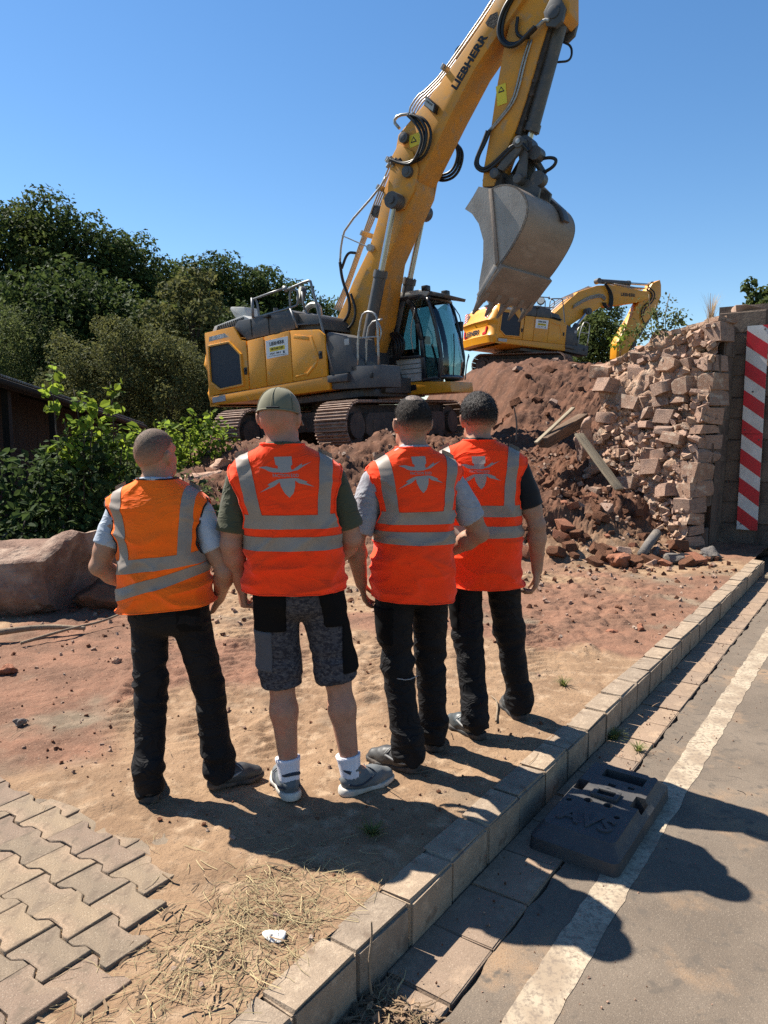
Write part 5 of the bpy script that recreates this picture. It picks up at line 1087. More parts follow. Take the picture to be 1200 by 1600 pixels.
def tree(nm, x, y, z0, top, rad, seed, mat, label, cat='tree', group=None, n=6500, size=.20, low=.25, nb=13, lean=0., trunk=.22):
    r = random.Random(seed); root = thing(nm, label, cat, (x, y, z0), group=group); H = top-z0
    bl = []; b = MB()
    b.tube([(0, 0, -.5), (lean*.2, 0, H*.25), (lean*.6+r.uniform(-.2, .2), r.uniform(-.2, .2), H*.55), (lean, 0, H*.85)], trunk, 8, smooth=1, radii=lambda t: trunk*(1.15-.95*t)); tk = b.obj('trunk', m_bark, root, 180)
    lb = MB()
    for i in range(nb):
        h = low+(1-low)*(i+.5)/nb; prof = math.sin(min(1, .22+.95*(1-(h-low)/(1-low)))*math.pi*.5)**.7
        if h < low+.15: prof *= .8
        a = i*2.4+r.uniform(-.5, .5); rr_ = rad*prof*r.uniform(.45, .78)
        c = (lean*h+rr_*math.cos(a), rr_*math.sin(a), H*h*.97); s = rad*r.uniform(.17, .44)*(.75+.35*prof)
        bl.append((*c, s, s, s*r.uniform(.62, 1.15)))
        if i % 2: o = rad*prof*r.uniform(.85, 1.12); bl.append((lean*h+o*math.cos(a+1.2), o*math.sin(a+1.2), H*h+r.uniform(-.3, .4), s*.42, s*.42, s*.5))
        lb.tube([(lean*h*.5, 0, H*max(.12, h-.28)), (c[0]*.45, c[1]*.45, H*(h-.12)), (c[0]*.95, c[1]*.95, c[2])], trunk*.3, 5, smooth=1, radii=lambda t: trunk*(.36-.3*t))
    bl.append((lean, 0, H-rad*.35, rad*.30, rad*.30, rad*.36)); bl.append((lean*.6, 0, H*(.5+low*.4), rad*.48, rad*.48, H*(1-low)*.36))
    lb.obj('limb', m_bark, tk, 180)
    V, F = leaf_cloud(bl, n, size, seed); mk('crown', V, F, mat, root, 0); return root
# hill behind, rising to the left
hx = np.linspace(-120, 90, 70); hy = np.linspace(24, 200, 50); HX, HY = np.meshgrid(hx, hy, indexing='ij')
HZ = -.6+13*sst(26, 75, HY)*sst(14, -38, HX)+5*sst(60, 150, HY)+.5*fbm(HX*.12, HY*.12, o=3, s=120)
I = np.arange(HX.size).reshape(HX.shape); m_hill = pm('wooded_hill_floor', (.035, .045, .018), .95, col2=(.06, .05, .03), vs=.5, bump=.5, bs=2)
struct(mk('hill', np.stack([HX, HY, HZ], -1).reshape(-1, 3), np.stack([I[:-1, :-1], I[1:, :-1], I[1:, 1:], I[:-1, 1:]], -1).reshape(-1, 4), m_hill, smooth=180))
def hz_(x, y): return float(-.6+13*sst(26, 75, y)*sst(14, -38, x)+5*sst(60, 150, y))
def at_px(u, v, Y):      # helper: place of a tree seen at photo position (u, v) at distance Y
    c, s = math.cos(R(6.5)), math.sin(R(6.5)); f = 1156.; k = Y/(f*c+(800-v)*s); return (u-600)*k, 1.65+(-f*s+(800-v)*c)*k
G1 = 'dark forest trees on the hill'
for i, (u, v, Y, rad, mat, lab) in enumerate((
    (-60, 300, 44, 4.2, m_l_dark, 'tall dark tree cut by the left edge of the view'),
    (30, 292, 46, 4.0, m_l_oak, 'tallest dark tree on the wooded hill at far left'),
    (112, 300, 48, 4.0, m_l_dark, 'tall dark tree right of the tallest one on the hill'),
    (190, 338, 50, 3.7, m_l_dark, 'dark round headed tree where the hill skyline steps down'),
    (268, 382, 54, 3.9, m_l_oak, 'dark tree on the skyline halfway to the yellow excavator'),
    (330, 376, 56, 3.7, m_l_dark, 'dark skyline tree above the rear of the near excavator'),
    (392, 390, 58, 3.8, m_l_dark, 'dark skyline tree behind the excavator handrails'),
    (445, 412, 60, 3.7, m_l_dark, 'lower dark tree right of the handrails'),
    (500, 446, 62, 3.4, m_l_dark, 'last dark tree on the hill beside the boom'),
    (70, 400, 38, 3.6, m_l_dark, 'dark tree filling the hillside below the tallest trees'),
    (160, 420, 39, 3.5, m_l_dark, 'dark tree on the hillside above the olive bushes'),
    (225, 450, 38, 3.0, m_l_oak, 'dark tree on the hillside left of the grey olive tree'),
    (410, 470, 46, 3.6, m_l_dark, 'dark tree low behind the excavator hood'),
    (470, 500, 50, 3.2, m_l_dark, 'dark tree low behind the boom foot'))):
    x, zt = at_px(u, v+30, Y); z0 = hz_(x, Y); tree('forest_tree', x, Y, z0, zt, rad, 700+i, mat, lab, 'tree', G1, 16000 if v < 395 else 12000, .14, .16, 30)
x, zt = at_px(300, 418, 36); tree('grey_olive_tree', x, 36, hz_(x, 36), zt, 2.6, 730, m_l_olv, 'olive grey tree in front of the dark forest behind the excavator', 'tree', None, 7000, .13, .12, 14)
G2 = 'loose willow bushes below the forest'
for i, (u, v, Y, rad, mat, lab) in enumerate((
    (195, 500, 23, 1.7, m_l_olv, 'loose olive green willow bush in the middle behind the shed'),
    (262, 528, 23.5, 1.6, m_l_olv, 'loose olive green willow bush just left of the excavator'),
    (130, 545, 22.5, 1.5, m_l_olv, 'loose olive green willow bush behind the shed roof'),
    (60, 505, 27, 2.0, m_l_mid, 'grey green bush behind the left end of the shed roof'),
    (-20, 470, 26, 2.2, m_l_mid, 'pale green tree cut by the left edge behind the shed'),
    (320, 560, 25, 1.6, m_l_olv, 'olive bush half hidden behind the excavator counterweight'))):
    Y *= 1.3; rad *= 1.3; x, zt = at_px(u, v, Y); tree('willow_bush', x, Y, -.2, zt, rad, 740+i, mat, lab, 'bush', G2, 14000, .06, .10, 18, trunk=.10)
x, zt = at_px(928, 482, 46); tree('round_tree', x, 46, 2.5, zt, 2.3, 760, m_l_oak, 'dense round green tree behind the arm of the far excavator', 'tree', None, 11000, .10, .08, 14)
x, zt = at_px(968, 506, 44); tree('round_tree', x, 44, 2.5, zt, 1.7, 761, m_l_oak, 'smaller round green tree against the far excavator bent arm', 'tree', None, 7000, .09, .08, 12)
x, zt = at_px(1205, 448, 30); tree('round_tree', x, 30, 1, zt, 1.5, 762, m_l_oak, 'green tree top showing above the striped board', 'tree', None, 4500, .12, .3, 12)

# ---- long low shed with a corrugated roof, seen from below its eave
shed = thing('shed', 'long dark wooden shed with corrugated roof behind the bushes', 'shed', (-5.7, 11.0, 0))
m_roof = pm('corrugated_sheet', (.24, .225, .20), .6, .2, col2=(.14, .12, .10), vs=4, bump=.2, bs=30); m_swood = pm('dark_shed_boards', (.016, .013, .011), .9, col2=(.010, .009, .008), vs=6, bump=.5, bs=18, stretch=(1, 1, .2)); m_plas = pm('pale_plaster', (.46, .46, .44), .9, col2=(.3, .3, .29), vs=5, bump=.3, bs=20)
E0, E1 = Vector((.30, -2.2, 2.52)), Vector((-1.9, 12.6, 1.74)); ED = (E1-E0); EN = Vector((ED.y, -ED.x, 0)).normalized()*-1
if EN.x > 0: EN = -EN
n_c = 1100; v = []; f = []
for i in range(n_c+1):
    p = E0+ED*(i/n_c); c = .018*math.cos(2*math.pi*(i/n_c*ED.length)/.105)
    v += [tuple(p+Vector((0, 0, c+.05))), tuple(p+EN*3.2+Vector((0, 0, c+.9))), tuple(p+Vector((0, 0, c+.044))), tuple(p+EN*3.2+Vector((0, 0, c+.894)))]
for i in range(n_c): a_ = 4*i; f += [(a_, a_+4, a_+5, a_+1), (a_+2, a_+3, a_+7, a_+6), (a_, a_+2, a_+6, a_+4)]
mk('roof_sheet', v, f, m_roof, shed, 180)
b = MB(); b.bar(E0+EN*.05-Vector((0, 0, .05)), E1+EN*.05-Vector((0, 0, .05)), .045, .14); b.obj('eave_board', m_swood, shed)
b = MB(); b.tube([E0+Vector((.05, 0, -.06)), E1+Vector((.05, 0, -.06))], .05, 10); b.obj('gutter_pipe', m_swood, shed, 180)
for i in range(26):
    t = i/26; p = E0+ED*t+EN*.75; L = ED.length/26
    for k in range(1): b = MB(); b.bar((p.x, p.y, -.3), (p.x, p.y, p.z+.1), L*.95, .03, up=EN); b.obj('wall_board', m_swood if not 3 < i < 8 else m_swood, shed)
for i in range(6):
    t = (i+.3)/6; p = E0+ED*t+EN*.18; b = MB(); b.bar((p.x, p.y, -.3), (p.x, p.y, p.z-.05), .11, .11); b.obj('post', m_swood, shed)
    b = MB(); b.bar(p+Vector((0, 0, -.06)), p+EN*2.8+Vector((0, 0, .68)), .07, .12); b.obj('rafter', m_swood, shed)
b = MB(); p = E0+ED*.16+EN*.70; b.bar((p.x, p.y, .75), (p.x+ED.x*.1, p.y+ED.y*.1, .75), .05, .9, up=(0, 0, 1)); b.obj('plaster_panel', m_plas, shed)

# ---- leafy bushes in front of the shed: stems and big leaves, sun and shade set by leaf colour
def shrub(nm, x, y, z0, blobs, shoots, seed, n, size, mat, label, mats2=None, n2=0, group=None):
    root = thing(nm, label, 'bush', (x, y, z0), group=group); b = MB(); r = random.Random(seed)
    for (cx, cy, cz, rx, ry, rz) in blobs: b.tube([(cx*.2, cy*.2, -.2), (cx*.6, cy*.6, cz*.5), (cx, cy, cz+rz*.5)], .018, 6, smooth=1, radii=lambda t: .02-.013*t)
    V0 = []; F0 = []
    for (sx, sy, sz, h) in shoots:
        b.tube([(sx*.8, sy*.8, sz-.4), (sx, sy, sz), (sx+r.uniform(-.08, .08), sy, sz+h)], .01, 5, smooth=1, radii=lambda t: .011-.007*t)
        V, F = leaf_cloud([(sx, sy, sz+h*.5, .13, .13, h*.55)], int(18+h*36), size*1.15, seed+len(V0), .6, .5, 6); V0.append(V); F0.append(F)
    b.obj('stem', m_bark, root, 180)
    V, F = leaf_cloud(blobs, n, size, seed, .55, .45, 6); mk('foliage', V, F, mat, root, 0)
    if V0:
        o = 0; FF = []
        for V, F in zip(V0, F0): FF.append(F+o); o += len(V)
        stuff(mk('young_shoots', np.concatenate(V0), np.concatenate(FF), m_l_brt, root, 0))
    return root
shrub('hazel_bush', -3.55, 8.6, 0, [(0, 0, .75, .6, .5, .65), (.35, .2, .6, .5, .5, .6), (-.25, .1, 1.15, .3, .4, .35), (.15, .1, 1.35, .3, .3, .3)], [(.1, -.1, 1.15, .5), (.45, 0, .95, .5), (-.15, -.1, 1.05, .5), (.25, .1, 1.2, .55), (-.25, 0, 1.75, .62), (.40, .1, 1.5, .68), (.02, .1, 1.5, .60), (-.05, -.1, 1.3, .45), (.55, .1, 1.2, .4), (.2, -.1, 1.55, .4)], 800, 1900, .046, m_l_shade, 'sunlit bright green hazel bush with long shoots before the shed')  # body leaves painted dark as if shaded, only the shoots bright
shrub('hazel_bush', -2.95, 9.6, 0, [(0, 0, .7, .6, .5, .6), (.35, .1, .5, .5, .5, .5), (-.4, .1, 1.0, .4, .4, .4)], [(.18, .05, 1.25, .45), (-.3, 0, 1.3, .4)], 801, 1100, .05, m_l_mid, 'green bush between the hazel bush and the shaven man')
shrub('hazel_bush', -3.25, 12.3, .2, [(0, 0, .9, .45, .5, .6), (.4, .1, 1.2, .38, .4, .4), (-.3, .1, .9, .5, .5, .6), (.1, 0, .4, .5, .5, .4)], [(.05, 0, 1.35, .4), (.38, 0, 1.35, .38), (-.35, 0, 1.15, .4)], 802, 2000, .042, m_l_brt, 'bright green bush at the rear track of the excavator')
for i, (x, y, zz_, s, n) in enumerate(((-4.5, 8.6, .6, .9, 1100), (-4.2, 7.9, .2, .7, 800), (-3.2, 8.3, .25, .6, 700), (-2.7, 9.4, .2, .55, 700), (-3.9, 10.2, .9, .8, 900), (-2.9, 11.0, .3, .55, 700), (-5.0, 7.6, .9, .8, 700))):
    shrub('shade_bush', x, y, 0, [(0, 0, zz_, s, s*.7, s*.75), (.3, .1, zz_+.3, s*.6, s*.6, s*.5), (-.3, 0, zz_*.6, s*.7, s*.6, s*.5)], [], 810+i, n, .05, m_l_shade, ('dark shaded bush at the left edge under the shed roof', 'dark low bush right behind the huge boulder', 'dark undergrowth below the sunlit hazel bush', 'dark undergrowth left of the earth mound', 'dark bush against the middle of the shed', 'dark low bush under the bright bush by the track', 'dark bush at the extreme left edge behind the boulder')[i], group='shaded undergrowth before the shed')
# weeds on top of the broken wall
def weed(nm, p, blobs, n, size, mat, seed, label, cat):
    root = thing(nm, label, cat, p); b = MB()
    for (cx, cy, cz, rx, ry, rz) in blobs: b.tube([(cx*.3, cy*.3, -.1), (cx*.7, cy*.7, cz*.6), (cx*1.15, cy*1.15, cz+rz)], .006, 5, smooth=1)
    b.obj('stem', m_root, root, 180); V, F = leaf_cloud(blobs, n, size, seed, .3, .2, 6); mk('foliage', V, F, mat, root, 0)
weed('wall_weed', (4.0, 10.75, 2.88), [(0, 0, .15, .3, .25, .16), (-.3, .1, .12, .22, .2, .14), (.18, 0, .28, .2, .2, .16), (-.1, .1, .38, .16, .16, .14)], 420, .026, m_l_mid, 830, 'bushy green weed growing on top of the broken wall', 'weed')
weed('wall_weed', (3.55, 11.35, 2.82), [(0, 0, .12, .16, .16, .14), (.05, 0, .28, .08, .08, .14)], 90, .028, m_l_brt, 831, 'small bright green weed on the left shoulder of the broken wall', 'weed')
weed('wall_weed', (3.95, 11.0, 2.95), [(-.1, 0, .40, .28, .25, .22), (.2, .1, .45, .16, .16, .2)], 110, .02, m_l_olv, 832, 'thin feathery weed standing above the broken wall', 'weed')
def grass(nm, p, n, h, spread, mat, label, seed, droop=.4):
    r = random.Random(seed); b = MB()
    for _ in range(n):
        a = r.uniform(0, 6.28); d0 = r.uniform(0, spread*.3); L = h*r.uniform(.5, 1.1); s = spread*r.uniform(.1, 1); P = []
        for k in range(5): t = k/4; P.append(Vector((math.cos(a)*(d0+s*t*t), math.sin(a)*(d0+s*t*t), L*t*(1-droop*.4*t))))
        sd_ = Vector((-math.sin(a), math.cos(a), 0))*.004; o_ = len(b.v)
        for k, q in enumerate(P): w_ = 1-.8*k/4; b.v += [tuple(q-sd_*w_), tuple(q+sd_*w_)]
        b.f += [(o_+2*k, o_+2*k+1, o_+2*k+3, o_+2*k+2) for k in range(4)]; b.m += [0]*4
    o = b.obj(nm, mat, None, 0, fix=False); o.location = p; return tag(o, label, 'grass')
m_dgr = pm('dry_grass_blades', (.34, .26, .15), .8, island=.35, transl=.3); m_ggr = pm('green_grass_blades', (.11, .13, .035), .8, island=.4, transl=.35)
grass('grass_tuft', (4.38, 10.15, 3.02), 90, .48, .16, m_dgr, 'tuft of dry pale grass on the top corner of the broken wall', 840)
grass('grass_tuft', (4.28, 10.3, 2.75), 60, .3, .14, m_dgr, 'dry roots and grass hanging at the upper right of the wall', 841, 2.2)
pt = W(.17, .37); grass('grass_tuft', (pt.x, pt.y, gz(pt.x, pt.y)-.005), 70, .05, .07, m_ggr, 'small green grass tuft on the dirt beside the near kerb stones', 842)
pt = W(2.05, -.03); grass('grass_tuft', (pt.x, pt.y, ROADZ), 90, .07, .10, m_ggr, 'green weed growing in the gutter beyond the black base plate', 843)
pt = W(2.3, .38); grass('grass_tuft', (pt.x, pt.y, gz(pt.x, pt.y)), 45, .06, .08, m_ggr, 'sparse green tuft on the dirt right of the rightmost man', 844)
pt = W(1.95, -.2); grass('grass_tuft', (pt.x, pt.y, ROADZ+.012), 40, .05, .07, m_ggr, 'tiny green sprig on the gutter slabs beyond the base plate', 845)
# ================================================================== THE FOUR MEN (x right, y the way they face, z up)
def skin(name, c): return pm(name, tuple(v*.78 for v in c), .58, col2=tuple(v*.64 for v in c), vs=30, vcon=(.4, .65), col3=(c[0]*.84, c[1]*.60, c[2]*.56), vs3=9, t3=(.52, .72), bump=.12, bs=160, bd=.002, spec=.35, sss=.10)
m_skin_a = skin('tanned_skin', (.43, .235, .15)); m_skin_b = skin('ruddy_skin', (.46, .235, .155)); m_skin_c = skin('olive_skin', (.40, .225, .145)); m_skin_d = skin('light_tan_skin', (.43, .24, .155))
def cloth(name, c, c2=None, vs=6, bs=350, **k): return pm(name, c, .85, col2=c2 or tuple(v*.82 for v in c), vs=vs, bump=.18, bs=bs, bd=.0015, spec=.2, **{'sheen': .12, **k})
m_vest_o = cloth('orange_mesh_fabric', (1.0, .155, .006), (.93, .125, .005), fold=(4.5, .022, .55)); m_vest_r = cloth('neon_orange_red_fabric', (1.0, .058, .006), (.95, .046, .005), fold=(4.5, .022, .55))
m_refl = pm('silver_reflective_tape', (.275, .23, .19), .5, 0., col2=(.22, .18, .15), vs=10, bump=.12, bs=400, bd=.001, spec=.3)
m_emb = pm('grey_print', (.30, .262, .232), .6, spec=.3)
m_pipe = cloth('black_piping', (.014, .014, .015)); m_black = pm('black_work_trousers', (.004, .004, .005), .8, col2=(.007, .007, .0085), vs=9, bump=.2, bs=350, bd=.0015, spec=.22, fold=(7, .03, .7)); m_black2 = pm('black_pocket_cloth', (.003, .003, .0035), .85, bump=.2, bs=350, bd=.0015, spec=.15)
m_tee_blue = cloth('pale_blue_grey_cotton', (.36, .41, .48), fold=(7, .02, .6)); m_tee_olive = cloth('olive_cotton', (.060, .062, .036), fold=(7, .02, .6)); m_tee_grey = cloth('grey_melange_cotton', (.30, .305, .33), (.24, .245, .27), 60, fold=(7, .02, .6)); m_tee_black = cloth('black_cotton', (.012, .012, .013))
m_camo = pm('grey_camo_cloth', (.052, .052, .062), .85, col2=(.022, .022, .030), vs=42, vcon=(.47, .53), col3=(.085, .08, .082), vs3=60, t3=(.56, .60), bump=.15, bs=350, bd=.0015, spec=.2, stretch=(1, 1, 1.8), detail=3)
m_camo2 = cloth('slate_grey_cloth', (.075, .078, .092))
m_sock = pm('white_sock', (.66, .64, .68), .9, col2=(.55, .53, .58), vs=40, bump=.5, bs=160, bd=.003, stretch=(3, 3, .25))
m_shoe_g = pm('grey_shoe_fabric', (.115, .125, .13), .75, col2=(.075, .082, .09), vs=14, bump=.3, bs=200, bd=.003, col3=(.20, .18, .15), vs3=7, t3=(.58, .8)); m_shoe_n = cloth('navy_shoe_fabric', (.03, .036, .05)); m_sole_w = pm('pale_sole', (.52, .50, .46), .7, col2=(.36, .30, .24), vs=12); m_sole_k = pm('black_sole', (.02, .02, .02), .75, col2=(.09, .07, .055), vs=14, vcon=(.45, .7))
m_shoe_k = pm('black_safety_shoe', (.022, .022, .024), .5, col2=(.05, .048, .045), vs=10, bump=.2, bs=120, bd=.002, spec=.45); m_shoe_t = pm('teal_grey_shoe', (.06, .075, .078), .45, col2=(.035, .042, .045), vs=9, bump=.2, bs=120, bd=.002, spec=.5); m_trim = pm('grey_shoe_trim', (.24, .24, .235), .6)
m_hair_k = pm('black_hair', (.006, .0055, .0055), .6, col2=(.014, .012, .011), vs=60, bump=.9, bs=90, bd=.012, spec=.25, stretch=(1, 1, .35)); m_hair_b = pm('dark_cropped_hair', (.008, .007, .0065), .75, col2=(.02, .017, .015), vs=90, bump=.8, bs=220, bd=.006, spec=.15); m_stub = pm('shaven_brown_stubble', (.085, .062, .048), .8, col2=(.16, .11, .08), vs=120, vcon=(.42, .6), bump=.7, bs=330, bd=.003, spec=.25)
m_crown = pm('thinning_crown_hair', (.17, .115, .085), .65, col2=(.03, .026, .023), vs=110, vcon=(.38, .60), bump=.7, bs=220, bd=.005)
m_cap = cloth('olive_cap_cloth', (.155, .145, .095), (.125, .118, .078), 12); m_eye = pm('eye_white', (.7, .68, .64), .2)

def fade_mat(mat, sk):
    m = mat.copy(); n = m.node_tree.nodes; l = m.node_tree.links; b = n['Principled BSDF']; src = b.inputs['Base Color'].links[0].from_socket
    skc = sk.node_tree.nodes['Principled BSDF'].inputs['Base Color'].default_value
    at = n.new('ShaderNodeAttribute'); at.attribute_name = 'fade'; tc = n.new('ShaderNodeTexCoord'); t = n.new('ShaderNodeTexNoise'); t.inputs['Scale'].default_value = 260; l.new(tc.outputs['Object'], t.inputs[0])
    ad = n.new('ShaderNodeMath'); ad.operation = 'MULTIPLY_ADD'; ad.inputs[1].default_value = .5; ad.inputs[2].default_value = -.25; l.new(t.outputs[0], ad.inputs[0])
    a2 = n.new('ShaderNodeMath'); a2.operation = 'ADD'; a2.use_clamp = True; l.new(ad.outputs[0], a2.inputs[0]); l.new(at.outputs['Fac'], a2.inputs[1])
    mx = n.new('ShaderNodeMix'); mx.data_type = 'RGBA'; mx.inputs[6].default_value = (skc[0]*.92, skc[1]*.86, skc[2]*.84, 1); l.new(src, mx.inputs[7]); l.new(a2.outputs[0], mx.inputs[0]); l.new(mx.outputs[2], b.inputs['Base Color']); return m
def vnormals(V, Q):
    n = np.zeros_like(V); f = np.cross(V[Q[:, 2]]-V[Q[:, 0]], V[Q[:, 3]]-V[Q[:, 1]])
    for i in range(4):
        for c in range(3): n[:, c] += np.bincount(Q[:, i], f[:, c], len(V))
    return n/np.maximum(np.linalg.norm(n, axis=1), 1e-9)[:, None]
def folds(V, Q, amp, fx, fz, seed, ridge=.6, wt=None):
    N = vnormals(V, Q); d = vn(V[:, 0]*fx+V[:, 2]*fz*.35, V[:, 1]*fx, V[:, 2]*fz, s=seed); e = vn(V[:, 0]*fx*2.3-V[:, 2]*fz*.8, V[:, 1]*fx*2.3, V[:, 2]*fz*2.1, s=seed+1)
    k = amp*((1-ridge)*d+ridge*(1-2*np.abs(d))*.8+.45*e)
    if wt is not None: k = k*wt
    return V+N*k[:, None]
def seg(a, b, t): return tuple(a[i]+(b[i]-a[i])*t for i in range(3))

def hand(s, Wp, d, n, side, curl, sc=1., spread=.012):
    side = -side
    """palm, four unequal fingers with three bends each, thumb from the side of the palm near its base"""
    Wp, d, n = Vector(Wp), Vector(d).normalized(), Vector(n); n = (n-d*n.dot(d)).normalized(); t = d.cross(n)*side     # t points to the thumb side
    for i, (o, L) in enumerate(((.031, .92), (.011, 1.0), (-.010, .94), (-.029, .76))):
        m0 = Wp+d*.012*sc+t*o*.62*sc; m1 = Wp+d*(.088-.006*abs(i-1))*sc+t*o*sc-n*.004*sc
        s.cap(m0, m1, .0155*sc, .0115*sc, .010)
        p = m1; dd = (d+t*o*spread*10).normalized()
        for l_, c_, r0, r1 in ((.045, curl[0], .0102, .0092), (.028, curl[1], .0092, .0084), (.022, curl[2], .0084, .0070)):
            ax = t*side; dd = (Matrix.Rotation(R(c_), 3, n.cross(dd).normalized()*-1) @ dd).normalized() if True else dd
            q = p+dd*l_*L*sc; s.cap(p, q, r0*sc, r1*sc, .004); p = q
    p = Wp+d*.022*sc+t*.024*sc; q = Wp+d*.060*sc+t*.048*sc+n*.012*sc; s.cap(p, q, .0165*sc, .0125*sc, .010)
    r_ = q+(d*.8+t*.15+n*.35).normalized()*.034*sc; s.cap(q, r_, .0118*sc, .0100*sc, .005); u = r_+(d*.8-t*.12+n*.5).normalized()*.026*sc; s.cap(r_, u, .0100*sc, .0080*sc, .004)

def make_shoe(root, heel, ang, S, mats, sole, kind, lab=None):
    """heel: contact point of the heel, ang: toe direction (0 = straight ahead, + to the left)"""
    h = .0052; s = SDF((-.03, -.075, .006), (.34, .075, .19), h)
    s.cap((.048, 0, .056), (.10, 0, .052), .040, .042, .02); s.cap((.10, 0, .05), (.175, -.004, .044), .044, .046, .03); s.cap((.175, -.004, .044), (.245, -.006, .034), .045, .034, .03)
    s.cap((.055, 0, .07), (.062, 0, .112 if kind != 'boot' else .135), .040, .040, .02); s.cap((.09, 0, .085), (.17, -.002, .062), .028, .022, .02)
    sl, X, Y, Z = s.grid(); s.F = np.maximum(s.F, .018-Z)
    V, Q = s.mesh(); V = relax(V, Q, 1)
    V = V+vnormals(V, Q)*(.0018*vn(V[:, 0]*40, V[:, 1]*40, V[:, 2]*60, s=3))[:, None]
    o = mk('shoe', V*S, Q, mats, root, 180)
    s = SDF((-.03, -.085, -.01), (.34, .085, .06), h)
    s.cap((.042, 0, .016), (.11, -.001, .016), .047, .043, .01); s.cap((.11, -.001, .016), (.20, -.005, .017), .043, .052, .02); s.cap((.20, -.005, .017), (.248, -.006, .020), .052, .041, .02)
    sl, X, Y, Z = s.grid(); top = .026+.012*sst(.10, .0, X)+.006*sst(.2, .3, X); s.F = np.maximum(s.F, np.maximum(Z-top, -Z+.001+.014*np.clip((X-.21)/.08, 0, 1)**2))
    V, Q = s.mesh(); V = relax(V, Q, 1); so = mk('sole', V*S, Q, sole, o, 40)
    b = MB()
    for k in range(4): x = .125+.02*k; z = .106-.0095*k; b.tube([(x*S, -.024*S, (z-.012)*S), (x*S, 0, z*S), ((x+.012)*S, .022*S, (z-.014)*S)], .003*S, 6, smooth=1)
    b.tube([(.13*S, .0, .103*S), (.15*S, .03*S, .098*S), (.165*S, .045*S, .075*S)], .0025*S, 6, smooth=1); b.tube([(.13*S, .0, .103*S), (.15*S, -.03*S, .098*S), (.17*S, -.044*S, .072*S)], .0025*S, 6, smooth=1)
    b.obj('laces', m_trim if kind != 'grey' else m_shoe_n, o, 180)
    for sd_ in (-1, 1):
        b = MB(); b.tube([(.02*S, sd_*.034*S, .06*S), (.07*S, sd_*.047*S, .045*S), (.12*S, sd_*.047*S, .058*S), (.16*S, sd_*.042*S, .07*S)], .006*S, 6, smooth=2); b.obj('shoe_trim', m_trim if kind != 'grey' else m_shoe_n, o, 180)
    if kind == 'grey':   # padded heel counter in navy
        b = MB(); b.tube([(.03*S, -.036*S, .112*S), (.012*S, 0, .122*S), (.03*S, .036*S, .112*S), (.09*S, .036*S, .100*S)], .008*S, 8, smooth=2); b.obj('padded_collar', m_shoe_n, o, 180)
    o.location = heel; o.rotation_euler = (0, 0, math.pi/2+R(ang)); return o

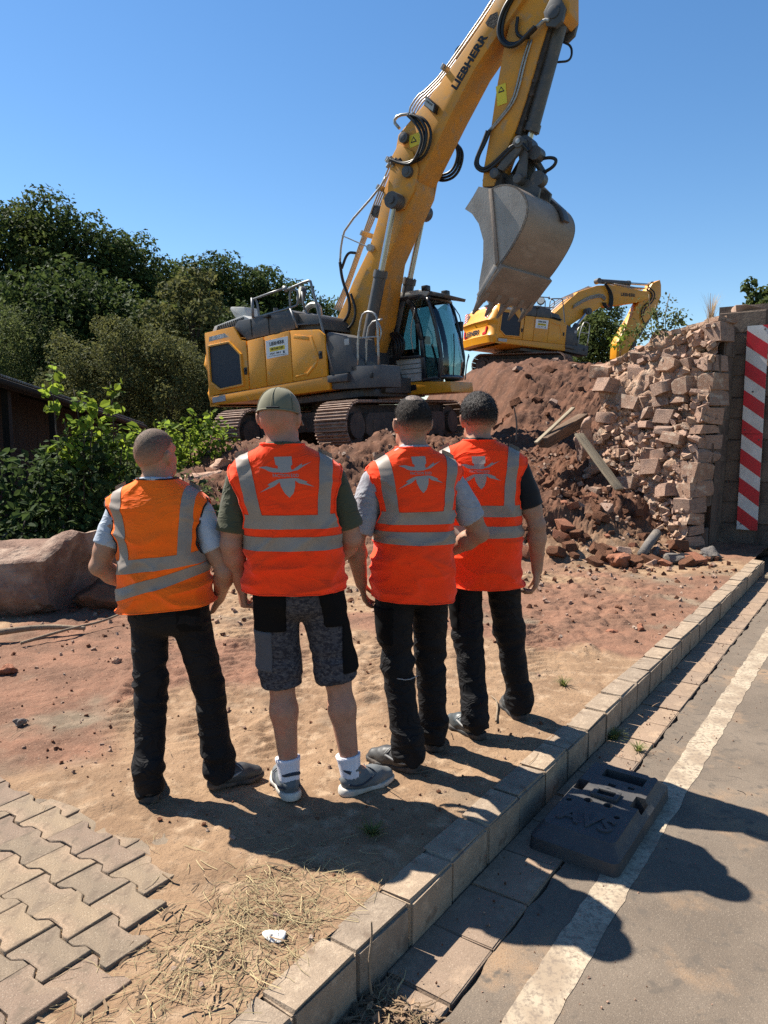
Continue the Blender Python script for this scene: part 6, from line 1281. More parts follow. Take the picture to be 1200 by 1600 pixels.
EMB = [[(385, 270), (690, 260), (690, 410), (658, 432), (662, 490), (690, 500), (790, 432), (862, 385), (850, 425), (1030, 358), (905, 425), (772, 506), (680, 525), (620, 545), (500, 552), (430, 545), (340, 545), (262, 522), (215, 490), (100, 453), (232, 436), (350, 466), (432, 478), (436, 432), (398, 412)],
       [(440, 662), (710, 645), (772, 655), (922, 715), (896, 730), (1030, 806), (862, 762), (770, 740), (708, 690), (700, 800), (660, 920), (585, 1000), (512, 920), (455, 800), (440, 715), (375, 768), (330, 800), (232, 840), (75, 910), (272, 782), (226, 770), (262, 740), (382, 680)]]
def person(label, loc, yaw, S, feet, arms, sk, tee, vest, vcol, stripes, vs_, headyaw=0., headpitch=0., sway=0., lean=0., wb=1., hair=None, cap=None, shorts=False, shoe=None, hem=.86, emblem=None, piping=False, seed=0, fatneck=1., slant=0., depth=1.):
    root = thing('person', label, 'person', loc, (0, 0, R(yaw)), 'men in orange safety vests')
    ci, si = math.cos(-R(yaw)), math.sin(-R(yaw))
    def L3(wx, wy, z): x, y = wx-loc[0], wy-loc[1]; return (x*ci-y*si, x*si+y*ci, z)
    def sw(p): k = p[2]/S/1.5; return (p[0]+sway*k*k, p[1]+lean*k*k, p[2])
    def U(x, y, z): return sw((x*S, y*S, z*S))
    legs = []
    for sd_, (fx, fy, fa) in zip((-1, 1), feet):
        hl = L3(fx, fy, 0); a = R(fa-yaw); dv = Vector((-math.sin(a), math.cos(a), 0)); ank = Vector(hl)+dv*.058*S+Vector((0, 0, .10*S)); hip = Vector(U(.095*sd_*wb, 0, .93))
        kn = hip.lerp(ank, .50)+Vector((-sd_*.0, .028*S, 0))+dv*.014; legs.append((hip, kn, ank, Vector(hl), fa-yaw, dv))
    A = []
    for sd_, ar in zip((-1, 1), arms): A.append((Vector(U(sd_*.198*wb, -.01, 1.388)), Vector(U(*ar['el'])), Vector(U(*ar['wr'])), ar))
    # ---- body: one continuous skin surface
    allp = [q for l in legs for q in l[:3]]+[q for a in A for q in a[:3]]
    s = SDF((min(p.x for p in allp)-.16, -.30, .03), (max(p.x for p in allp)+.16, max(.30, max(p.y for p in allp)+.18), 1.83*S+.06), .0062)
    s.ell(U(0, 0, .95), (.16*S*wb, .115*S, .13*S), .03); s.ell(U(0, .0, 1.10), (.150*S*wb, .108*S, .17*S), .04); s.ell(U(0, -.005, 1.29), (.165*S*wb, .110*S, .18*S), .04)
    s.cap(U(-.165*wb, -.015, 1.415), U(.165*wb, -.015, 1.415), .052*S, .052*S, .04)
    for sd_ in (-1, 1): s.cap(U(sd_*.13*wb, -.02, 1.435), U(sd_*.02, -.02, 1.53), .045*S, .045*S, .04)
    s.cap(U(0, -.018, 1.46), U(0, .004, 1.60), .061*S*fatneck, .057*S*fatneck, .03)
    for sh, el, wr, ar in A:
        k = ar.get('k', 1.); m = el.lerp(wr, .28)
        s.cap(sh, el, .052*S*k, .040*S*k, .03); s.cap(sh.lerp(el, .25), sh.lerp(el, .7), .050*S*k, .047*S*k, .03); s.cap(el, m, .0405*S*k, .0435*S*k, .02); s.cap(m, wr, .0435*S*k, .027*S*k, .02)
        hand(s, wr, ar['hd'], ar['hn'], ar['side'], ar['curl'], S*1.02)
    for hip, kn, ank, hl, fa, dv in legs:
        s.cap(hip, kn, .084*S, .056*S*(1. if shorts else .85), .04); c = kn.lerp(ank, .32)-Vector((0, .012*S*shorts, 0)); kc = 1. if shorts else .78; s.cap(kn, c, .054*S*kc, .058*S*kc, .03); s.cap(c, ank, .058*S*kc, .036*S, .03); s.cap(ank, ank+dv*.13*S-Vector((0, 0, .055*S)), .036*S, .03*S, .02)
    Hc = Vector(U(0, .012, 1.665)); Mh = (Matrix.Rotation(R(headyaw), 3, 'Z') @ Matrix.Rotation(R(headpitch), 3, 'X'))
    def hp(x, y, z): return tuple(Hc+Mh @ Vector((x*S, y*S, z*S)))
    s.ell(hp(0, -.010, .026), (.0765*S, .097*S, .088*S), .02, Mh); s.ell(hp(0, -.035, -.01), (.068*S, .066*S, .07*S), .03, Mh); s.ell(hp(0, .020, -.045), (.061*S, .072*S, .072*S), .03, Mh); s.cap(hp(-.034, .045, -.085), hp(.034, .045, -.085), .030*S, .030*S, .03); s.cap(hp(0, .07, -.095), hp(0, .075, -.098), .02*S, .02*S, .02)
    s.cap(hp(0, .088, .005), hp(0, .108, -.033), .010*S, .015*S, .012); s.cap(hp(-.036, .075, .02), hp(.036, .075, .02), .016*S, .016*S, .015); s.cap(hp(-.02, .086, -.064), hp(.02, .086, -.064), .008*S, .008*S, .008); s.ell(hp(-.04, .06, -.035), (.022*S, .022*S, .022*S), .02); s.ell(hp(.04, .06, -.035), (.022*S, .022*S, .022*S), .02)
    for e in (-1, 1):
        Me = Mh @ Matrix.Rotation(R(-28*e), 3, 'Z') @ Matrix.Rotation(R(8*e), 3, 'Y')
        s.ell(hp(e*.081, -.008, -.020), (.0085*S, .0225*S, .034*S), .006, Me); s.ell(hp(e*.091, -.018, -.014), (.0065*S, .012*S, .029*S), .005, Me); s.ell(hp(e*.076, .0, -.042), (.008*S, .011*S, .014*S), .008, Me)
        s.ell(hp(e*.032, .086, -.001), (.011*S, .008*S, .007*S), 0, Mh, True)
    V, Q = s.mesh(); V = relax(V, Q, 1); mk('body', V, Q, sk, root, 180)
    for e in (-1, 1): b = MB(); c = Vector(hp(e*.032, .078, -.001)); b.cone(c, c+Mh @ Vector((0, .006*S, 0)), .010*S, .006*S, 10); b.obj('eye', m_eye, root, 180)
    # ---- T-shirt: trunk, collar and sleeves with a clean hem
    s = SDF((-.42*wb*S-.05, -.30, .98*S), (.42*wb*S+.05, .30, 1.60*S), .0075)
    s.ell(U(0, 0, 1.10), (.156*S*wb, .113*S, .17*S), .04); s.ell(U(0, -.005, 1.29), (.172*S*wb, .116*S, .18*S), .04); s.cap(U(-.165*wb, -.015, 1.415), U(.165*wb, -.015, 1.415), .057*S, .057*S, .04)
    for sd_ in (-1, 1): s.cap(U(sd_*.13*wb, -.02, 1.437), U(sd_*.03, -.02, 1.525), .047*S, .048*S, .04)
    sl, X, Y, Z = s.grid()
    for (sh, el, wr, ar), sd_ in zip(A, (-1, 1)):
        k = ar.get('k', 1.); h_ = sh.lerp(el, ar.get('hem', .68)); s.cap(sh, sh.lerp(el, .95), .056*S*k, .066*S*k, .03)
        d = (el-sh).normalized(); pl = (X-h_.x)*d.x+(Y-h_.y)*d.y+(Z-h_.z)*d.z; s.F = np.where(X*sd_ > .165*S*wb+sd_*sway, np.maximum(s.F, pl), s.F)
    V, Q = s.mesh(); V = relax(V, Q, 1); V = folds(V, Q, .006*S, 9, 14, seed+31); ts = mk('t_shirt', V, Q, tee, root, 180)
    b = MB(); b.tube([U(.070*fatneck*math.sin(t), -.012-.066*fatneck*math.cos(t), 1.545-.03*(1-math.cos(t))*.5+.006) for t in np.linspace(0, 2*math.pi, 28)], .009*S, 8); b.obj('collar', tee, ts, 180)
    # ---- trousers or shorts
    zh = .075 if not shorts else .47
    def trouser(s, r, only=None):
        s.ell(U(0, -.004, .97), ((.168*wb+r)*S, (.125+r)*S, .135*S), .04); s.ell(U(0, -.03, .90), ((.150*wb+r)*S, (.112+r)*S, .10*S), .05)
        for hip, kn, ank, hl, fa, dv in legs:
            if shorts: e = kn.lerp(ank, .35); s.cap(hip, kn.lerp(hip, .15), (.097+r)*S, (.088+r)*S, .035); s.cap(kn.lerp(hip, .15), e, (.088+r)*S, (.093+r)*S, .03)
            else: s.cap(hip, kn, (.096+r)*S, (.074+r)*S, .035); s.cap(kn, ank, (.074+r)*S, (.067+r)*S, .03); s.cap(ank+Vector((0, 0, .06)), ank-Vector((0, 0, .04)), (.069+r)*S, (.071+r)*S, .03)
        sl, X, Y, Z = s.grid()
        if shorts:
            for (hip, kn, ank, hl, fa, dv), sd_ in zip(legs, (-1, 1)):
                d = (ank-hip).normalized(); h_ = Vector((kn.x, kn.y, (.495 if sd_ < 0 else .515)*S)); pl = (X-h_.x)*d.x+(Y-h_.y)*d.y+(Z-h_.z)*d.z; m = (X*sd_ > 0); s.F = np.where(m & (Z < .75*S), np.maximum(s.F, pl), s.F)
        else: s.F = np.maximum(s.F, zh*S*.55-Z+.012*np.sin(X*60))
        s.F = np.maximum(s.F, Z-1.04*S); return X, Y, Z
    lx = [p.x for l in legs for p in l[:3]]; ly = [p.y for l in legs for p in l[:3]]
    bb_ = ((min(lx)-.2, min(ly)-.26, -.02), (max(lx)+.2, max(ly)+.26, 1.08*S))
    s = SDF(*bb_, .008); trouser(s, 0.); V, Q = s.mesh(); V = relax(V, Q, 1)
    kz = np.abs(V[:, 2]-.52*S); wt = .55+1.2*np.exp(-(kz/.12)**2)+(1.5*np.exp(-((V[:, 2]-.12*S)/.10)**2) if not shorts else 0)+.5*np.exp(-((V[:, 2]-.86*S)/.06)**2)
    V = folds(V, Q, .0085*S if not shorts else .006*S, 7, 17, seed+61, .7, wt); tr = mk('shorts' if shorts else 'trousers', V, Q, m_camo if shorts else m_black, root, 180)
    def patch(nm, lo, hi, r, mat, taper=0.):
        s = SDF(*bb_, .008); X, Y, Z = trouser(s, r); c = [(lo[i]+hi[i])/2*S for i in range(3)]; e = [(hi[i]-lo[i])/2*S for i in range(3)]
        xx = X-c[0]-taper*(Z-c[2]); s.F = np.maximum(s.F, np.maximum(np.maximum(np.abs(xx)-e[0], np.abs(Y-c[1])-e[1]), np.abs(Z-c[2])-e[2])); V, Q = s.mesh()
        if len(V): V = relax(V, Q, 1); V = folds(V, Q, .005*S, 9, 17, seed+71, .6); mk(nm, V, Q, mat, tr, 60)
    # ---- socks, shoes
    for (hip, kn, ank, hl, fa, dv), sd_ in zip(legs, (-1, 1)):
        sh_, so_ = shoe[0], shoe[1]; make_shoe(root, tuple(hl), fa, S, sh_, so_, shoe[2])
        if shorts:
            b = MB(); dd = (kn-ank).normalized(); p0 = ank-Vector((0, 0, .03)); pts = [p0+(kn-ank)*t for t in np.linspace(0, .25, 9)]; b.tube(pts, .045*S, 16, radii=lambda t: (.0445+.009*t+.0016*math.sin(t*26)*(t < .5)+.0025*(t > .85))*S); b.obj('sock', m_sock, root, 180)
    # ---- safety vest: one shell, tape sewn on
    ZT = [hem, hem+.10, 1.06, 1.18, 1.30, 1.38, 1.43, 1.465, 1.495, 1.52, 1.540]; AT = [x*wb for x in vs_]+[.243*wb, .234*wb, .200*wb, .150*wb, .110*wb, .082*fatneck]; BT = [.158*depth, .152*depth, .146*depth, .146, .142, .132, .120, .108, .096, .086, .078]
    def ring(x, z, front=False): pass
    na_ = len(vs_); ZA = [hem, hem+.10, 1.06, 1.18, 1.36][:na_]+[1.42, 1.455, 1.485, 1.512, 1.532, 1.548]
    af = lambda z: np.interp(z, ZA, AT); bf = lambda z: np.interp(z, ZT, BT); ne = 2.5
    alim = lambda z: wb*np.interp(z, [1.15, 1.175, 1.20, 1.25, 1.32, 1.39, 1.44, 1.47], [.30, .225, .197, .184, .190, .215, .236, .245])
    def wr_(x, y, z):
        lowz = sst(1.25, .95, z); d = vn(x*6+z*3, y*3, z*13, s=seed+5); e = vn(x*14-z*9, y*7, z*22, s=seed+6)
        f3 = vn(x*3+z*7, y*3, z*5-x*4, s=seed+8); f4 = vn(x*5-z*6, y*4, z*9+x*7, s=seed+9); f5 = vn(x*22+z*8, y*9, z*34+x*6, s=seed+10); dm = 1-.75*sst(.15, .09, np.abs(x))*sst(1.28, 1.33, z)*sst(1.53, 1.48, z)*(y < 0); return dm*((.003+.0105*lowz)*((1-2*np.abs(d))*.8+.5*e)+.006*vn(x*4, y*4, z*4, s=seed+7)+(.011*(.5-np.abs(f3))+.010*(.5-np.abs(f4))**2)*sst(1.52, 1.3, z)+.0012*f5*(.4+lowz)+.0075*np.clip(1-4.5*np.abs(f3), 0, 1)*(.35+.65*sst(1.5, 1.35, z))+.006*np.clip(1-5*np.abs(f4), 0, 1)+.006*np.clip(1-5*np.abs(d), 0, 1)*lowz)
    def vp(x, y, z, off=0.):
        """base shell point -> displaced, swayed, world-local"""
        a, b_ = af(z), bf(z); k = wr_(x, y, z)+off; r_ = np.sqrt((x/a)**2+(y/b_)**2)+1e-6; nx_, ny_ = x/a/a, y/b_/b_; nl = np.sqrt(nx_**2+ny_**2)+1e-6
        X, Y, Z = (x+nx_/nl*k)*S, (y-.008+ny_/nl*k)*S, (z+.25*np.maximum(k, 0)*(z > 1.45))*S
        Z = Z+slant*X*sst(1.35, .95, z)
        kk = (Z/S/1.5)**2; return np.stack([X+sway*kk, Y+lean*kk, Z], -1)
    def shell(th, z, off=0.):
        a, b_ = af(z), bf(z); sp = lambda v: np.sign(v)*np.abs(v)**(2/ne); return vp(a*sp(np.sin(th)), -b_*sp(np.cos(th)), z, off)
    th = np.linspace(-math.pi, math.pi, 253)[:-1]; zz = np.concatenate([np.linspace(hem, 1.42, 108), np.linspace(1.426, 1.548, 20)]); T, Zg = np.meshgrid(th, zz, indexing='ij')
    P = shell(T, Zg); P2 = shell(T, Zg, -.004); nt, nz = T.shape; I = np.arange(nt*nz).reshape(nt, nz); J = np.roll(I, -1, 0)
    F1 = np.stack([I[:, :-1], J[:, :-1], J[:, 1:], I[:, 1:]], -1).reshape(-1, 4); n0 = nt*nz; Xs = np.abs((af(Zg)*np.sign(np.sin(T))*np.abs(np.sin(T))**(2/ne)).ravel()); Zs0 = Zg.ravel(); fx_, fz_ = Xs[F1].mean(1), Zs0[F1].mean(1); F1 = F1[~((fx_ > alim(fz_)) & (fz_ > 1.175) & (fz_ < 1.462))]; F2 = F1[:, ::-1]+n0
    rim = np.concatenate([np.stack([I[:, 0], I[:, 0]+n0, J[:, 0]+n0, J[:, 0]], -1), np.stack([I[:, -1], J[:, -1], J[:, -1]+n0, I[:, -1]+n0], -1)])
    vo = mk('safety_vest', np.concatenate([P.reshape(-1, 3), P2.reshape(-1, 3)]), np.concatenate([F1, F2, rim]), vcol, root, 180)
    def hstrip(z0, z1, sl=0.):
        u = np.linspace(0, 1, 8); T, Uu = np.meshgrid(th, u, indexing='ij'); Zs = z0+(z1-z0)*Uu+sl*np.sin(T)*af(z0); P = shell(T, Zs, .0028); I = np.arange(T.size).reshape(T.shape); J = np.roll(I, -1, 0); Fq = np.stack([I[:, :-1], J[:, :-1], J[:, 1:], I[:, 1:]], -1).reshape(-1, 4); Xa = np.abs((af(Zs)*np.sign(np.sin(T))*np.abs(np.sin(T))**(2/ne)).ravel())[Fq].mean(1); Zq = Zs.ravel()[Fq].mean(1)
        mk('reflective_tape', P.reshape(-1, 3), Fq[~((Xa > alim(Zq)) & (Zq > 1.175))], m_refl, vo, 180)
    for z0, z1, sl in stripes: hstrip(z0, z1, sl)
    zlow = stripes[0][1]-.004
    for sd_ in (-1, 1):
        for fb in (-1, 1):
            u = np.linspace(0, 1, 7); t = 1-(1-np.linspace(0, 1, 80))**2.4; Uu, Tt = np.meshgrid(u, t, indexing='ij'); ztop = 1.502
            xc = np.interp(Tt, [0, .35, .8, 1], [.136*wb, .148*wb, .168*wb, .174*wb])+(.026*0); x = sd_*(xc+(Uu-.5)*.052); zb = zlow+stripes[0][2]*x; zc = zb+(ztop-zb)*Tt
            ok = af(zc); lim = np.clip(1-np.abs(x/ok)**ne, 0, 1)
            # stop where the shoulder line is reached
            zlim = np.interp(np.abs(x), [0] + list(AT[na_:][::-1]), [1.548]+ZA[na_:][::-1]) if False else zc
            zmax = np.array([np.interp(v, AT[na_:][::-1], ZA[na_:][::-1]) for v in np.abs(x[:, 0])])
            zc = np.minimum(zb+(np.maximum(zmax[:, None], 1.40)-zb)*Tt, 1.548); ok = af(zc); y = fb*bf(zc)*np.clip(1-np.abs(x/ok)**ne, 0, 1)**(1/ne)
            P = vp(x, y, zc, .0026); I = np.arange(x.size).reshape(x.shape); Qs = np.stack([I[:-1, :-1], I[1:, :-1], I[1:, 1:], I[:-1, 1:]], -1).reshape(-1, 4)
            if sd_*fb > 0: Qs = Qs[:, ::-1]
            mk('reflective_tape', P.reshape(-1, 3), Qs, m_refl, vo, 180)
    pc = m_pipe if piping else vcol
    for sd_ in (-1, 1):      # armhole and hem binding
        zz_ = np.linspace(1.462, 1.178, 34); xx_ = sd_*np.minimum(alim(zz_), af(zz_)*.998); y = -bf(zz_)*np.clip(1-np.abs(xx_/af(zz_))**ne, 0, 1)**(1/ne)
        b = MB(); b.tube(list(vp(xx_, y, zz_, .0015)), .0042*S, 6); b.obj('armhole_binding', pc, vo, 180)
    b = MB(); b.tube(list(shell(np.linspace(0, 2*math.pi, 60), np.full(60, 1.547), .001)), .004*S, 6); b.obj('neck_binding', pc, vo, 180)
    b = MB(); b.tube(list(shell(np.linspace(0, 2*math.pi, 90), np.full(90, hem+.001), .0005)), .0032*S, 6); b.obj('hem_binding', vcol, vo, 180)
    if emblem:
        zc0, wE, hE = emblem
        def fold_on(me, name):
            bm = bmesh.new(); bm.from_mesh(me)
            for ax, lo, hi in ((0, -.13, .13), (1, zc0-.1, zc0+.1)):
                for k in np.arange(lo, hi, .009):
                    co = Vector((k, 0, 0)) if ax == 0 else Vector((0, k, 0)); bmesh.ops.bisect_plane(bm, geom=bm.verts[:]+bm.edges[:]+bm.faces[:], plane_co=co, plane_no=(1, 0, 0) if ax == 0 else (0, 1, 0))
            co = np.array([v.co for v in bm.verts]); x, z = co[:, 0], co[:, 1]; y = -bf(z)*np.clip(1-np.abs(x/af(z))**ne, 0, 1)**(1/ne); P = vp(x, y, z, .0016)
            for v, p in zip(bm.verts, P): v.co = p
            bm.to_mesh(me); bm.free(); me.materials.clear(); me.materials.append(m_emb); return put(name, me, vo)
        vv, ff = [], []
        for poly in EMB: o_ = len(vv); vv += [((px-556)/930*wE, zc0+(632-py)/740*hE, 0) for px, py in poly]; ff.append(tuple(range(o_, o_+len(poly))))
        me = bpy.data.meshes.new('back_emblem'); me.from_pydata(vv, [], ff); bm = bmesh.new(); bm.from_mesh(me); bmesh.ops.triangulate(bm, faces=bm.faces); bm.to_mesh(me); bm.free(); eo = fold_on(me, 'back_emblem')
        t = text_mesh('FACTION EOD', .024, 0, .0004); xs = [v.co.x for v in t.vertices]; k = .105*wE/.218/(max(xs)-min(xs))
        for v in t.vertices: v.co = Vector((v.co.x*k, zc0+(632-602)/740*hE+v.co.y*k*1.15, 0))
        fold_on(t, 'emblem_lettering')
    # ---- hair or cap
    if hair:
        kind, mat = hair; g = .0052; c = Hc; s = SDF(tuple(Vector(c)-Vector((.13, .15, .12))), tuple(Vector(c)+Vector((.13, .15, .17))), g); o = {'buzz': .0022, 'crop': .0055, 'full': .013}[kind]
        s.ell(hp(0, -.010, .026), ((.0765+o)*S, (.097+o)*S, (.088+o)*S), .02, Mh); s.ell(hp(0, -.036, -.01), ((.068+o*.7)*S, (.066+o*.7)*S, (.07+o*.5)*S), .03, Mh)
        sl, X, Y, Z = s.grid(); Mi = np.array(Mh.transposed()); x, y, z = [Mi[i, 0]*(X-c.x)+Mi[i, 1]*(Y-c.y)+Mi[i, 2]*(Z-c.z) for i in range(3)]; x, y, z = x/S, y/S, z/S
        line = {'buzz': -.062, 'crop': -.056, 'full': -.060}[kind]; low = np.where(y > .0, np.interp(y, [0, .03, .07, .1], [-.01, .022, .055, .075]), line+(-.012-line)*sst(-.055, .0, y))
        low = low+.03*sst(.045, .075, np.abs(x))*(y > -.05)
        s.F = np.maximum(s.F, (low-z)*S); V, Q = s.mesh(); V = relax(V, Q, 2); N = vnormals(V, Q)
        if kind == 'full': V = V+N*(.009*np.abs(fbm(V[:, 0]*26, V[:, 1]*26, V[:, 2]*13, o=3, s=seed))*sst(c.z-.03, c.z+.05, V[:, 2]))[:, None]
        elif kind == 'crop': V = V+N*(.002*fbm(V[:, 0]*90, V[:, 1]*90, V[:, 2]*50, o=2, s=seed))[:, None]
        V = V-N*((.0042 if kind == 'crop' else .0115)*S*sst(.055, .0, (V[:, 2]-c.z)/S-line))[:, None] if kind != 'buzz' else V
        ho = mk('hair', V, Q, fade_mat(mat, sk), root, 180); zl_ = np.array([(Mh.transposed() @ (Vector(p)-c)).z/S for p in V]); yl_ = np.array([(Mh.transposed() @ (Vector(p)-c)).y/S for p in V]); fattr(ho, 'fade', sst(*{'buzz': (-.055, .075), 'crop': (-.050, .012), 'full': (-.056, -.005)}[kind], zl_+.02*(yl_ > 0)))
        if kind == 'crop':
            s = SDF(tuple(Vector(c)-Vector((.13, .15, .12))), tuple(Vector(c)+Vector((.13, .15, .17))), g); s.ell(hp(0, -.010, .026), ((.0765+o+.0015)*S, (.097+o+.0015)*S, (.088+o+.0015)*S), .02, Mh); q = Vector(hp(0, -.045, .112)); sl, X, Y, Z = s.grid(); s.F = np.maximum(s.F, np.sqrt((X-q.x)**2+(Y-q.y)**2+(Z-q.z)**2)-.048*S+.008*vn(X*40, Y*40, Z*40, s=4)); V, Q = s.mesh(); mk('thin_crown', relax(V, Q, 1), Q, m_crown, ho, 180)
    if hair:   # short strands standing off the hair mass
        L_ = {'buzz': .003, 'crop': .006, 'full': .014}[kind]; Vh = np.array([v.co for v in ho.data.vertices]); Nh = np.array([v.normal for v in ho.data.vertices]); fv = sst(-.05, .02, (Vh[:, 2]-c.z)/S); rg = np.random.default_rng(seed); pk = rg.choice(len(Vh), 5200); pk = pk[rg.random(len(pk)) < .15+.85*fv[pk]]
        P0 = Vh[pk]+rg.normal(size=(len(pk), 3))*.002; D = Nh[pk]*.32+rg.normal(size=(len(pk), 3))*.22+np.array([0, -.25, -.75]); D += np.array([.0, .9, .75])*sst(.05, .09, (Vh[pk, 2]-c.z)/S)[:, None]*(kind == 'full'); D /= np.linalg.norm(D, axis=1)[:, None]; T_s = np.cross(D, rg.normal(size=D.shape)); T_s /= np.linalg.norm(T_s, axis=1)[:, None]; LL = L_*rg.uniform(.6, 1.2, (len(pk), 1))
        VV = np.stack([P0-T_s*.0007, P0+T_s*.0007, P0+D*LL*.6+T_s*.0005+np.array([0, 0, -.0004]), P0+D*LL], 1).reshape(-1, 3); bi = np.arange(len(pk))[:, None]*4
        stuff(mk('hair_strands', VV, np.concatenate([bi+np.array([[0, 1, 2, 3]])]), mat, ho, 0))
    if cap:
        cc = Vector(hp(0, -.008, .018)); b = MB(); nth, nph = 48, 22; vv = []; ff = []
        Mc = Mh @ Matrix.Rotation(R(-7), 3, 'X')
        def cp(t, p, o=0): 
            rr_ = np.array([(.0885+o)*S, (.108+o)*S, (.108+o)*S]); f = 1+.10*max(0, math.sin(p)-.9)
            v = Vector((rr_[0]*math.cos(p)**.82*math.sin(t), rr_[1]*math.cos(p)**.82*math.cos(t), rr_[2]*math.sin(p)-.012*S)); return cc+Mc @ v
        for i in range(nph+1):
            p = math.pi/2*i/nph*.9995
            for k in range(nth): t = 2*math.pi*k/nth; vv.append(cp(t, p, -.0012*(abs(((t/(math.pi/3)) % 1)-.5) > .48)+.0012*math.sin(t*5+p*4)))
        ff = [(i*nth+k, i*nth+(k+1) % nth, (i+1)*nth+(k+1) % nth, (i+1)*nth+k) for i in range(nph) for k in range(nth)]; co = mk('cap', vv, ff, m_cap, root, 180)
        for k in range(6): b = MB(); t = math.pi/3*(k+.0); b.tube([cp(t, p, .0006) for p in np.linspace(.05, 1.54, 16)], .0016*S, 5); b.obj('seam', m_cap, co, 180)
        b = MB(); b.tube([cp(t, .02, .0006) for t in np.linspace(0, 2*math.pi, 48)], .004*S, 6); b.obj('sweat_band', m_cap, co, 180)
        b = MB(); q = cp(0, 1.57, .002); b.cone(q-Vector((0, 0, .004)), q+Vector((0, 0, .004)), .009*S, .006*S, 12); b.obj('button', m_tee_olive, co, 180)
        b = MB(); b.tube([cp(t, .08, .001) for t in np.linspace(math.pi-.38, math.pi+.22, 12)], .0045*S, 5); b.obj('size_strap_print', m_tee_black, co, 180)
        vv = []; n_ = 20; m_ = 8
        for i in range(n_+1):
            t = -1.15+2.3*i/n_
            for k in range(m_+1):
                q = cp(t, .02); e = k/m_*.075*S*max(0, math.cos(t*1.25))**.6; d = Mc @ Vector((.25*math.sin(t), 1, 0)).normalized(); vv.append(q+d*e-Mc @ Vector((0, 0, 1))*(.016*S*(k/m_)**1.3+.022*S*(abs(math.sin(t)))**2*k/m_))
        n1 = len(vv); vv += [v-Vector((0, 0, .003)) for v in vv]; g = lambda i, k: i*(m_+1)+k
        ff = [(g(i, k), g(i+1, k), g(i+1, k+1), g(i, k+1)) for i in range(n_) for k in range(m_)]; ff += [tuple(n1+q for q in reversed(f)) for f in ff]; ff += [(g(i, m_), g(i+1, m_), n1+g(i+1, m_), n1+g(i, m_)) for i in range(n_)]; mk('cap_brim', vv, ff, m_cap, co, 60, fix=True)
    return root, tr, patch

HANG = (16, 24, 18); FIST = (70, 88, 55)
# 1: shaven, stocky, hands at the front of his hips
p1 = person('shaven headed man in light orange vest with black edging, leftmost of the four men', (-.945, 3.22, 0), -3, .925,
    ((-1.036, 3.088, 12), (-.81, 3.24, -62)),
    ({'el': (-.305, -.04, 1.13), 'wr': (-.175, .14, .965), 'hd': (.75, .45, -.45), 'hn': (.3, -.8, -.2), 'side': 1, 'curl': HANG, 'k': 1.03, 'hem': .60}, {'el': (.295, -.03, 1.11), 'wr': (.215, .13, .945), 'hd': (-.55, .4, -.6), 'hn': (-.8, -.2, 0), 'side': -1, 'curl': HANG, 'k': 1.03, 'hem': .62}),
    m_skin_a, m_tee_blue, None, m_vest_o, ((1.135, 1.195, .10), (1.045, 1.10, .26)), [.214, .206, .200, .208, .214], headyaw=-24, headpitch=2, sway=-.04, wb=1.0, hair=('buzz', m_stub), shoe=(m_shoe_k, m_sole_k, 'low'), hem=.945, piping=True, seed=11, fatneck=1.08, slant=.10, depth=1.05)
p1[2]('back_pocket', (.06, -.3, .83), (.16, -.02, .95), .006, m_black2)
# 2: cap, shorts
p2 = person('man in olive cap and grey camouflage shorts wearing an orange red safety vest', (-.355, 3.20, 0), 6.5, 1.022,
    ((-.400, 3.115, 24), (-.195, 3.165, -52)),
    ({'el': (-.258, -.03, 1.13), 'wr': (-.238, .07, .925), 'hd': (.08, .15, -1), 'hn': (.9, .3, .1), 'side': 1, 'curl': FIST, 'k': 1.06, 'hem': .80}, {'el': (.250, .0, 1.14), 'wr': (.18, .19, 1.00), 'hd': (-.7, .6, -.2), 'hn': (-.4, -.8, 0), 'side': -1, 'curl': HANG, 'k': 1.04, 'hem': .80}),
    m_skin_b, m_tee_olive, None, m_vest_r, ((1.205, 1.262, 0), (1.115, 1.172, 0)), [.214, .203, .195, .208, .232], headyaw=-16, headpitch=-2, sway=-.075, wb=1.0, cap=True, shorts=True, shoe=(m_shoe_g, m_sole_w, 'grey'), hem=.935, emblem=(1.415, .215, .165), seed=22, fatneck=1.12, depth=1.0)
p2[2]('holster_pocket', (-.21, -.3, .76), (-.075, -.02, .96), .012, m_black2); p2[2]('holster_pocket', (.075, -.3, .775), (.235, -.02, .93), .012, m_black2, -.18); p2[2]('black_side_panel', (.165, -.3, .56), (.36, .3, .80), .007, m_black2); p2[2]('cargo_pocket', (-.36, -.3, .58), (-.135, .3, .76), .010, m_camo2)
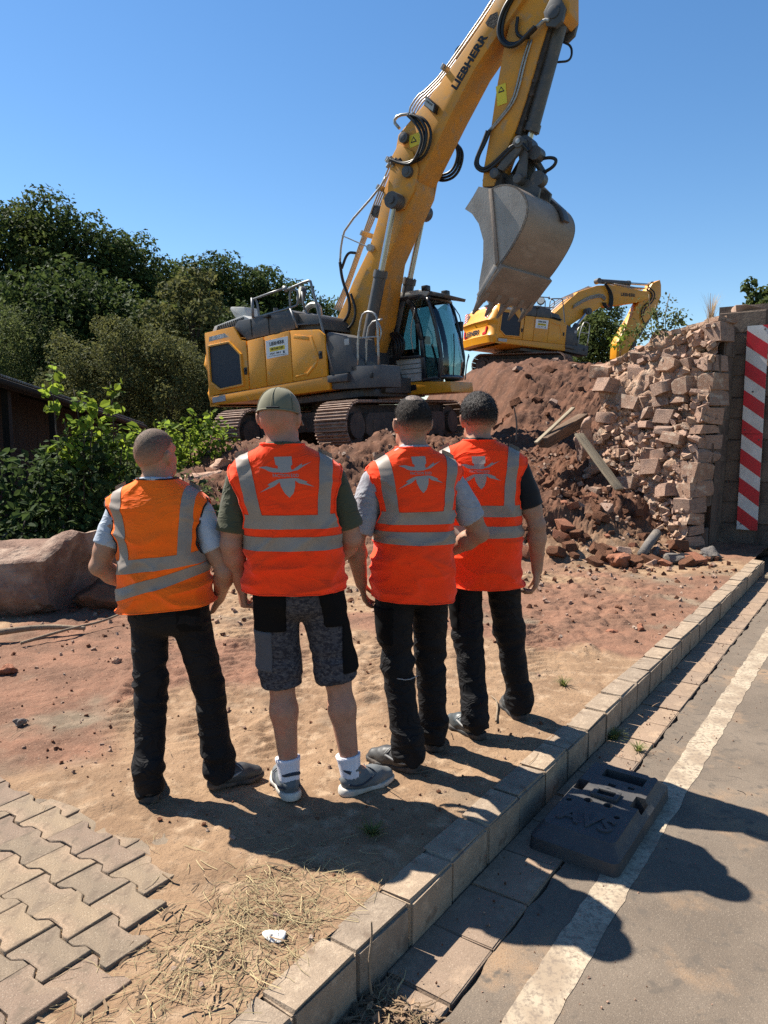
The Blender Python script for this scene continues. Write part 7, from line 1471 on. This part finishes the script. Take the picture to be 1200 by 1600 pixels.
# 3: dark cropped hair, grey T-shirt
p3 = person('man with dark cropped hair and grey T-shirt in orange red vest, second from the right', (.135, 3.50, 0), 15, 1.008,
    ((.168, 3.40, 62), (.262, 3.612, 4)),
    ({'el': (-.285, -.02, 1.12), 'wr': (-.225, .10, .89), 'hd': (.30, .35, -.9), 'hn': (.8, -.1, 0), 'side': 1, 'curl': HANG, 'k': 1.08, 'hem': .86}, {'el': (.335, -.02, 1.13), 'wr': (.19, .17, .99), 'hd': (-.75, .5, -.4), 'hn': (-.3, -.8, 0), 'side': -1, 'curl': HANG, 'k': 1.06, 'hem': .74}),
    m_skin_c, m_tee_grey, None, m_vest_r, ((1.200, 1.258, 0), (1.108, 1.166, 0)), [.196, .200, .192, .200, .210], headyaw=2, headpitch=-4, sway=.0, wb=.95, hair=('crop', m_hair_b), shoe=(m_shoe_k, m_sole_k, 'boot'), hem=.84, emblem=(1.425, .205, .165), seed=33, slant=-.06, depth=1.1)
p3[2]('cargo_pocket', (-.36, -.3, .62), (-.12, .3, .80), .012, m_black2)
b = MB(); b.tube([(-.10, -.085, .47), (-.05, -.10, .462), (.0, -.09, .475)], .003, 6, smooth=1); b.obj('reflective_piping', m_trim, p3[1], 180)
# 4: black hair, black T-shirt
p4 = person('black haired man in black T-shirt and orange red vest standing rightmost', (.54, 3.93, 0), -8, 1.025,
    ((.530, 3.765, 38), (.785, 4.015, 14)),
    ({'el': (-.28, -.0, 1.12), 'wr': (-.20, .15, .95), 'hd': (.5, .5, -.5), 'hn': (.4, -.8, 0), 'side': 1, 'curl': HANG, 'hem': .72}, {'el': (.285, -.02, 1.11), 'wr': (.288, .05, .86), 'hd': (-.08, .12, -1), 'hn': (-.95, .2, 0), 'side': -1, 'curl': (30, 45, 30), 'k': 1.06, 'hem': .66}),
    m_skin_d, m_tee_black, None, m_vest_r, ((1.165, 1.222, 0), (1.060, 1.118, 0)), [.200, .200, .196, .206, .216], headyaw=10, headpitch=-3, sway=-.035, wb=1.0, hair=('full', m_hair_k), shoe=(m_shoe_t, m_sole_k, 'low'), hem=.80, emblem=(1.385, .205, .165), seed=44, depth=1.08)
p4[2]('cargo_pocket', (-.36, -.3, .56), (-.13, .3, .76), .012, m_black2)
